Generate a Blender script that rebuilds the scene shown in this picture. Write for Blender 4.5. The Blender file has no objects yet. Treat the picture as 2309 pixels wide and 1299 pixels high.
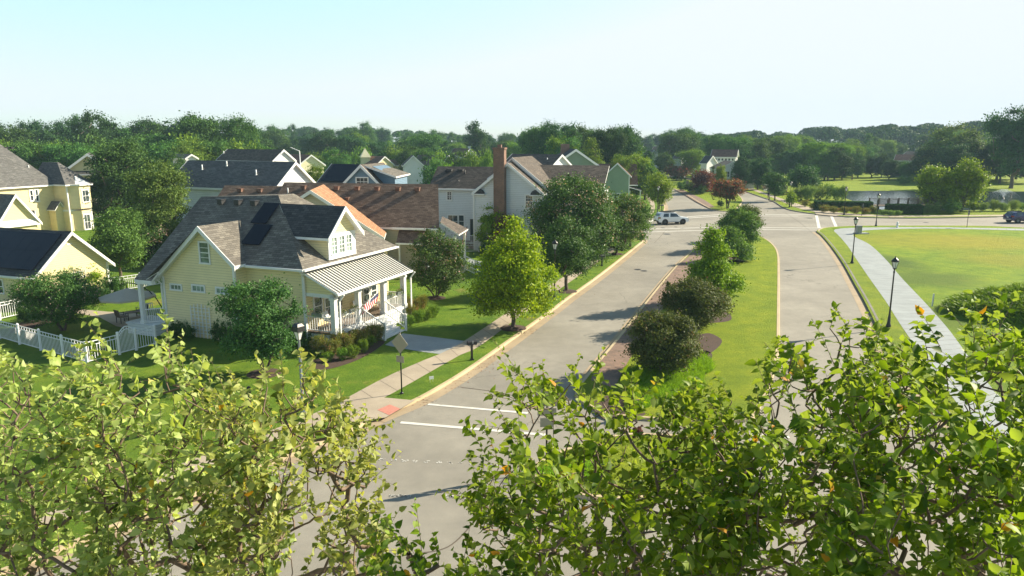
import bpy, math, random
import numpy as np
from mathutils import Vector, Matrix
S = bpy.context.scene
COL = S.collection
rad = math.radians

# ---------------------------------------------------------------- camera
CAM_H = 12.2
F_PX, CXP, CYP, HORIZON = 1640.0, 1154.5, 649.5, 315.0
PITCH = math.atan((CYP - HORIZON) / F_PX)
cd = bpy.data.cameras.new('camera'); cam = bpy.data.objects.new('camera', cd); COL.objects.link(cam)
cd.sensor_width = 36.0; cd.lens = F_PX / 2309 * 36.0
cd.clip_start = 0.1; cd.clip_end = 6000
cam.location = (0, 0, CAM_H); cam.rotation_euler = (math.pi / 2 - PITCH, 0, 0)
S.camera = cam
# ---------------------------------------------------------------- light
SUN_AZ, SUN_EL = 66.5, 28.5            # azimuth clockwise from +Y
w = bpy.data.worlds.new('World'); S.world = w; w.use_nodes = True
nt = w.node_tree; bg = nt.nodes['Background']
sky = nt.nodes.new('ShaderNodeTexSky'); sky.sky_type = 'NISHITA'; sky.sun_disc = False
sky.sun_elevation = rad(SUN_EL); sky.sun_rotation = rad(SUN_AZ)
sky.altitude = 10; sky.air_density = 1.0; sky.dust_density = 1.0; sky.ozone_density = 1.6
# a thin even summer veil: lifts the blue, caps the glare round the sun
def _vm(op, a, b):
    n = nt.nodes.new('ShaderNodeVectorMath'); n.operation = op
    for i, v in enumerate((a, b)):
        if isinstance(v, tuple): n.inputs[i].default_value = v
        else: nt.links.new(v, n.inputs[i])
    return n.outputs[0]
tcw = nt.nodes.new('ShaderNodeTexCoord'); sxw = nt.nodes.new('ShaderNodeSeparateXYZ'); nt.links.new(tcw.outputs['Generated'], sxw.inputs[0])
mr = nt.nodes.new('ShaderNodeMapRange'); nt.links.new(sxw.outputs[2], mr.inputs[0])      # the veil thins out overhead
mr.inputs[1].default_value = 0.19; mr.inputs[2].default_value = 0.42; mr.inputs[3].default_value = 1.0; mr.inputs[4].default_value = 0.0
cx = nt.nodes.new('ShaderNodeCombineXYZ'); [nt.links.new(mr.outputs[0], cx.inputs[i]) for i in range(3)]
vl = _vm('MULTIPLY', cx.outputs[0], (1.22, 1.50, 2.22)); cap = _vm('ADD', _vm('MULTIPLY', cx.outputs[0], (2.0, 1.65, 1.55)), (2.4, 3.1, 3.4))
veil = _vm('MINIMUM', _vm('ADD', _vm('MULTIPLY', sky.outputs[0], (0.80, 0.88, 0.78)), vl), cap)
nt.links.new(veil, bg.inputs[0]); bg.inputs[1].default_value = 0.087
sl = bpy.data.lights.new('sun', 'SUN'); so = bpy.data.objects.new('sun', sl); COL.objects.link(so)
sl.energy = 5.0; sl.angle = rad(0.5); sl.color = (1.0, 0.88, 0.68)
sd = Vector((math.sin(rad(SUN_AZ)) * math.cos(rad(SUN_EL)), math.cos(rad(SUN_AZ)) * math.cos(rad(SUN_EL)), math.sin(rad(SUN_EL))))
so.rotation_euler = sd.to_track_quat('Z', 'Y').to_euler(); so.location = (60, 30, 60)
S.view_settings.view_transform = 'Standard'; S.view_settings.look = 'None'
S.view_settings.exposure = 1.27; S.view_settings.gamma = 1.0
S.render.engine = 'CYCLES'
S.cycles.max_bounces = 6; S.cycles.diffuse_bounces = 3; S.cycles.glossy_bounces = 2
S.cycles.transmission_bounces = 4; S.cycles.volume_bounces = 0; S.cycles.transparent_max_bounces = 6
S.cycles.use_denoising = True
S.cycles.caustics_reflective = False; S.cycles.caustics_refractive = False

# ---------------------------------------------------------------- survey helpers: photograph measurements -> metres
cR = np.array([1., 0, 0]); cF = np.array([0, math.cos(PITCH), -math.sin(PITCH)]); cD = np.array([0, -math.sin(PITCH), -math.cos(PITCH)])
cC = np.array([0, 0, CAM_H])
def ray(px, py): return cF + (px - CXP) / F_PX * cR + (py - CYP) / F_PX * cD
def G(px, py, z=0.0):
    d = ray(px, py); return cC + (z - CAM_H) / d[2] * d
def W(px, py, Y):
    d = ray(px, py); return cC + Y / d[1] * d
class Fr:
    """a building's own frame: u runs along the street away from the camera, v away from the street"""
    def __init__(s, o, deg):
        s.o = np.array([o[0], o[1], 0.]); s.deg = deg; a = rad(deg)
        s.U = np.array([math.sin(a), math.cos(a), 0]); s.V = np.array([-math.cos(a), math.sin(a), 0])
    def w(s, u, v, z): return s.o + u * s.U + v * s.V + np.array([0, 0, z])
    def solve(s, px, py, u=None, v=None, z=None):
        d = ray(px, py); A = cC - s.o
        if u is not None: t = (u - A @ s.U) / (d @ s.U)
        elif v is not None: t = (v - A @ s.V) / (d @ s.V)
        else: t = (z - CAM_H) / d[2]
        q = A + t * d
        return float(q @ s.U), float(q @ s.V), float(q[2])

# ---------------------------------------------------------------- tagging
def tag(o, label=None, cat=None, group=None, kind=None):
    if label: o['label'] = label
    if cat: o['category'] = cat
    if group: o['group'] = group
    if kind: o['kind'] = kind
    return o
def thing(name, label, cat, loc=(0, 0, 0), rotz=0.0, group=None):
    o = bpy.data.objects.new(name, None); COL.objects.link(o); o.empty_display_size = 0.3
    o.location = tuple(float(c) for c in loc); o.rotation_euler = (0, 0, rotz)
    return tag(o, label, cat, group)
def copy_tree(root, loc, rotz=None, label=None, group=None, scale=None):
    r = root.copy(); COL.objects.link(r); r.location = tuple(float(c) for c in loc)
    if rotz is not None: r.rotation_euler = (0, 0, rotz)
    if scale is not None: r.scale = scale
    if label: r['label'] = label
    if group: r['group'] = group
    for ch in list(root.children):
        c = ch.copy(); COL.objects.link(c); c.parent = r
        for g in ch.children:
            d = g.copy(); COL.objects.link(d); d.parent = c
    return r

# ---------------------------------------------------------------- mesh helpers
def mesh_np(name, verts, tris, tint=None, smooth=False):
    me = bpy.data.meshes.new(name); n = len(verts); k = tris.shape[1]; m = len(tris)
    me.vertices.add(n); me.vertices.foreach_set('co', np.ascontiguousarray(verts, dtype=np.float32).ravel())
    me.loops.add(m * k); me.loops.foreach_set('vertex_index', np.ascontiguousarray(tris, dtype=np.int32).ravel())
    me.polygons.add(m); me.polygons.foreach_set('loop_start', np.arange(0, m * k, k, dtype=np.int32))
    if smooth: me.polygons.foreach_set('use_smooth', np.ones(m, dtype=bool))
    if tint is not None:
        a = me.attributes.new('tint', 'FLOAT', 'POINT'); a.data.foreach_set('value', np.ascontiguousarray(tint, dtype=np.float32))
    me.update(calc_edges=True); return me
def link(name, me, mats, parent=None):
    o = bpy.data.objects.new(name, me); COL.objects.link(o)
    for m in (mats if isinstance(mats, (list, tuple)) else [mats]):
        if len(me.materials) < (len(mats) if isinstance(mats, (list, tuple)) else 1): me.materials.append(m)
    if parent is not None: o.parent = parent
    return o
class MB:
    def __init__(s): s.v = []; s.f = []; s.mi = []; s.sm = []
    def poly(s, pts, mi=0, sm=False):
        n = len(s.v); s.v += [tuple(float(c) for c in p) for p in pts]
        s.f.append(tuple(range(n, n + len(pts)))); s.mi.append(mi); s.sm.append(sm)
    def add(s, verts, faces, mi=0, sm=False):
        n = len(s.v); s.v += [tuple(float(c) for c in p) for p in verts]
        for f in faces: s.f.append(tuple(n + i for i in f)); s.mi.append(mi); s.sm.append(sm)
    def box(s, x0, x1, y0, y1, z0, z1, mi=0):
        if x0 > x1: x0, x1 = x1, x0
        if y0 > y1: y0, y1 = y1, y0
        if z0 > z1: z0, z1 = z1, z0
        s.add([(x0,y0,z0),(x1,y0,z0),(x1,y1,z0),(x0,y1,z0),(x0,y0,z1),(x1,y0,z1),(x1,y1,z1),(x0,y1,z1)],
              [(0,3,2,1),(4,5,6,7),(0,1,5,4),(1,2,6,5),(2,3,7,6),(3,0,4,7)], mi)
    def abox(s, c, t, n, up, w, d, h, mi=0):
        """box centred at c with half axes along t (width w), n (depth d), up (height h)"""
        c = np.array(c, float); t = np.array(t, float) * w / 2; n = np.array(n, float) * d / 2; up = np.array(up, float) * h / 2
        V = [c + a * t + b * n + e * up for e in (-1, 1) for (a, b) in ((-1,-1),(1,-1),(1,1),(-1,1))]
        F = [(0,3,2,1),(4,5,6,7),(0,1,5,4),(1,2,6,5),(2,3,7,6),(3,0,4,7)]
        if np.dot(np.cross(t, n), up) < 0: F = [f[::-1] for f in F]
        s.add(V, F, mi)
    def bar(s, a, b, w, h, mi=0):
        """rectangular bar from a to b"""
        a = np.array(a, float); b = np.array(b, float); d = b - a; L = np.linalg.norm(d)
        if L < 1e-6: return
        d /= L; t = np.cross([0, 0, 1.], d)
        if np.linalg.norm(t) < 1e-3: t = np.array([1., 0, 0])
        t /= np.linalg.norm(t); up = np.cross(d, t)
        s.abox((a + b) / 2, d, t, up, L, w, h, mi)
    def tube(s, a, b, r0, r1=None, n=8, mi=0, caps=True):
        r1 = r0 if r1 is None else r1
        a = np.array(a, float); b = np.array(b, float); d = b - a; L = np.linalg.norm(d); d = d / max(L, 1e-9)
        x = np.cross(d, [0, 0, 1.]);
        if np.linalg.norm(x) < 1e-3: x = np.array([1., 0, 0])
        x /= np.linalg.norm(x); y = np.cross(d, x)
        V = []
        for p, r in ((a, r0), (b, r1)):
            for i in range(n):
                t = 2 * math.pi * i / n; V.append(p + r * (math.cos(t) * x + math.sin(t) * y))
        k = len(s.v); s.v += [tuple(map(float, q)) for q in V]
        for i in range(n):
            j = (i + 1) % n; s.f.append((k + i, k + j, k + n + j, k + n + i)); s.mi.append(mi); s.sm.append(True)
        if caps:
            s.f.append(tuple(k + i for i in reversed(range(n)))); s.mi.append(mi); s.sm.append(False)
            s.f.append(tuple(k + n + i for i in range(n))); s.mi.append(mi); s.sm.append(False)
    def lathe(s, c, prof, n=12, mi=0):
        c = np.array(c, float); k = len(s.v)
        for r, z in prof:
            for i in range(n):
                t = 2 * math.pi * i / n; s.v.append((float(c[0] + r * math.cos(t)), float(c[1] + r * math.sin(t)), float(c[2] + z)))
        for j in range(len(prof) - 1):
            for i in range(n):
                q = (i + 1) % n; s.f.append((k + j*n + i, k + j*n + q, k + (j+1)*n + q, k + (j+1)*n + i)); s.mi.append(mi); s.sm.append(n > 6)
    def prism(s, pts, off, mi=0):
        pts = [np.array(p, float) for p in pts]; off = np.array(off, float); n = len(pts)
        V = pts + [p + off for p in pts]
        s.add(V, [tuple(reversed(range(n))), tuple(range(n, 2 * n))] + [(i, (i+1) % n, n + (i+1) % n, n + i) for i in range(n)], mi)
    def slab(s, poly, th=0.16, top=0, side=1, skip=()):
        """roof plane: outline of the top surface, thickness downward"""
        n = len(poly); P = [tuple(map(float, p)) for p in poly]; B = [(p[0], p[1], p[2] - th) for p in P]
        nz = 0
        for i in range(n): nz += P[i][0] * P[(i+1) % n][1] - P[(i+1) % n][0] * P[i][1]
        if nz < 0: P = P[::-1]; B = B[::-1]
        s.poly(P, top); s.poly(B[::-1], side)
        for i in range(n):
            if i in skip: continue
            j = (i + 1) % n; s.poly([B[i], B[j], P[j], P[i]], side)
    def build(s, name, mats, parent=None, bevel=0):
        me = bpy.data.meshes.new(name); me.from_pydata(s.v, [], s.f)
        me.polygons.foreach_set('material_index', s.mi); me.polygons.foreach_set('use_smooth', s.sm)
        uv = me.uv_layers.new(name='UVMap'); co = np.array(s.v, dtype=float); me.update()
        out = np.zeros((len(me.loops), 2)); k = 0
        for f, p in zip(s.f, me.polygons):
            nrm = np.array(p.normal); t = np.array([-nrm[1], nrm[0], 0.]); L = np.linalg.norm(t)
            t = t / L if L > 0.02 else np.array([1., 0, 0]); b = np.cross(nrm, t)
            q = co[list(f)]; m = len(f); out[k:k+m, 0] = q @ t; out[k:k+m, 1] = q @ b; k += m
        uv.data.foreach_set('uv', out.ravel())
        o = bpy.data.objects.new(name, me); COL.objects.link(o)
        for m in (mats if isinstance(mats, (list, tuple)) else [mats]): me.materials.append(m)
        if parent is not None: o.parent = parent
        if bevel:
            b = o.modifiers.new('bevel', 'BEVEL'); b.width = bevel; b.segments = 2; b.limit_method = 'ANGLE'
        return o
# ---------------------------------------------------------------- materials
def new_mat(name):
    m = bpy.data.materials.new(name); m.use_nodes = True
    return m, m.node_tree, m.node_tree.nodes['Principled BSDF']
def ramp(nt, src, stops):
    r = nt.nodes.new('ShaderNodeValToRGB'); nt.links.new(src, r.inputs[0]); e = r.color_ramp.elements
    while len(e) < len(stops): e.new(0.5)
    for i, (p, c) in enumerate(stops): e[i].position = p; e[i].color = (*c, 1) if len(c) == 3 else c
    return r.outputs[0]
def noise(nt, vec, scale, detail=4, rough=0.6):
    n = nt.nodes.new('ShaderNodeTexNoise'); n.inputs['Scale'].default_value = scale
    n.inputs['Detail'].default_value = detail; n.inputs['Roughness'].default_value = rough
    if vec is not None: nt.links.new(vec, n.inputs['Vector'])
    return n.outputs['Fac']
def mix(nt, fac, a, b, mode='MIX'):
    m = nt.nodes.new('ShaderNodeMix'); m.data_type = 'RGBA'; m.blend_type = mode
    for sock, val in ((m.inputs[0], fac), (m.inputs[6], a), (m.inputs[7], b)):
        if isinstance(val, (int, float)): sock.default_value = val
        elif isinstance(val, tuple): sock.default_value = (*val, 1) if len(val) == 3 else val
        else: nt.links.new(val, sock)
    return m.outputs[2]
def mathn(nt, op, a, b=None):
    m = nt.nodes.new('ShaderNodeMath'); m.operation = op
    for i, v in enumerate((a, b)):
        if v is None: continue
        if isinstance(v, (int, float)): m.inputs[i].default_value = v
        else: nt.links.new(v, m.inputs[i])
    return m.outputs[0]
def bump(nt, h, strength, dist, bs):
    b = nt.nodes.new('ShaderNodeBump'); b.inputs['Strength'].default_value = strength; b.inputs['Distance'].default_value = dist
    nt.links.new(h, b.inputs['Height']); nt.links.new(b.outputs[0], bs.inputs['Normal'])
def geo(nt): return nt.nodes.new('ShaderNodeNewGeometry').outputs['Position']
def uvn(nt): return nt.nodes.new('ShaderNodeTexCoord').outputs['UV']
def m_plain(name, col, rough=0.6, var=0.12, scale=3.0, metal=0.0, spec=0.5):
    m, nt, bs = new_mat(name)
    f = noise(nt, geo(nt), scale, 5)
    c = ramp(nt, f, [(0.25, tuple(x * (1 - var) for x in col)), (0.75, tuple(min(1, x * (1 + var)) for x in col))])
    nt.links.new(c, bs.inputs['Base Color']); bs.inputs['Roughness'].default_value = rough
    bs.inputs['Metallic'].default_value = metal; bs.inputs['Specular IOR Level'].default_value = spec
    return m
def m_siding(name, col, pitch=0.16):
    m, nt, bs = new_mat(name); uv = uvn(nt)
    sx = nt.nodes.new('ShaderNodeSeparateXYZ'); nt.links.new(uv, sx.inputs[0])
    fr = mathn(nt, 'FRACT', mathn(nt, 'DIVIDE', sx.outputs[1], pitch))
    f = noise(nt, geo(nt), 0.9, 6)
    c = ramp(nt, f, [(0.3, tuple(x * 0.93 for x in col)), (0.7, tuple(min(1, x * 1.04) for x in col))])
    row = ramp(nt, fr, [(0.0, (0.50, 0.50, 0.50)), (0.16, (1, 1, 1))])      # shade under each lap, painted into the board colour
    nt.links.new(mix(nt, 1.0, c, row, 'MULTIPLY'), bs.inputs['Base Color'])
    bs.inputs['Roughness'].default_value = 0.62
    bump(nt, mathn(nt, 'SUBTRACT', 1.0, fr), 0.9, 0.02, bs)
    return m
def m_shingle(name, c1, c2, c3, w=0.40, h=0.165):
    c1 = tuple(x * .82 for x in c1); c2 = tuple(x * 1.22 for x in c2)
    m, nt, bs = new_mat(name); uv = uvn(nt)
    b = nt.nodes.new('ShaderNodeTexBrick'); nt.links.new(uv, b.inputs['Vector']); b.inputs['Scale'].default_value = 1.0
    b.inputs['Brick Width'].default_value = w; b.inputs['Row Height'].default_value = h
    b.inputs['Mortar Size'].default_value = 0.012; b.inputs['Mortar Smooth'].default_value = 0.4
    b.inputs['Color1'].default_value = (*c1, 1); b.inputs['Color2'].default_value = (*c2, 1); b.inputs['Mortar'].default_value = (*[x * 0.35 for x in c1], 1)
    f = noise(nt, geo(nt), 1.2, 6); f2 = noise(nt, geo(nt), 24.0, 3)
    c = mix(nt, ramp(nt, f, [(0.38, (0, 0, 0)), (0.62, (1, 1, 1))]), b.outputs['Color'], c3)
    c = mix(nt, 0.55, b.outputs['Color'], c)
    c = mix(nt, 0.5, c, ramp(nt, f2, [(0.3, (0.6, 0.6, 0.6)), (0.7, (1.3, 1.3, 1.3))]), 'MULTIPLY')
    c = mix(nt, .7, c, ramp(nt, noise(nt, geo(nt), .45, 5, .7), [(.3, (.86, .86, .88)), (.7, (1.12, 1.11, 1.09))]), 'MULTIPLY')
    sx = nt.nodes.new('ShaderNodeSeparateXYZ'); nt.links.new(uv, sx.inputs[0])
    fr = mathn(nt, 'FRACT', mathn(nt, 'DIVIDE', sx.outputs[1], h))
    nt.links.new(c, bs.inputs['Base Color']); bs.inputs['Roughness'].default_value = 0.9; bs.inputs['Specular IOR Level'].default_value = 0.2
    bump(nt, mathn(nt, 'ADD', mathn(nt, 'MULTIPLY', mathn(nt, 'SUBTRACT', 1.0, fr), 1.0), mathn(nt, 'MULTIPLY', b.outputs['Fac'], -0.7)), 0.5, 0.012, bs)
    return m
def m_brick(name, c1, c2, mortar, w=0.22, h=0.075, herring=False):
    m, nt, bs = new_mat(name); uv = uvn(nt)
    b = nt.nodes.new('ShaderNodeTexBrick'); nt.links.new(uv, b.inputs['Vector']); b.inputs['Scale'].default_value = 1.0
    b.inputs['Brick Width'].default_value = w; b.inputs['Row Height'].default_value = h; b.inputs['Mortar Size'].default_value = 0.009
    b.inputs['Color1'].default_value = (*c1, 1); b.inputs['Color2'].default_value = (*c2, 1); b.inputs['Mortar'].default_value = (*mortar, 1)
    f = noise(nt, geo(nt), 0.7, 6)
    c = mix(nt, 0.6, b.outputs['Color'], ramp(nt, f, [(0.3, (0.6, 0.6, 0.6)), (0.7, (1.25, 1.2, 1.15))]), 'MULTIPLY')
    nt.links.new(c, bs.inputs['Base Color']); bs.inputs['Roughness'].default_value = 0.85
    bump(nt, mathn(nt, 'MULTIPLY', b.outputs['Fac'], -1.0), 0.6, 0.01, bs)
    return m
def m_asphalt(name, base):
    m, nt, bs = new_mat(name); p = geo(nt)
    big = noise(nt, p, 0.12, 6, 0.65); mid = noise(nt, p, 1.1, 5, 0.7); fine = noise(nt, p, 38.0, 3, 0.8)
    c = ramp(nt, big, [(0.30, tuple(x * 0.74 for x in base)), (0.70, tuple(x * 1.16 for x in base))])
    c = mix(nt, 0.75, c, ramp(nt, mid, [(0.3, (0.84, 0.84, 0.84)), (0.7, (1.10, 1.09, 1.07))]), 'MULTIPLY')
    c = mix(nt, 0.8, c, ramp(nt, fine, [(0.3, (0.66, 0.66, 0.66)), (0.7, (1.3, 1.3, 1.3))]), 'MULTIPLY')
    # thin cracks
    v = nt.nodes.new('ShaderNodeTexVoronoi'); v.feature = 'DISTANCE_TO_EDGE'; v.inputs['Scale'].default_value = 0.16
    dn = nt.nodes.new('ShaderNodeTexNoise'); dn.inputs['Scale'].default_value = 0.9; dn.inputs['Detail'].default_value = 8; nt.links.new(p, dn.inputs['Vector'])
    vm = nt.nodes.new('ShaderNodeVectorMath'); vm.operation = 'MULTIPLY_ADD'; nt.links.new(dn.outputs['Color'], vm.inputs[0]); vm.inputs[1].default_value = (1.6, 1.6, 1.6); nt.links.new(p, vm.inputs[2])
    nt.links.new(vm.outputs[0], v.inputs['Vector'])
    cr = ramp(nt, v.outputs['Distance'], [(0.0, (1, 1, 1)), (0.0045, (0, 0, 0))])
    gate = ramp(nt, noise(nt, p, 0.05, 2), [(0.50, (0, 0, 0)), (0.6, (1, 1, 1))])
    crk = mix(nt, 1.0, cr, gate, 'MULTIPLY')
    c = mix(nt, crk, c, tuple(x * 0.42 for x in base))
    nt.links.new(c, bs.inputs['Base Color']); bs.inputs['Roughness'].default_value = 0.82; bs.inputs['Specular IOR Level'].default_value = 0.35
    bump(nt, fine, 0.35, 0.01, bs)
    return m
def m_grass(name, c1, c2, c3, patch=0.25, dry=None, drymin=0.62):
    m, nt, bs = new_mat(name); p = geo(nt)
    big = noise(nt, p, 0.09, 5); mid = noise(nt, p, patch * 2.2, 6, 0.7); fine = noise(nt, p, 9.0, 6, 0.85)
    vn = nt.nodes.new('ShaderNodeMapping'); vn.inputs['Scale'].default_value = (14, 14, 4); nt.links.new(p, vn.inputs['Vector'])
    blade = noise(nt, vn.outputs[0], 3.0, 3, 0.9)
    c = ramp(nt, mid, [(0.30, c1), (0.50, c2), (0.72, c3)])
    c = mix(nt, 0.6, c, ramp(nt, big, [(0.35, (0.78, 0.85, 0.8)), (0.65, (1.18, 1.1, 1.0))]), 'MULTIPLY')
    if dry:
        c = mix(nt, ramp(nt, noise(nt, p, 0.16, 6, 0.7), [(drymin, (0, 0, 0)), (drymin + 0.13, (0.9, 0.9, 0.9))]), c, dry)
    c = mix(nt, 0.9, c, ramp(nt, fine, [(0.3, (0.55, 0.6, 0.55)), (0.7, (1.45, 1.38, 1.3))]), 'MULTIPLY')
    c = mix(nt, 0.8, c, ramp(nt, blade, [(0.3, (0.62, 0.65, 0.6)), (0.7, (1.35, 1.3, 1.3))]), 'MULTIPLY')
    nt.links.new(c, bs.inputs['Base Color']); bs.inputs['Roughness'].default_value = 0.8; bs.inputs['Specular IOR Level'].default_value = 0.15
    bump(nt, mathn(nt, 'ADD', fine, blade), 1.0, 0.06, bs)
    return m
def m_concrete(name, base, joint=None):
    m, nt, bs = new_mat(name); p = geo(nt)
    c = ramp(nt, noise(nt, p, 0.5, 7, 0.7), [(0.3, tuple(x * 0.82 for x in base)), (0.7, tuple(x * 1.12 for x in base))])
    c = mix(nt, 0.6, c, ramp(nt, noise(nt, p, 14.0, 4, 0.8), [(0.3, (0.82, 0.82, 0.82)), (0.7, (1.15, 1.15, 1.15))]), 'MULTIPLY')
    nt.links.new(c, bs.inputs['Base Color']); bs.inputs['Roughness'].default_value = 0.85
    bump(nt, noise(nt, p, 30.0, 3), 0.2, 0.01, bs)
    return m
def m_leaf(name, dark, lit, young=None, trans=0.35, rough=0.45, objvar=0.12, spec=0.35, under=None):
    """leaf: colour runs with the tint attribute (own to each leaf), light passes through it"""
    m, nt, bs = new_mat(name); out = nt.nodes['Material Output']
    a = nt.nodes.new('ShaderNodeAttribute'); a.attribute_name = 'tint'
    st = [(0.0, dark), (0.8, lit)]
    if young: st.append((0.94, lit)); st.append((1.0, young))
    if not under: st[1] = (st[1][0], tuple(x * 1.22 for x in lit)); st[0] = (0.0, tuple(x * 1.1 for x in dark))
    c = ramp(nt, a.outputs['Fac'], st)
    if under:     # paler underside of the blade
        gm = nt.nodes.new('ShaderNodeNewGeometry'); c = mix(nt, mathn(nt, 'MULTIPLY', gm.outputs['Backfacing'], .55), c, under)
    oi = nt.nodes.new('ShaderNodeObjectInfo')
    hs = nt.nodes.new('ShaderNodeHueSaturation'); nt.links.new(c, hs.inputs['Color'])
    nt.links.new(mathn(nt, 'ADD', mathn(nt, 'MULTIPLY', oi.outputs['Random'], 0.03), 0.487), hs.inputs['Hue'])
    nt.links.new(mathn(nt, 'ADD', mathn(nt, 'MULTIPLY', oi.outputs['Random'], 2 * objvar), 1 - objvar), hs.inputs['Value'])
    nt.links.new(hs.outputs[0], bs.inputs['Base Color']); bs.inputs['Roughness'].default_value = rough; bs.inputs['Specular IOR Level'].default_value = spec
    tr = nt.nodes.new('ShaderNodeBsdfTranslucent')
    nt.links.new(mix(nt, 1.0, hs.outputs[0], (1.25, 1.2, 0.45), 'MULTIPLY'), tr.inputs['Color'])
    ms = nt.nodes.new('ShaderNodeMixShader'); ms.inputs[0].default_value = trans
    nt.links.new(bs.outputs[0], ms.inputs[1]); nt.links.new(tr.outputs[0], ms.inputs[2]); nt.links.new(ms.outputs[0], out.inputs['Surface'])
    return m
def m_glass(name, col=(0.035, 0.05, 0.055), rough=0.06):
    m, nt, bs = new_mat(name)
    c = ramp(nt, noise(nt, geo(nt), 1.3, 2), [(0.3, tuple(x * 0.5 for x in col)), (0.7, tuple(x * 1.8 for x in col))])
    nt.links.new(c, bs.inputs['Base Color']); bs.inputs['Roughness'].default_value = rough; bs.inputs['Specular IOR Level'].default_value = 0.9
    return m

M = {}
M['white'] = m_plain('white_paint', (0.74, 0.75, 0.74), 0.45, 0.04)
M['vinyl'] = m_plain('white_vinyl', (0.78, 0.79, 0.80), 0.4, 0.03)
M['black'] = m_plain('black_metal', (0.012, 0.013, 0.014), 0.4, 0.2)
M['grey_metal'] = m_plain('grey_metal', (0.25, 0.28, 0.30), 0.4, 0.1, metal=0.6)
M['glass'] = m_glass('window_glass')
M['curtain_glass'] = m_glass('window_glass_curtained', (0.16, 0.22, 0.20), 0.12)
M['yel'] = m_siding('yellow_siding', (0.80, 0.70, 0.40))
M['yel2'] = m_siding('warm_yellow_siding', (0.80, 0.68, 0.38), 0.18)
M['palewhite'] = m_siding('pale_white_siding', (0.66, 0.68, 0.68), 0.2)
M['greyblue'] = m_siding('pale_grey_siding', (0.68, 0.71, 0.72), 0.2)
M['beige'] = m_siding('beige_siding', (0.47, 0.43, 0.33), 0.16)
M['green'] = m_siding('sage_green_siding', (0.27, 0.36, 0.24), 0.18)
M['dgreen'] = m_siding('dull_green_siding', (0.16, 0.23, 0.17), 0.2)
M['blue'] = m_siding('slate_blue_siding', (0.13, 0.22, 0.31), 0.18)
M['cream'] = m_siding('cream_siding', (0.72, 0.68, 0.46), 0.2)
M['roofgrey'] = m_shingle('weathered_grey_shingle', (0.155, 0.142, 0.122), (0.21, 0.195, 0.165), (0.115, 0.107, 0.096))
M['roofdark'] = m_shingle('charcoal_shingle', (0.065, 0.066, 0.068), (0.09, 0.09, 0.09), (0.052, 0.053, 0.057))
M['roofslate'] = m_shingle('slate_grey_shingle', (0.115, 0.115, 0.11), (0.15, 0.15, 0.145), (0.095, 0.095, 0.095))
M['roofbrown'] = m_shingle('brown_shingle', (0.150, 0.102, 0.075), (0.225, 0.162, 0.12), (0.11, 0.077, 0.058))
M['roofbrown_sunlit'] = m_shingle('sunlit_brown_shingle', (0.34, 0.18, 0.10), (0.41, 0.23, 0.135), (0.29, 0.155, 0.09))  # brown shingle with direct sun painted into the colour
M['roofmid'] = m_shingle('grey_brown_shingle', (0.10, 0.085, 0.072), (0.145, 0.122, 0.102), (0.08, 0.07, 0.062))
M['roofrust'] = m_shingle('rust_brown_shingle', (0.17, 0.095, 0.07), (0.23, 0.135, 0.10), (0.13, 0.085, 0.07))
M['brick'] = m_brick('red_brown_brick', (0.24, 0.12, 0.08), (0.16, 0.085, 0.06), (0.26, 0.22, 0.18))
M['paver'] = m_brick('red_paver', (0.25, 0.160, 0.115), (0.17, 0.115, 0.088), (0.13, 0.11, 0.09), 0.36, 0.24)
M['metalroof'] = m_plain('pale_metal_roof', (0.66, 0.655, 0.60), 0.38, 0.05, metal=0.0)
M['metalrib'] = m_plain('standing_seam', (0.08, 0.08, 0.075), 0.4, 0.05)  # near-black: the shade side of the ribs is put into the colour
M['solar'] = m_plain('solar_cell', (0.004, 0.006, 0.014), 0.22, 0.2, spec=0.25)
M['asphalt'] = m_asphalt('asphalt', (0.275, 0.258, 0.218))
M['asphalt2'] = m_asphalt('grey_asphalt', (0.2, 0.19, 0.17))
M['kerb'] = m_concrete('kerb_concrete', (0.47, 0.38, 0.23))
M['gutter'] = m_concrete('gutter_concrete', (0.36, 0.28, 0.18))
M['walk'] = m_concrete('sidewalk_concrete', (0.38, 0.32, 0.24))
M['newwalk'] = m_concrete('new_concrete', (0.29, 0.325, 0.335))
M['joint'] = m_plain('joint', (0.10, 0.08, 0.06), 0.9)
M['paint'] = m_concrete('road_paint', (0.62, 0.61, 0.56))
M['tactile'] = m_plain('tactile_red', (0.50, 0.20, 0.15), 0.8, 0.2, 9)
M['lawn'] = m_grass('lawn', (0.070, 0.150, 0.012), (0.112, 0.205, 0.016), (0.175, 0.255, 0.024), dry=(0.27, 0.22, 0.07), drymin=0.60)
M['median'] = m_grass('median_lawn', (0.125, 0.20, 0.008), (0.18, 0.255, 0.009), (0.25, 0.30, 0.012), dry=(0.34, 0.33, 0.10), drymin=0.66)
M['field'] = m_grass('field_grass', (0.11, 0.165, 0.008), (0.185, 0.235, 0.008), (0.29, 0.28, 0.012), dry=(0.42, 0.23, 0.03), drymin=0.54)
M['farground'] = m_grass('far_ground', (0.06, 0.11, 0.02), (0.08, 0.14, 0.02), (0.12, 0.17, 0.03))
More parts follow.
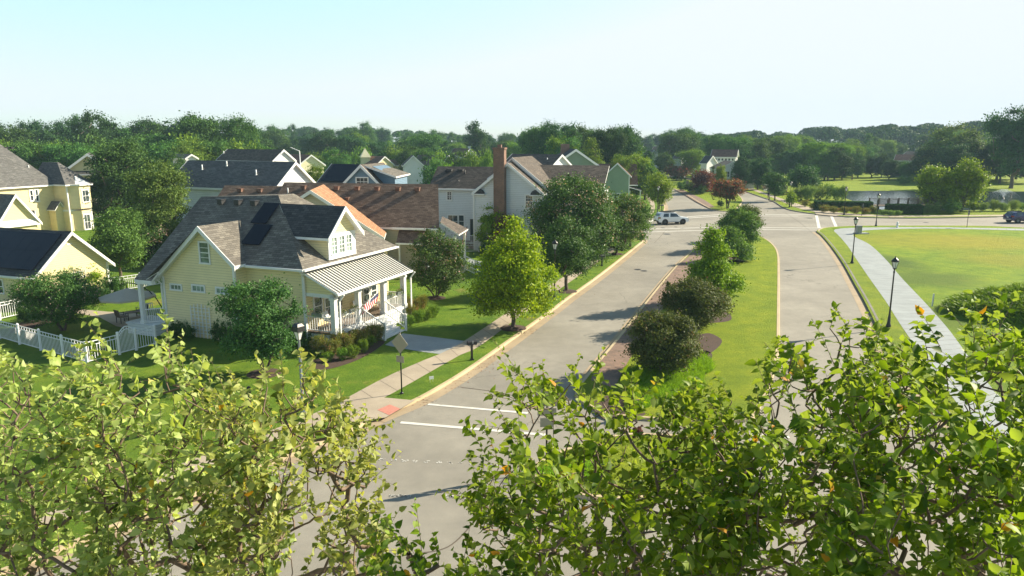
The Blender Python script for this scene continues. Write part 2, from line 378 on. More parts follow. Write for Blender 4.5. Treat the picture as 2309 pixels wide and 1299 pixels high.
def m_field():
    m = m_grass('field_grass', (0.10, 0.19, 0.008), (0.165, 0.265, 0.009), (0.25, 0.315, 0.011)); nt = m.node_tree; bs = nt.nodes['Principled BSDF']; src = bs.inputs['Base Color'].links[0].from_socket
    def spot(px, py, rx, ry):
        c = G(px, py); mp = nt.nodes.new('ShaderNodeMapping'); mp.vector_type = 'TEXTURE'; mp.inputs['Location'].default_value = (c[0], c[1], 0); mp.inputs['Scale'].default_value = (rx, ry, 50); nt.links.new(geo(nt), mp.inputs['Vector'])
        g = nt.nodes.new('ShaderNodeTexGradient'); g.gradient_type = 'SPHERICAL'; nt.links.new(mp.outputs[0], g.inputs[0]); return g.outputs['Fac']
    n1 = noise(nt, geo(nt), 0.35, 7, 0.75); out = src
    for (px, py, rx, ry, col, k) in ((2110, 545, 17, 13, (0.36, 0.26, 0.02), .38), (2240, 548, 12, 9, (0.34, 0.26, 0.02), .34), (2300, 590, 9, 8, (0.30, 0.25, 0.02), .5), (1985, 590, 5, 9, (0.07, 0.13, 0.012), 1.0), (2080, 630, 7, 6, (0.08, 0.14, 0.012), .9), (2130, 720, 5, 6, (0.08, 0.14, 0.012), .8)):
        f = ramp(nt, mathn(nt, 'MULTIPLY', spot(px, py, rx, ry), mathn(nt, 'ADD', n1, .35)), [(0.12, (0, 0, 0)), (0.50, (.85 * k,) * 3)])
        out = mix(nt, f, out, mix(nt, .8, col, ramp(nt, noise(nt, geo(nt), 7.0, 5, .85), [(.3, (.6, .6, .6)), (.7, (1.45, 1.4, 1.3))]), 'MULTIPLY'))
    nt.links.new(out, bs.inputs['Base Color']); return m
M['field'] = m_field()
M['mulch'] = m_plain('mulch', (0.055, 0.032, 0.022), 0.95, 0.5, 12)
M['bark'] = m_plain('bark', (0.115, 0.09, 0.068), 0.9, 0.35, 8)
M['birchbark'] = m_plain('birch_bark', (0.17, 0.12, 0.085), 0.85, 0.4, 14)
M['twig'] = M['bark']
M['blackpaint'] = m_plain('dark_box', (0.02, 0.022, 0.026), 0.5)
M['wood'] = m_plain('weathered_wood', (0.17, 0.125, 0.09), 0.8, 0.25, 6)
M['tan'] = m_plain('tan_fabric', (0.46, 0.41, 0.33), 0.9, 0.05)
M['lampglass'] = m_plain('frosted_lamp_glass', (0.72, 0.74, 0.70), 0.25, 0.05)
M['red'] = m_plain('red_cloth', (0.48, 0.02, 0.03), 0.8, 0.1)
M['navy'] = m_plain('navy_cloth', (0.012, 0.022, 0.10), 0.8, 0.1)
M['skin'] = m_plain('skin', (0.42, 0.25, 0.17), 0.6)
M['tyre'] = m_plain('tyre', (0.015, 0.015, 0.016), 0.8)
M['signback'] = m_plain('sign_back', (0.33, 0.30, 0.22), 0.5, 0.06)
M['flower'] = m_plain('pink_petals', (0.62, 0.24, 0.26), 0.7, 0.3, 20)
# leaves
M['lf_birch'] = m_leaf('birch_leaf', (0.040, 0.100, 0.008), (0.235, 0.350, 0.018), (0.60, 0.30, 0.02), 0.44, 0.5, 0.06, 0.22, (0.30, 0.38, 0.10))
M['lf_birchpale'] = m_leaf('pale_birch_leaf', (0.060, 0.120, 0.016), (0.42, 0.49, 0.14), (0.60, 0.36, 0.03), 0.40, 0.5, 0.06, 0.22, (0.52, 0.58, 0.26))
M['lf_myrtle'] = m_leaf('myrtle_leaf', (0.018, 0.058, 0.016), (0.082, 0.170, 0.040), None, 0.22, .55, .1, .15)
M['lf_pink'] = m_leaf('myrtle_leaf_flowers', (0.020, 0.056, 0.016), (0.092, 0.172, 0.038), (0.52, 0.36, 0.30), 0.22, .55, .1, .15)
M['lf_gold'] = m_leaf('gold_green_leaf', (0.045, 0.13, 0.006), (0.30, 0.39, 0.012), None, 0.32, .5, .05, .15)
M['lf_maple'] = m_leaf('maple_leaf', (0.045, 0.12, 0.010), (0.22, 0.32, 0.022), None, 0.28, .5, .1, .15)
M['lf_dark'] = m_leaf('dark_leaf', (0.014, 0.050, 0.014), (0.072, 0.155, 0.034), None, 0.22, .6, .1, .12)
M['lf_olive'] = m_leaf('olive_leaf', (0.028, 0.070, 0.016), (0.145, 0.225, 0.050), None, 0.24, .6, .1, .12)
M['lf_bronze'] = m_leaf('bronze_leaf', (0.028, 0.054, 0.016), (0.125, 0.160, 0.042), (0.17, 0.12, 0.06), 0.25, .55, .08, .15)
M['lf_red'] = m_leaf('red_myrtle', (0.035, 0.040, 0.014), (0.15, 0.10, 0.045), (0.36, 0.07, 0.08), 0.25, .6, .1, .12)
M['lf_plum'] = m_leaf('plum_leaf', (0.050, 0.020, 0.022), (0.18, 0.065, 0.055), None, 0.25, .6, .1, .12)
M['lf_bg'] = m_leaf('woodland_leaf', (0.020, 0.065, 0.017), (0.094, 0.185, 0.040), None, 0.22, 0.65, 0.25, 0.08)
M['lf_bgdark'] = m_leaf('woodland_dark_leaf', (0.012, 0.045, 0.017), (0.055, 0.120, 0.034), None, 0.2, 0.65, 0.2, 0.08)
M['lf_bglit'] = m_leaf('woodland_light_leaf', (0.045, 0.12, 0.016), (0.175, 0.275, 0.038), None, 0.26, 0.65, 0.15, 0.08)
M['lf_pond'] = m_leaf('reed', (0.07, 0.13, 0.03), (0.19, 0.28, 0.08), None, 0.3, .6, .1, .1)
M['lf_tall'] = m_leaf('liriope', (0.10, 0.20, 0.012), (0.24, 0.38, 0.03), None, 0.4, .6, .1, .1)
M['lf_autumn'] = m_leaf('dry_border_leaf', (0.055, 0.07, 0.018), (0.20, 0.21, 0.05), (0.48, 0.22, 0.16), 0.3, .6, .1, .1)
# ---------------------------------------------------------------- the ground, roads, kerbs, walks
from mathutils.geometry import tessellate_polygon
def cat(pts, sub=6, z=0.0):
    """measured points -> smooth line on the ground"""
    P = [np.array(G(*p, z)[:2]) if not isinstance(p, np.ndarray) else p for p in pts]
    out = []
    for i in range(len(P) - 1):
        p0 = P[max(i-1, 0)]; p1 = P[i]; p2 = P[i+1]; p3 = P[min(i+2, len(P)-1)]
        for k in range(sub):
            t = k / sub
            out.append(0.5 * ((2*p1) + (-p0+p2)*t + (2*p0-5*p1+4*p2-p3)*t*t + (-p0+3*p1-3*p2+p3)*t**3))
    out.append(P[-1]); return out
def A2(x, y): return np.array([float(x), float(y)])
def sheet(name, poly, z, mat, side=0.0, kind='structure', sidemat=None):
    pts = [Vector((float(p[0]), float(p[1]), 0)) for p in poly]
    tr = tessellate_polygon([pts]); mb = MB(); n = len(pts)
    V = [(p.x, p.y, z) for p in pts]; F = []
    for t in tr:
        a, b, c = (pts[i] for i in t)
        if (b - a).cross(c - a).z < 0: t = (t[0], t[2], t[1])
        F.append(tuple(t))
    mb.add(V, F, 0)
    if side > 0:
        for i in range(n):
            j = (i + 1) % n; a, b = pts[i], pts[j]
            mb.poly([(a.x, a.y, z - side), (b.x, b.y, z - side), (b.x, b.y, z), (a.x, a.y, z)], 1)
    o = mb.build(name, [mat, sidemat or M['kerb']]); return tag(o, kind=kind)
def offset(line, d):
    out = []
    for i, p in enumerate(line):
        a = line[max(i-1, 0)]; b = line[min(i+1, len(line)-1)]; t = b - a; t = t / max(np.linalg.norm(t), 1e-6)
        out.append(p + d * np.array([-t[1], t[0]]))
    return out
def strip(name, A, B, z, mat, kind='structure'):
    mb = MB(); n = min(len(A), len(B))
    V = [(a[0], a[1], z) for a in A[:n]] + [(b[0], b[1], z) for b in B[:n]]
    F = [(i, i+1, n+i+1, n+i) for i in range(n-1)]
    a, b, c = (np.array(V[i]) for i in F[0][:3])
    if np.cross(b - a, c - a)[2] < 0: F = [f[::-1] for f in F]
    mb.add(V, F); return tag(mb.build(name, mat), kind=kind)
def kerb(line, side, gut=0.45, kmat=None, gmat=None, top=0.135):
    """side=+1: the lawn lies to the left of the line's direction"""
    i0 = line; i1 = offset(line, side * 0.16); mb = MB()
    n = len(line); mb.add([(p[0], p[1], 0) for p in offset(line, -side*0.03)] + [(p[0], p[1], top) for p in i0] + [(p[0], p[1], top) for p in i1] + [(p[0], p[1], 0.05) for p in i1],
        [f for k in range(n-1) for f in ((k, k+1, n+k+1, n+k), (n+k, n+k+1, 2*n+k+1, 2*n+k), (2*n+k, 2*n+k+1, 3*n+k+1, 3*n+k))])
    tag(mb.build('kerb', kmat or M['kerb']), kind='structure')
    if gut:
        A_ = offset(line, -side*0.03); B_ = offset(line, -side*gut); strip('gutter', A_, B_, 0.008, gmat or M['gutter'])
        C_ = offset(line, side*.16); L = sum(float(np.linalg.norm(line[i+1] - line[i])) for i in range(n-1)); k = max(2, int(L / 3.05)); mb = MB()
        for a, b, c in zip(resample(A_, k)[1:-1], resample(B_, k)[1:-1], resample(C_, k)[1:-1]):
            t = (b - a) / max(np.linalg.norm(b - a), 1e-6); nn = np.array([-t[1], t[0]]) * .013
            for (p, q, z0, z1) in ((a, b, .012, .012), (c, a, top + .004, top + .004)): mb.poly([(*(p - nn), z0), (*(q - nn), z1), (*(q + nn), z1), (*(p + nn), z0)])
        if mb.v: tag(mb.build('kerb_joint', M['joint']), kind='structure')
def resample(line, n):
    L = np.array(line); s = np.concatenate([[0], np.cumsum(np.linalg.norm(np.diff(L, axis=0), axis=1))]); t = np.linspace(0, s[-1], n)
    return [np.array([np.interp(q, s, L[:, 0]), np.interp(q, s, L[:, 1])]) for q in t]
def walk(name, left, right, z, mat, joint=1.5):
    n = 60; A = resample(left, n); B = resample(right, n); strip(name, A, B, z, mat)
    L = sum(np.linalg.norm(A[i+1] - A[i]) for i in range(n-1)); k = max(2, int(L / joint)); mb = MB()
    A2_ = resample(left, k); B2_ = resample(right, k)
    for a, b in zip(A2_[1:-1], B2_[1:-1]):
        t = b - a; L = max(np.linalg.norm(t), 1e-6); nn = np.array([-t[1], t[0]]) / L * 0.012
        mb.poly([(*(a - nn), z + .004), (*(b - nn), z + .004), (*(b + nn), z + .004), (*(a + nn), z + .004)])
    for L2, sgn in ((A, 1), (B, -1)): pass
    if mb.v: tag(mb.build('paving_joint', M['joint']), kind='structure')
def line_mark(a, b, w, z=0.012, mat=None, name='road_marking'):
    a = G(*a)[:2]; b = G(*b)[:2]; t = b - a; t = t / np.linalg.norm(t); n = np.array([-t[1], t[0]]) * w / 2
    mb = MB(); P = [(*(a - n), z), (*(b - n), z), (*(b + n), z), (*(a + n), z)]
    mb.poly(P); return tag(mb.build(name, mat or M['paint']), kind='structure')

tag(sheet('ground', [A2(-3000, -400), A2(3000, -400), A2(3000, 4500), A2(-3000, 4500)], -0.04, M['farground']), kind='structure')
sheet('road', [A2(-70, -30), A2(70, -30), A2(160, 60), A2(220, 200), A2(60, 260), A2(120, 420), A2(40, 420), A2(-70, 130)], 0.0, M['asphalt'])

# left side: lawn in front of the houses
LKpx = [(-500, 1500), (240, 1202), (560, 1068), (720, 1005), (796, 972), (850, 944), (936, 908), (998, 874), (1063, 833), (1149, 772), (1200, 735), (1250, 699), (1281, 667+8), (1358, 619), (1446, 549)]
LK = cat(LKpx, 6)
corner = cat([(1446, 549), (1449, 544), (1441, 538), (1420, 535)], 5)
lawnL = LK + corner[1:] + [A2(-10, 98), A2(-80, 118), A2(-420, 150), A2(-420, -20)]
sheet('lawn', lawnL, 0.12, M['lawn'], 0.12)
kerb(LK + corner[1:], +1, 0.62)
# ramp slab and tactile mat at the corner crossing
ramp_poly = [G(*p)[:2] for p in ((740, 930), (800, 905), (860, 902), (936, 909), (870, 948), (800, 960))]
sheet('kerb_ramp', ramp_poly, 0.139, M['walk'])
tm = sheet('tactile_paving', [G(*p, .145)[:2] for p in ((851, 924), (879, 912), (903, 922), (877, 936))], 0.146, M['tactile'])
# sidewalk
wl = cat([(-200, 1258), (190, 1128), (482, 1018), (600, 975), (738, 920), (865, 853), (950, 815), (995, 797), (1047, 769), (1124, 718), (1185, 676), (1262, 630), (1329, 587), (1381, 557), (1407, 540), (1418, 530)], 4, .12)
wr = cat([(-200, 1290), (210, 1152), (500, 1040), (640, 985), (770, 938), (859, 901), (958, 846), (1050, 794), (1080, 782), (1170, 715), (1215, 685), (1288, 634), (1342, 596), (1394, 561), (1415, 545), (1425, 536)], 4, .12)
walk('sidewalk', wl, wr, 0.132, M['walk'], 1.6)
# path from the steps
walk('front_path', cat([(868, 778), (930, 790), (995, 799)], 4, .12), cat([(908, 752), (975, 760), (1047, 769)], 4, .12), 0.128, M['newwalk'], 1.7)
walk('front_path', cat([(1056, 583), (1085, 590), (1110, 598)], 3, .12), cat([(1056, 591), (1080, 602), (1100, 612)], 3, .12), 0.128, M['newwalk'], 1.7)

# upper left, beyond the side street
UKpx = [(1400, 500), (1440, 496), (1464, 491), (1488, 485), (1497, 478), (1499, 465), (1490, 450), (1475, 437), (1462, 425), (1455, 412), (1453, 400), (1458, 388), (1470, 381), (1484, 376)]
UK = cat(UKpx, 4)
sheet('lawn', [A2(-80, 128), A2(0, 114)] + UK + [A2(60, 400), A2(-300, 420), A2(-420, 160)], 0.12, M['lawn'], 0.12)
kerb(UK, +1, 0.6)
walk('sidewalk', cat([(1459, 486), (1466, 478), (1466, 462), (1458, 444), (1450, 428), (1446, 415)], 4, .12), cat([(1467, 485), (1475, 477), (1476, 460), (1468, 443), (1458, 428), (1450, 415)], 4, .12), 0.132, M['walk'], 3)

# median (near)
MLpx = [(1313, 862), (1342, 826), (1404, 751), (1459, 680), (1523, 603), (1572, 557), (1600, 534), (1625, 524)]
MRpx = [(1625, 524), (1665, 522), (1700, 530), (1722, 538), (1743, 553), (1755, 574), (1757, 620), (1757, 674), (1757, 740), (1756, 790), (1745, 842), (1732, 884), (1718, 912), (1698, 950)]
ML = cat(MLpx, 5); MR = cat(MRpx, 5)
near = cat([(1698, 950), (1600, 958), (1480, 950), (1380, 940), (1335, 925), (1300, 898), (1300, 880), (1313, 862)], 4)
sheet('median_lawn', ML + MR[1:] + near[1:-1], 0.12, M['median'], 0.12)
kerb(ML, -1, 0.0); kerb(MR, -1, 0.0); kerb(near, -1, 0.0)
brR = cat([(1387, 876), (1394, 858), (1426, 800), (1488, 706), (1530, 648), (1565, 606), (1590, 572), (1604, 548)], 5, .12)
brL = offset(cat([(1325, 862), (1342, 826), (1404, 751), (1459, 680), (1523, 603), (1550, 579), (1572, 557), (1590, 543)], 5), -0.17)
strip('brick_paving', resample(brL, 50), resample(brR, 50), 0.131, M['paver'])
strip('gutter', ML, offset(ML, 0.32), 0.008, M['gutter'])
for poly in (((1570, 757), (1600, 752), (1628, 768), (1612, 790), (1588, 800), (1560, 792)), ((1590, 790), (1606, 800), (1598, 830), (1585, 860), (1580, 885), (1568, 880), (1572, 840), (1578, 810)),
             ((1340, 905), (1380, 890), (1425, 900), (1455, 935), (1400, 946), (1350, 932)), ((1590, 700), (1640, 706), (1648, 722), (1610, 728), (1560, 724)), ((1672, 548), (1698, 560), (1690, 572), (1660, 566)), ((1640, 580), (1682, 582), (1676, 590), (1640, 590))):
    sheet('mulch_bed', cat(list(poly) + [poly[0]], 4, .12)[:-1], 0.134, M['mulch'])
# splitter island near the camera
isl = cat([(1200, 1062), (1225, 1040), (1300, 1010), (1400, 985), (1500, 985), (1600, 995), (1650, 1020), (1600, 1090), (1450, 1130), (1300, 1122), (1215, 1098), (1200, 1062)], 5)[:-1]
sheet('island_lawn', isl, 0.12, M['median'], 0.12); kerb(isl + [isl[0]], +1 if False else -1, 0.0)

# median 2 beyond the crossing
M2 = cat([(1671, 461), (1656, 475), (1630, 477), (1600, 471), (1560, 447), (1545, 438), (1517, 425), (1496, 413), (1484, 402), (1490, 396), (1530, 403), (1580, 411), (1625, 420), (1655, 432), (1674, 450), (1671, 461)], 4)[:-1]
sheet('median_lawn', M2, 0.12, M['median'], 0.12); kerb(M2 + [M2[0]], -1, 0.0)
b2 = cat([(1598, 469), (1570, 455), (1545, 440), (1520, 427)], 4, .12); b2r = cat([(1612, 467), (1590, 452), (1562, 438), (1540, 428)], 4, .12)
strip('brick_paving', b2, b2r, 0.131, M['paver'])

# right-hand verge and field
RKpx = [(2500, 1300), (2320, 1130), (2180, 985), (2093, 894), (2017, 815), (1981, 736), (1955, 684), (1931, 642), (1902, 592), (1876, 556), (1856, 533), (1845, 524), (1850, 518), (1870, 514), (1930, 511), (2030, 510.5), (2210, 511), (2309, 515), (2600, 524)]
RK = cat(RKpx, 5)
sheet('field', RK + [A2(160, 85), A2(160, -20), A2(40, -20)], 0.12, M['field'], 0.12, sidemat=M['joint'])
kerb(RK[:56], -1, 0.75, kmat=M['asphalt2']); kerb(RK[55:], -1, 0.3)
pl = cat([(2330, 1110), (2200, 960), (2120, 860), (2033, 736), (1997, 679), (1960, 627), (1926, 577), (1910, 553), (1888, 528), (1880, 521), (1890, 516), (1940, 513.5), (2100, 512.5), (2309, 516)], 5, .12)
pr = cat([(2420, 1050), (2330, 960), (2240, 880), (2146, 752), (2099, 697), (2072, 668), (2033, 627), (1997, 585), (1960, 551), (1925, 533), (1930, 526), (1960, 519), (2100, 515.5), (2309, 520)], 5, .12)
walk('concrete_path', pl, pr, 0.132, M['newwalk'], 1.1)
verge = RK[:60]
strip('verge_lawn', offset(RK[6:58], 0.17), resample(pl[:48], 52), 0.126, M['median'])

# park side beyond the cross street
PKpx = [(2700, 492), (2309, 489), (2233, 490.5), (2080, 493), (1974, 492), (1877, 488), (1839, 484), (1775, 473), (1743, 455), (1710, 443), (1672, 430), (1630, 418), (1580, 408), (1530, 398), (1505, 390), (1500, 382), (1510, 376)]
PK = cat(PKpx, 5)
sheet('park_lawn', [A2(420, 118)] + PK + [A2(100, 420), A2(500, 430)], 0.12, M['median'], 0.12)
kerb(PK, -1, 0.0, kmat=M['asphalt2'])
walk('sidewalk', cat([(1662, 414), (1700, 426), (1740, 440), (1790, 457), (1850, 473), (1900, 480), (1960, 484), (2050, 486), (2309, 484)], 4, .12), cat([(1672, 421), (1710, 434), (1745, 447), (1795, 468), (1850, 480), (1900, 485.5), (1960, 488), (2050, 488.8), (2309, 486.6)], 4, .12), 0.132, M['walk'], 3)
sheet('kerb_ramp', [G(*p)[:2] for p in ((1835, 478), (1905, 483), (1885, 489), (1840, 485))], 0.140, M['walk'])
# pond
pond = cat([(1828, 432), (1950, 430.5), (2100, 431), (2309, 432), (2600, 433), (2600, 455), (2309, 463), (2240, 470), (2182, 474.5), (2080, 475), (2004, 474.5), (1960, 466), (1905, 447), (1870, 439), (1828, 432)], 5, .12)[:-1]
mw, ntw, bw = new_mat('pond_water'); bw.inputs['Base Color'].default_value = (0.028, 0.048, 0.050, 1); bw.inputs['Roughness'].default_value = 0.10; bw.inputs['Specular IOR Level'].default_value = 0.6
bump(ntw, noise(ntw, geo(ntw), 1.6, 4), 0.14, 0.1, bw); M['water'] = mw
sheet('pond_water', pond, 0.128, M['water'])
# road markings
line_mark((965, 912), (1190, 932), 0.20); line_mark((903, 953), (1230, 981), 0.24)
line_mark((1690, 981), (1780, 986), 0.24); line_mark((1840, 1000), (1950, 1011), 0.24)
line_mark((1440, 517), (1612, 513), 0.45); line_mark((1432, 524), (1612, 519), 0.40)
line_mark((1700, 513.5), (1858, 514.5), 0.45); line_mark((1700, 517.6), (1842, 519), 0.40)
line_mark((1548, 489), (1625, 484), 0.5); line_mark((1548, 492), (1632, 487), 0.5); line_mark((1690, 483.5), (1838, 484.5), 0.45); line_mark((1690, 487), (1800, 487.5), 0.35)
line_mark((1458, 503), (1481, 494), 0.4)
line_mark((1841, 486), (1847, 514), 0.42); line_mark((1875, 488), (1886, 513), 0.42)
rr = random.Random(4)
for (a, b, n) in (((850, 1036), (1130, 1050), 11), ((1004, 1120), (1052, 1122), 16), ((1180, 1126), (1255, 1133), 20), ((880, 1118), (925, 1119), 12)):
    mb = MB(); a = G(*a)[:2]; b = G(*b)[:2]
    for k in range(n * 7):
        i = (k // 7 + 0.5 + rr.uniform(-.2, .2)) / n; p = a + (b - a) * i + np.array([rr.uniform(-.05, .05), rr.uniform(-.08, .08)]); r = rr.uniform(.015, .04)
        mb.poly([(p[0] - r, p[1] - r * .6, .012), (p[0] + r, p[1] - r, .012), (p[0] + r * .7, p[1] + r, .012), (p[0] - r, p[1] + r * .8, .012)])
    tag(mb.build('worn_road_marking', M['paint']), kind='structure')
# sealed joints in the asphalt
for pts in (((1040, 874), (1110, 883), (1160, 893)), ((1500, 520), (1492, 530), (1475, 548)), ((1770, 480), (1800, 500), (1830, 524)), ((940, 1250), (1010, 1235), (1060, 1190), (1085, 1150))):
    c = cat(list(pts), 6); strip('asphalt_crack', c, offset(c, 0.05), 0.009, M['joint'])
# round access covers
for i, (px, py, r) in enumerate(((1438, 608, .33), (1452, 611, .33), (1495, 514, .3), (1524, 512, .3), (1537, 515, .3), (1748, 474, .3), (1826, 492, .5), (1504, 528, .5), (2088, 502, .4))):
    mb = MB(); c = G(px, py); mb.lathe((c[0], c[1], 0.004), [(r, 0), (r, .006), (r * .82, .006), (r * .8, .003), (.001, .003)], 18)
    tag(mb.build('manhole_cover', M['blackpaint']), ['round dark manhole cover on the left carriageway, left of a pair', 'round dark manhole cover on the left carriageway, right of a pair', 'manhole cover in the crossing in front of the white car, leftmost of three', 'manhole cover in the crossing in front of the white car, middle of three', 'manhole cover in the crossing in front of the white car, rightmost of three', 'manhole cover on the far right-hand carriageway by the small trees', 'wide cover in the crossing beside the first white crosswalk bar', 'wide cover between the two white lines below the white car', 'small cover on the cross street by the pond hedge'][i], 'manhole cover', 'covers set in the asphalt')
# storm drain opening on the far kerb
mb = MB(); c = G(2022, 492); mb.box(c[0] - 1.1, c[0] + 1.1, c[1] - .1, c[1] + .5, 0.02, .17); mb.box(c[0] - .9, c[0] + .9, c[1] - .13, c[1] - .08, 0.03, .13, 1)
tag(mb.build('storm_drain', [M['kerb'], M['black']]), 'concrete storm drain inlet in the far kerb of the cross street', 'storm drain')

# dry leaves caught in the left gutter
rngl = np.random.default_rng(8); Pl = []
for (px, py, m_) in ((1108, 806, 90), (1190, 742, 70), (1068, 832, 50), (1012, 868, 40), (1290, 660, 60), (950, 905, 40)):
    c = G(px, py); Pl.append(c + rngl.normal(size=(m_, 3)) * [.55, .8, 0] + [0, 0, .02])
Pl = np.concatenate(Pl); kk = np.arange(len(Pl))[:, None] * 4; sz = rngl.uniform(.025, .06, len(Pl))[:, None]; an = rngl.uniform(0, 6.28, len(Pl)); e1 = np.stack([np.cos(an), np.sin(an), rngl.uniform(-.2, .5, len(Pl))], 1) * sz; e2 = np.stack([-np.sin(an), np.cos(an), rngl.uniform(-.2, .4, len(Pl))], 1) * sz * .6
tag(link('fallen_leaves', mesh_np('fallen_leaves', np.stack([Pl - e1, Pl + e2, Pl + e1, Pl - e2], 1).reshape(-1, 3), np.concatenate([kk + np.array([0, 1, 2]), kk + np.array([0, 2, 3])])), m_plain('dry_leaf', (.20, .09, .04), .8, .4, 30)), kind='stuff')
# ---------------------------------------------------------------- building kit
AX = {'-u': ((0, 1, 0), (-1, 0, 0)), '+u': ((0, -1, 0), (1, 0, 0)), '-v': ((-1, 0, 0), (0, -1, 0)), '+v': ((1, 0, 0), (0, 1, 0))}
def house(name, label, cat_, fr, group=None):
    return thing(name, label, cat_, (fr.o[0], fr.o[1], 0), math.pi / 2 - rad(fr.deg), group)
def window(par, c, face, wd, ht, cols=1, rows=1, trim=0.10, sash=True, glass='glass', name='window'):
    """framed sash window centred at c on a wall whose outward side is face"""
    t, n = (np.array(a, float) for a in AX[face]) if isinstance(face, str) else face
    c = np.array(c, float); up = np.array([0, 0, 1.]); mb = MB()
    W2, H2 = wd / 2, ht / 2
    mb.abox(c + up * (H2 + trim / 2) + n * .02, t, n, up, wd + 2 * trim, .07, trim)
    mb.abox(c - up * (H2 + trim / 2) + n * .03, t, n, up, wd + 2 * trim + .04, .10, trim)
    for s_ in (-1, 1): mb.abox(c + t * s_ * (W2 + trim / 2) + n * .02, t, n, up, trim, .07, ht - .001)
    if sash and ht > .6: mb.abox(c + n * .012, t, n, up, wd - .002, .05, .055)
    for k in range(1, cols): mb.abox(c + t * (-W2 + wd * k / cols) + n * .008, t, n, up, .035 if k * 2 != cols else .05, .035, ht - .002)
    for k in range(1, rows):
        if sash and ht > .6 and abs(k / rows - .5) < .01: continue
        mb.abox(c + up * (-H2 + ht * k / rows) + n * .007, t, n, up, wd - .004, .032, .03)
    o = mb.build(name, M['white'], par)
    g = MB(); g.abox(c - n * .0, t, n, up, wd - .004, .012, ht - .004); g.build('pane', M[glass], o)
    return o
def win_px(par, fr, plane, val, face, px0, py0, px1, py1, **kw):
    a = fr.solve(px0, py0, **{plane: val}); b = fr.solve(px1, py1, **{plane: val}); c0 = fr.solve((px0 + px1) / 2, (py0 + py1) / 2, **{plane: val})
    i = 1 if plane == 'u' else 0
    wd = abs(a[i] - b[i])
    tl = fr.solve(px0, py0, **{plane: val}); bl = fr.solve(px0, py1, **{plane: val}); ht = abs(tl[2] - bl[2])
    return window(par, c0, face, wd, ht, **kw)
def railing(par, a, b, h=0.9, base=0.08, step=0.155, name='railing', mat='white', slope=True):
    a = np.array(a, float); b = np.array(b, float); mb = MB(); L = np.linalg.norm((b - a)[:2]); n = max(2, int(L / step))
    up = np.array([0, 0, 1.])
    mb.bar(a + up * h, b + up * h, .07, .06); mb.bar(a + up * base, b + up * base, .05, .05)
    for k in range(n + 1):
        p = a + (b - a) * k / n; mb.bar(p + up * (base + .025), p + up * (h - .03), .03, .03)
    return mb.build(name, M[mat], par)
def post(par, u, v, z0, z1, s=.26, name='porch_post'):
    mb = MB(); mb.box(u - s/2, u + s/2, v - s/2, v + s/2, z0, z1)
    mb.box(u - s/2 - .04, u + s/2 + .04, v - s/2 - .04, v + s/2 + .04, z0 + .002, z0 + .18); mb.box(u - s/2 - .04, u + s/2 + .04, v - s/2 - .04, v + s/2 + .04, z1 - .16, z1 - .002)
    return mb.build(name, M['white'], par)
def vent(par, u, v, z, s=.22, h=.22, mat='roofrust'):
    mb = MB(); mb.box(u - s, u + s*.8, v - s, v + s, z - .1, z + h); mb.box(u - s - .05, u + s, v - s - .05, v + s + .05, z + h, z + h + .05)
    return mb.build('roof_vent', M[mat], par)
def pipe(par, u, v, z, h=.5, r=.06, mat='white'):
    mb = MB(); mb.tube((u, v, z - .2), (u, v, z + h), r, r, 8); mb.tube((u, v, z - .05), (u, v, z + .06), r * 1.9, r * 1.5, 8); return mb.build('vent_pipe', M[mat], par)
def downspout(par, u, v, z0, z1, d=(-1, 0)):
    mb = MB(); x, y = d
    mb.bar((u + x*.4, v + y*.4, z1), (u + x*.06, v + y*.06, z1 - .4), .09, .07); mb.bar((u + x*.06, v + y*.06, z1 - .36), (u + x*.06, v + y*.06, z0), .10, .07)
    return mb.build('downspout', M['white'], par)
def corner_board(par, pts, z0, s=.14):
    mb = MB()
    for (u, v, z1) in pts: mb.box(u - s/2, u + s/2, v - s/2, v + s/2, z0, z1)
    return mb.build('corner_board', M['white'], par)

# ---------------------------------------------------------------- house A: yellow corner house with metal porch roof
fA = Fr((-10.304, 41.112), 22.5)
A = house('yellow_house', 'pale yellow clapboard house with ribbed metal porch roof and flag on its front post', 'house', fA)
mb = MB()
mb.prism([(0, 2.1, .12), (9.2, 2.1, .12), (9.2, 2.1, 4.72), (0, 2.1, 4.72)], (0, 10.9, 0))
mb.prism([(0, 12.99, 4.7), (9.2, 12.99, 4.7), (5.5, 12.99, 8.2), (3.78, 12.99, 8.15)], (0, -.2, 0))
mb.prism([(-1, 6.35, .12), (-1, 12.1, .12), (-1, 12.1, 3.92), (-1, 8.5, 6.95), (-1, 6.35, 5.1)], (1.5, 0, 0))
mb.prism([(0.02, 2.1, 3.35), (0.02, .12, 3.35), (0.02, .12, 3.5), (0.02, 2.1, 4.55)], (.1, 0, 0))           # siding under the porch gable end
mb.build('wall', M['yel'], A)
corner_board(A, [(-.98, 6.37, 5.0), (-.98, 12.08, 3.8), (.02, 2.12, 4.72)], .12)
zA = lambda u: 4.87 + .815 * (u + .55)
mb = MB()
P = [(-.55, 1.65), (4.1, 7.0), (3.86, 7.3), (3.78, 13.3), (-2.0, 13.45), (-2.0, 12.0), (-.55, 12.0)]
mb.slab([(u, v, zA(u)) for u, v in P], .16)
mb.slab([(-.55, 1.65, 4.87), (9.75, 1.65, 4.87), (5.6, 7.0, 8.66), (4.1, 7.0, 8.66)], .16)
mb.slab([(9.75, 1.65, 4.87), (9.75, 13.3, 4.87), (5.6, 7.0, 8.66)], .16)
mb.slab([(9.75, 13.3, 4.87), (3.78, 13.3, 8.40), (3.86, 7.3, 8.45), (4.1, 7.0, 8.66), (5.6, 7.0, 8.66)], .16)
mb.slab([(-1.4, 5.88, 4.93), (-1.4, 8.5, 7.16), (2.26, 8.5, 7.16), (-.4, 5.88, 4.93)], .16)
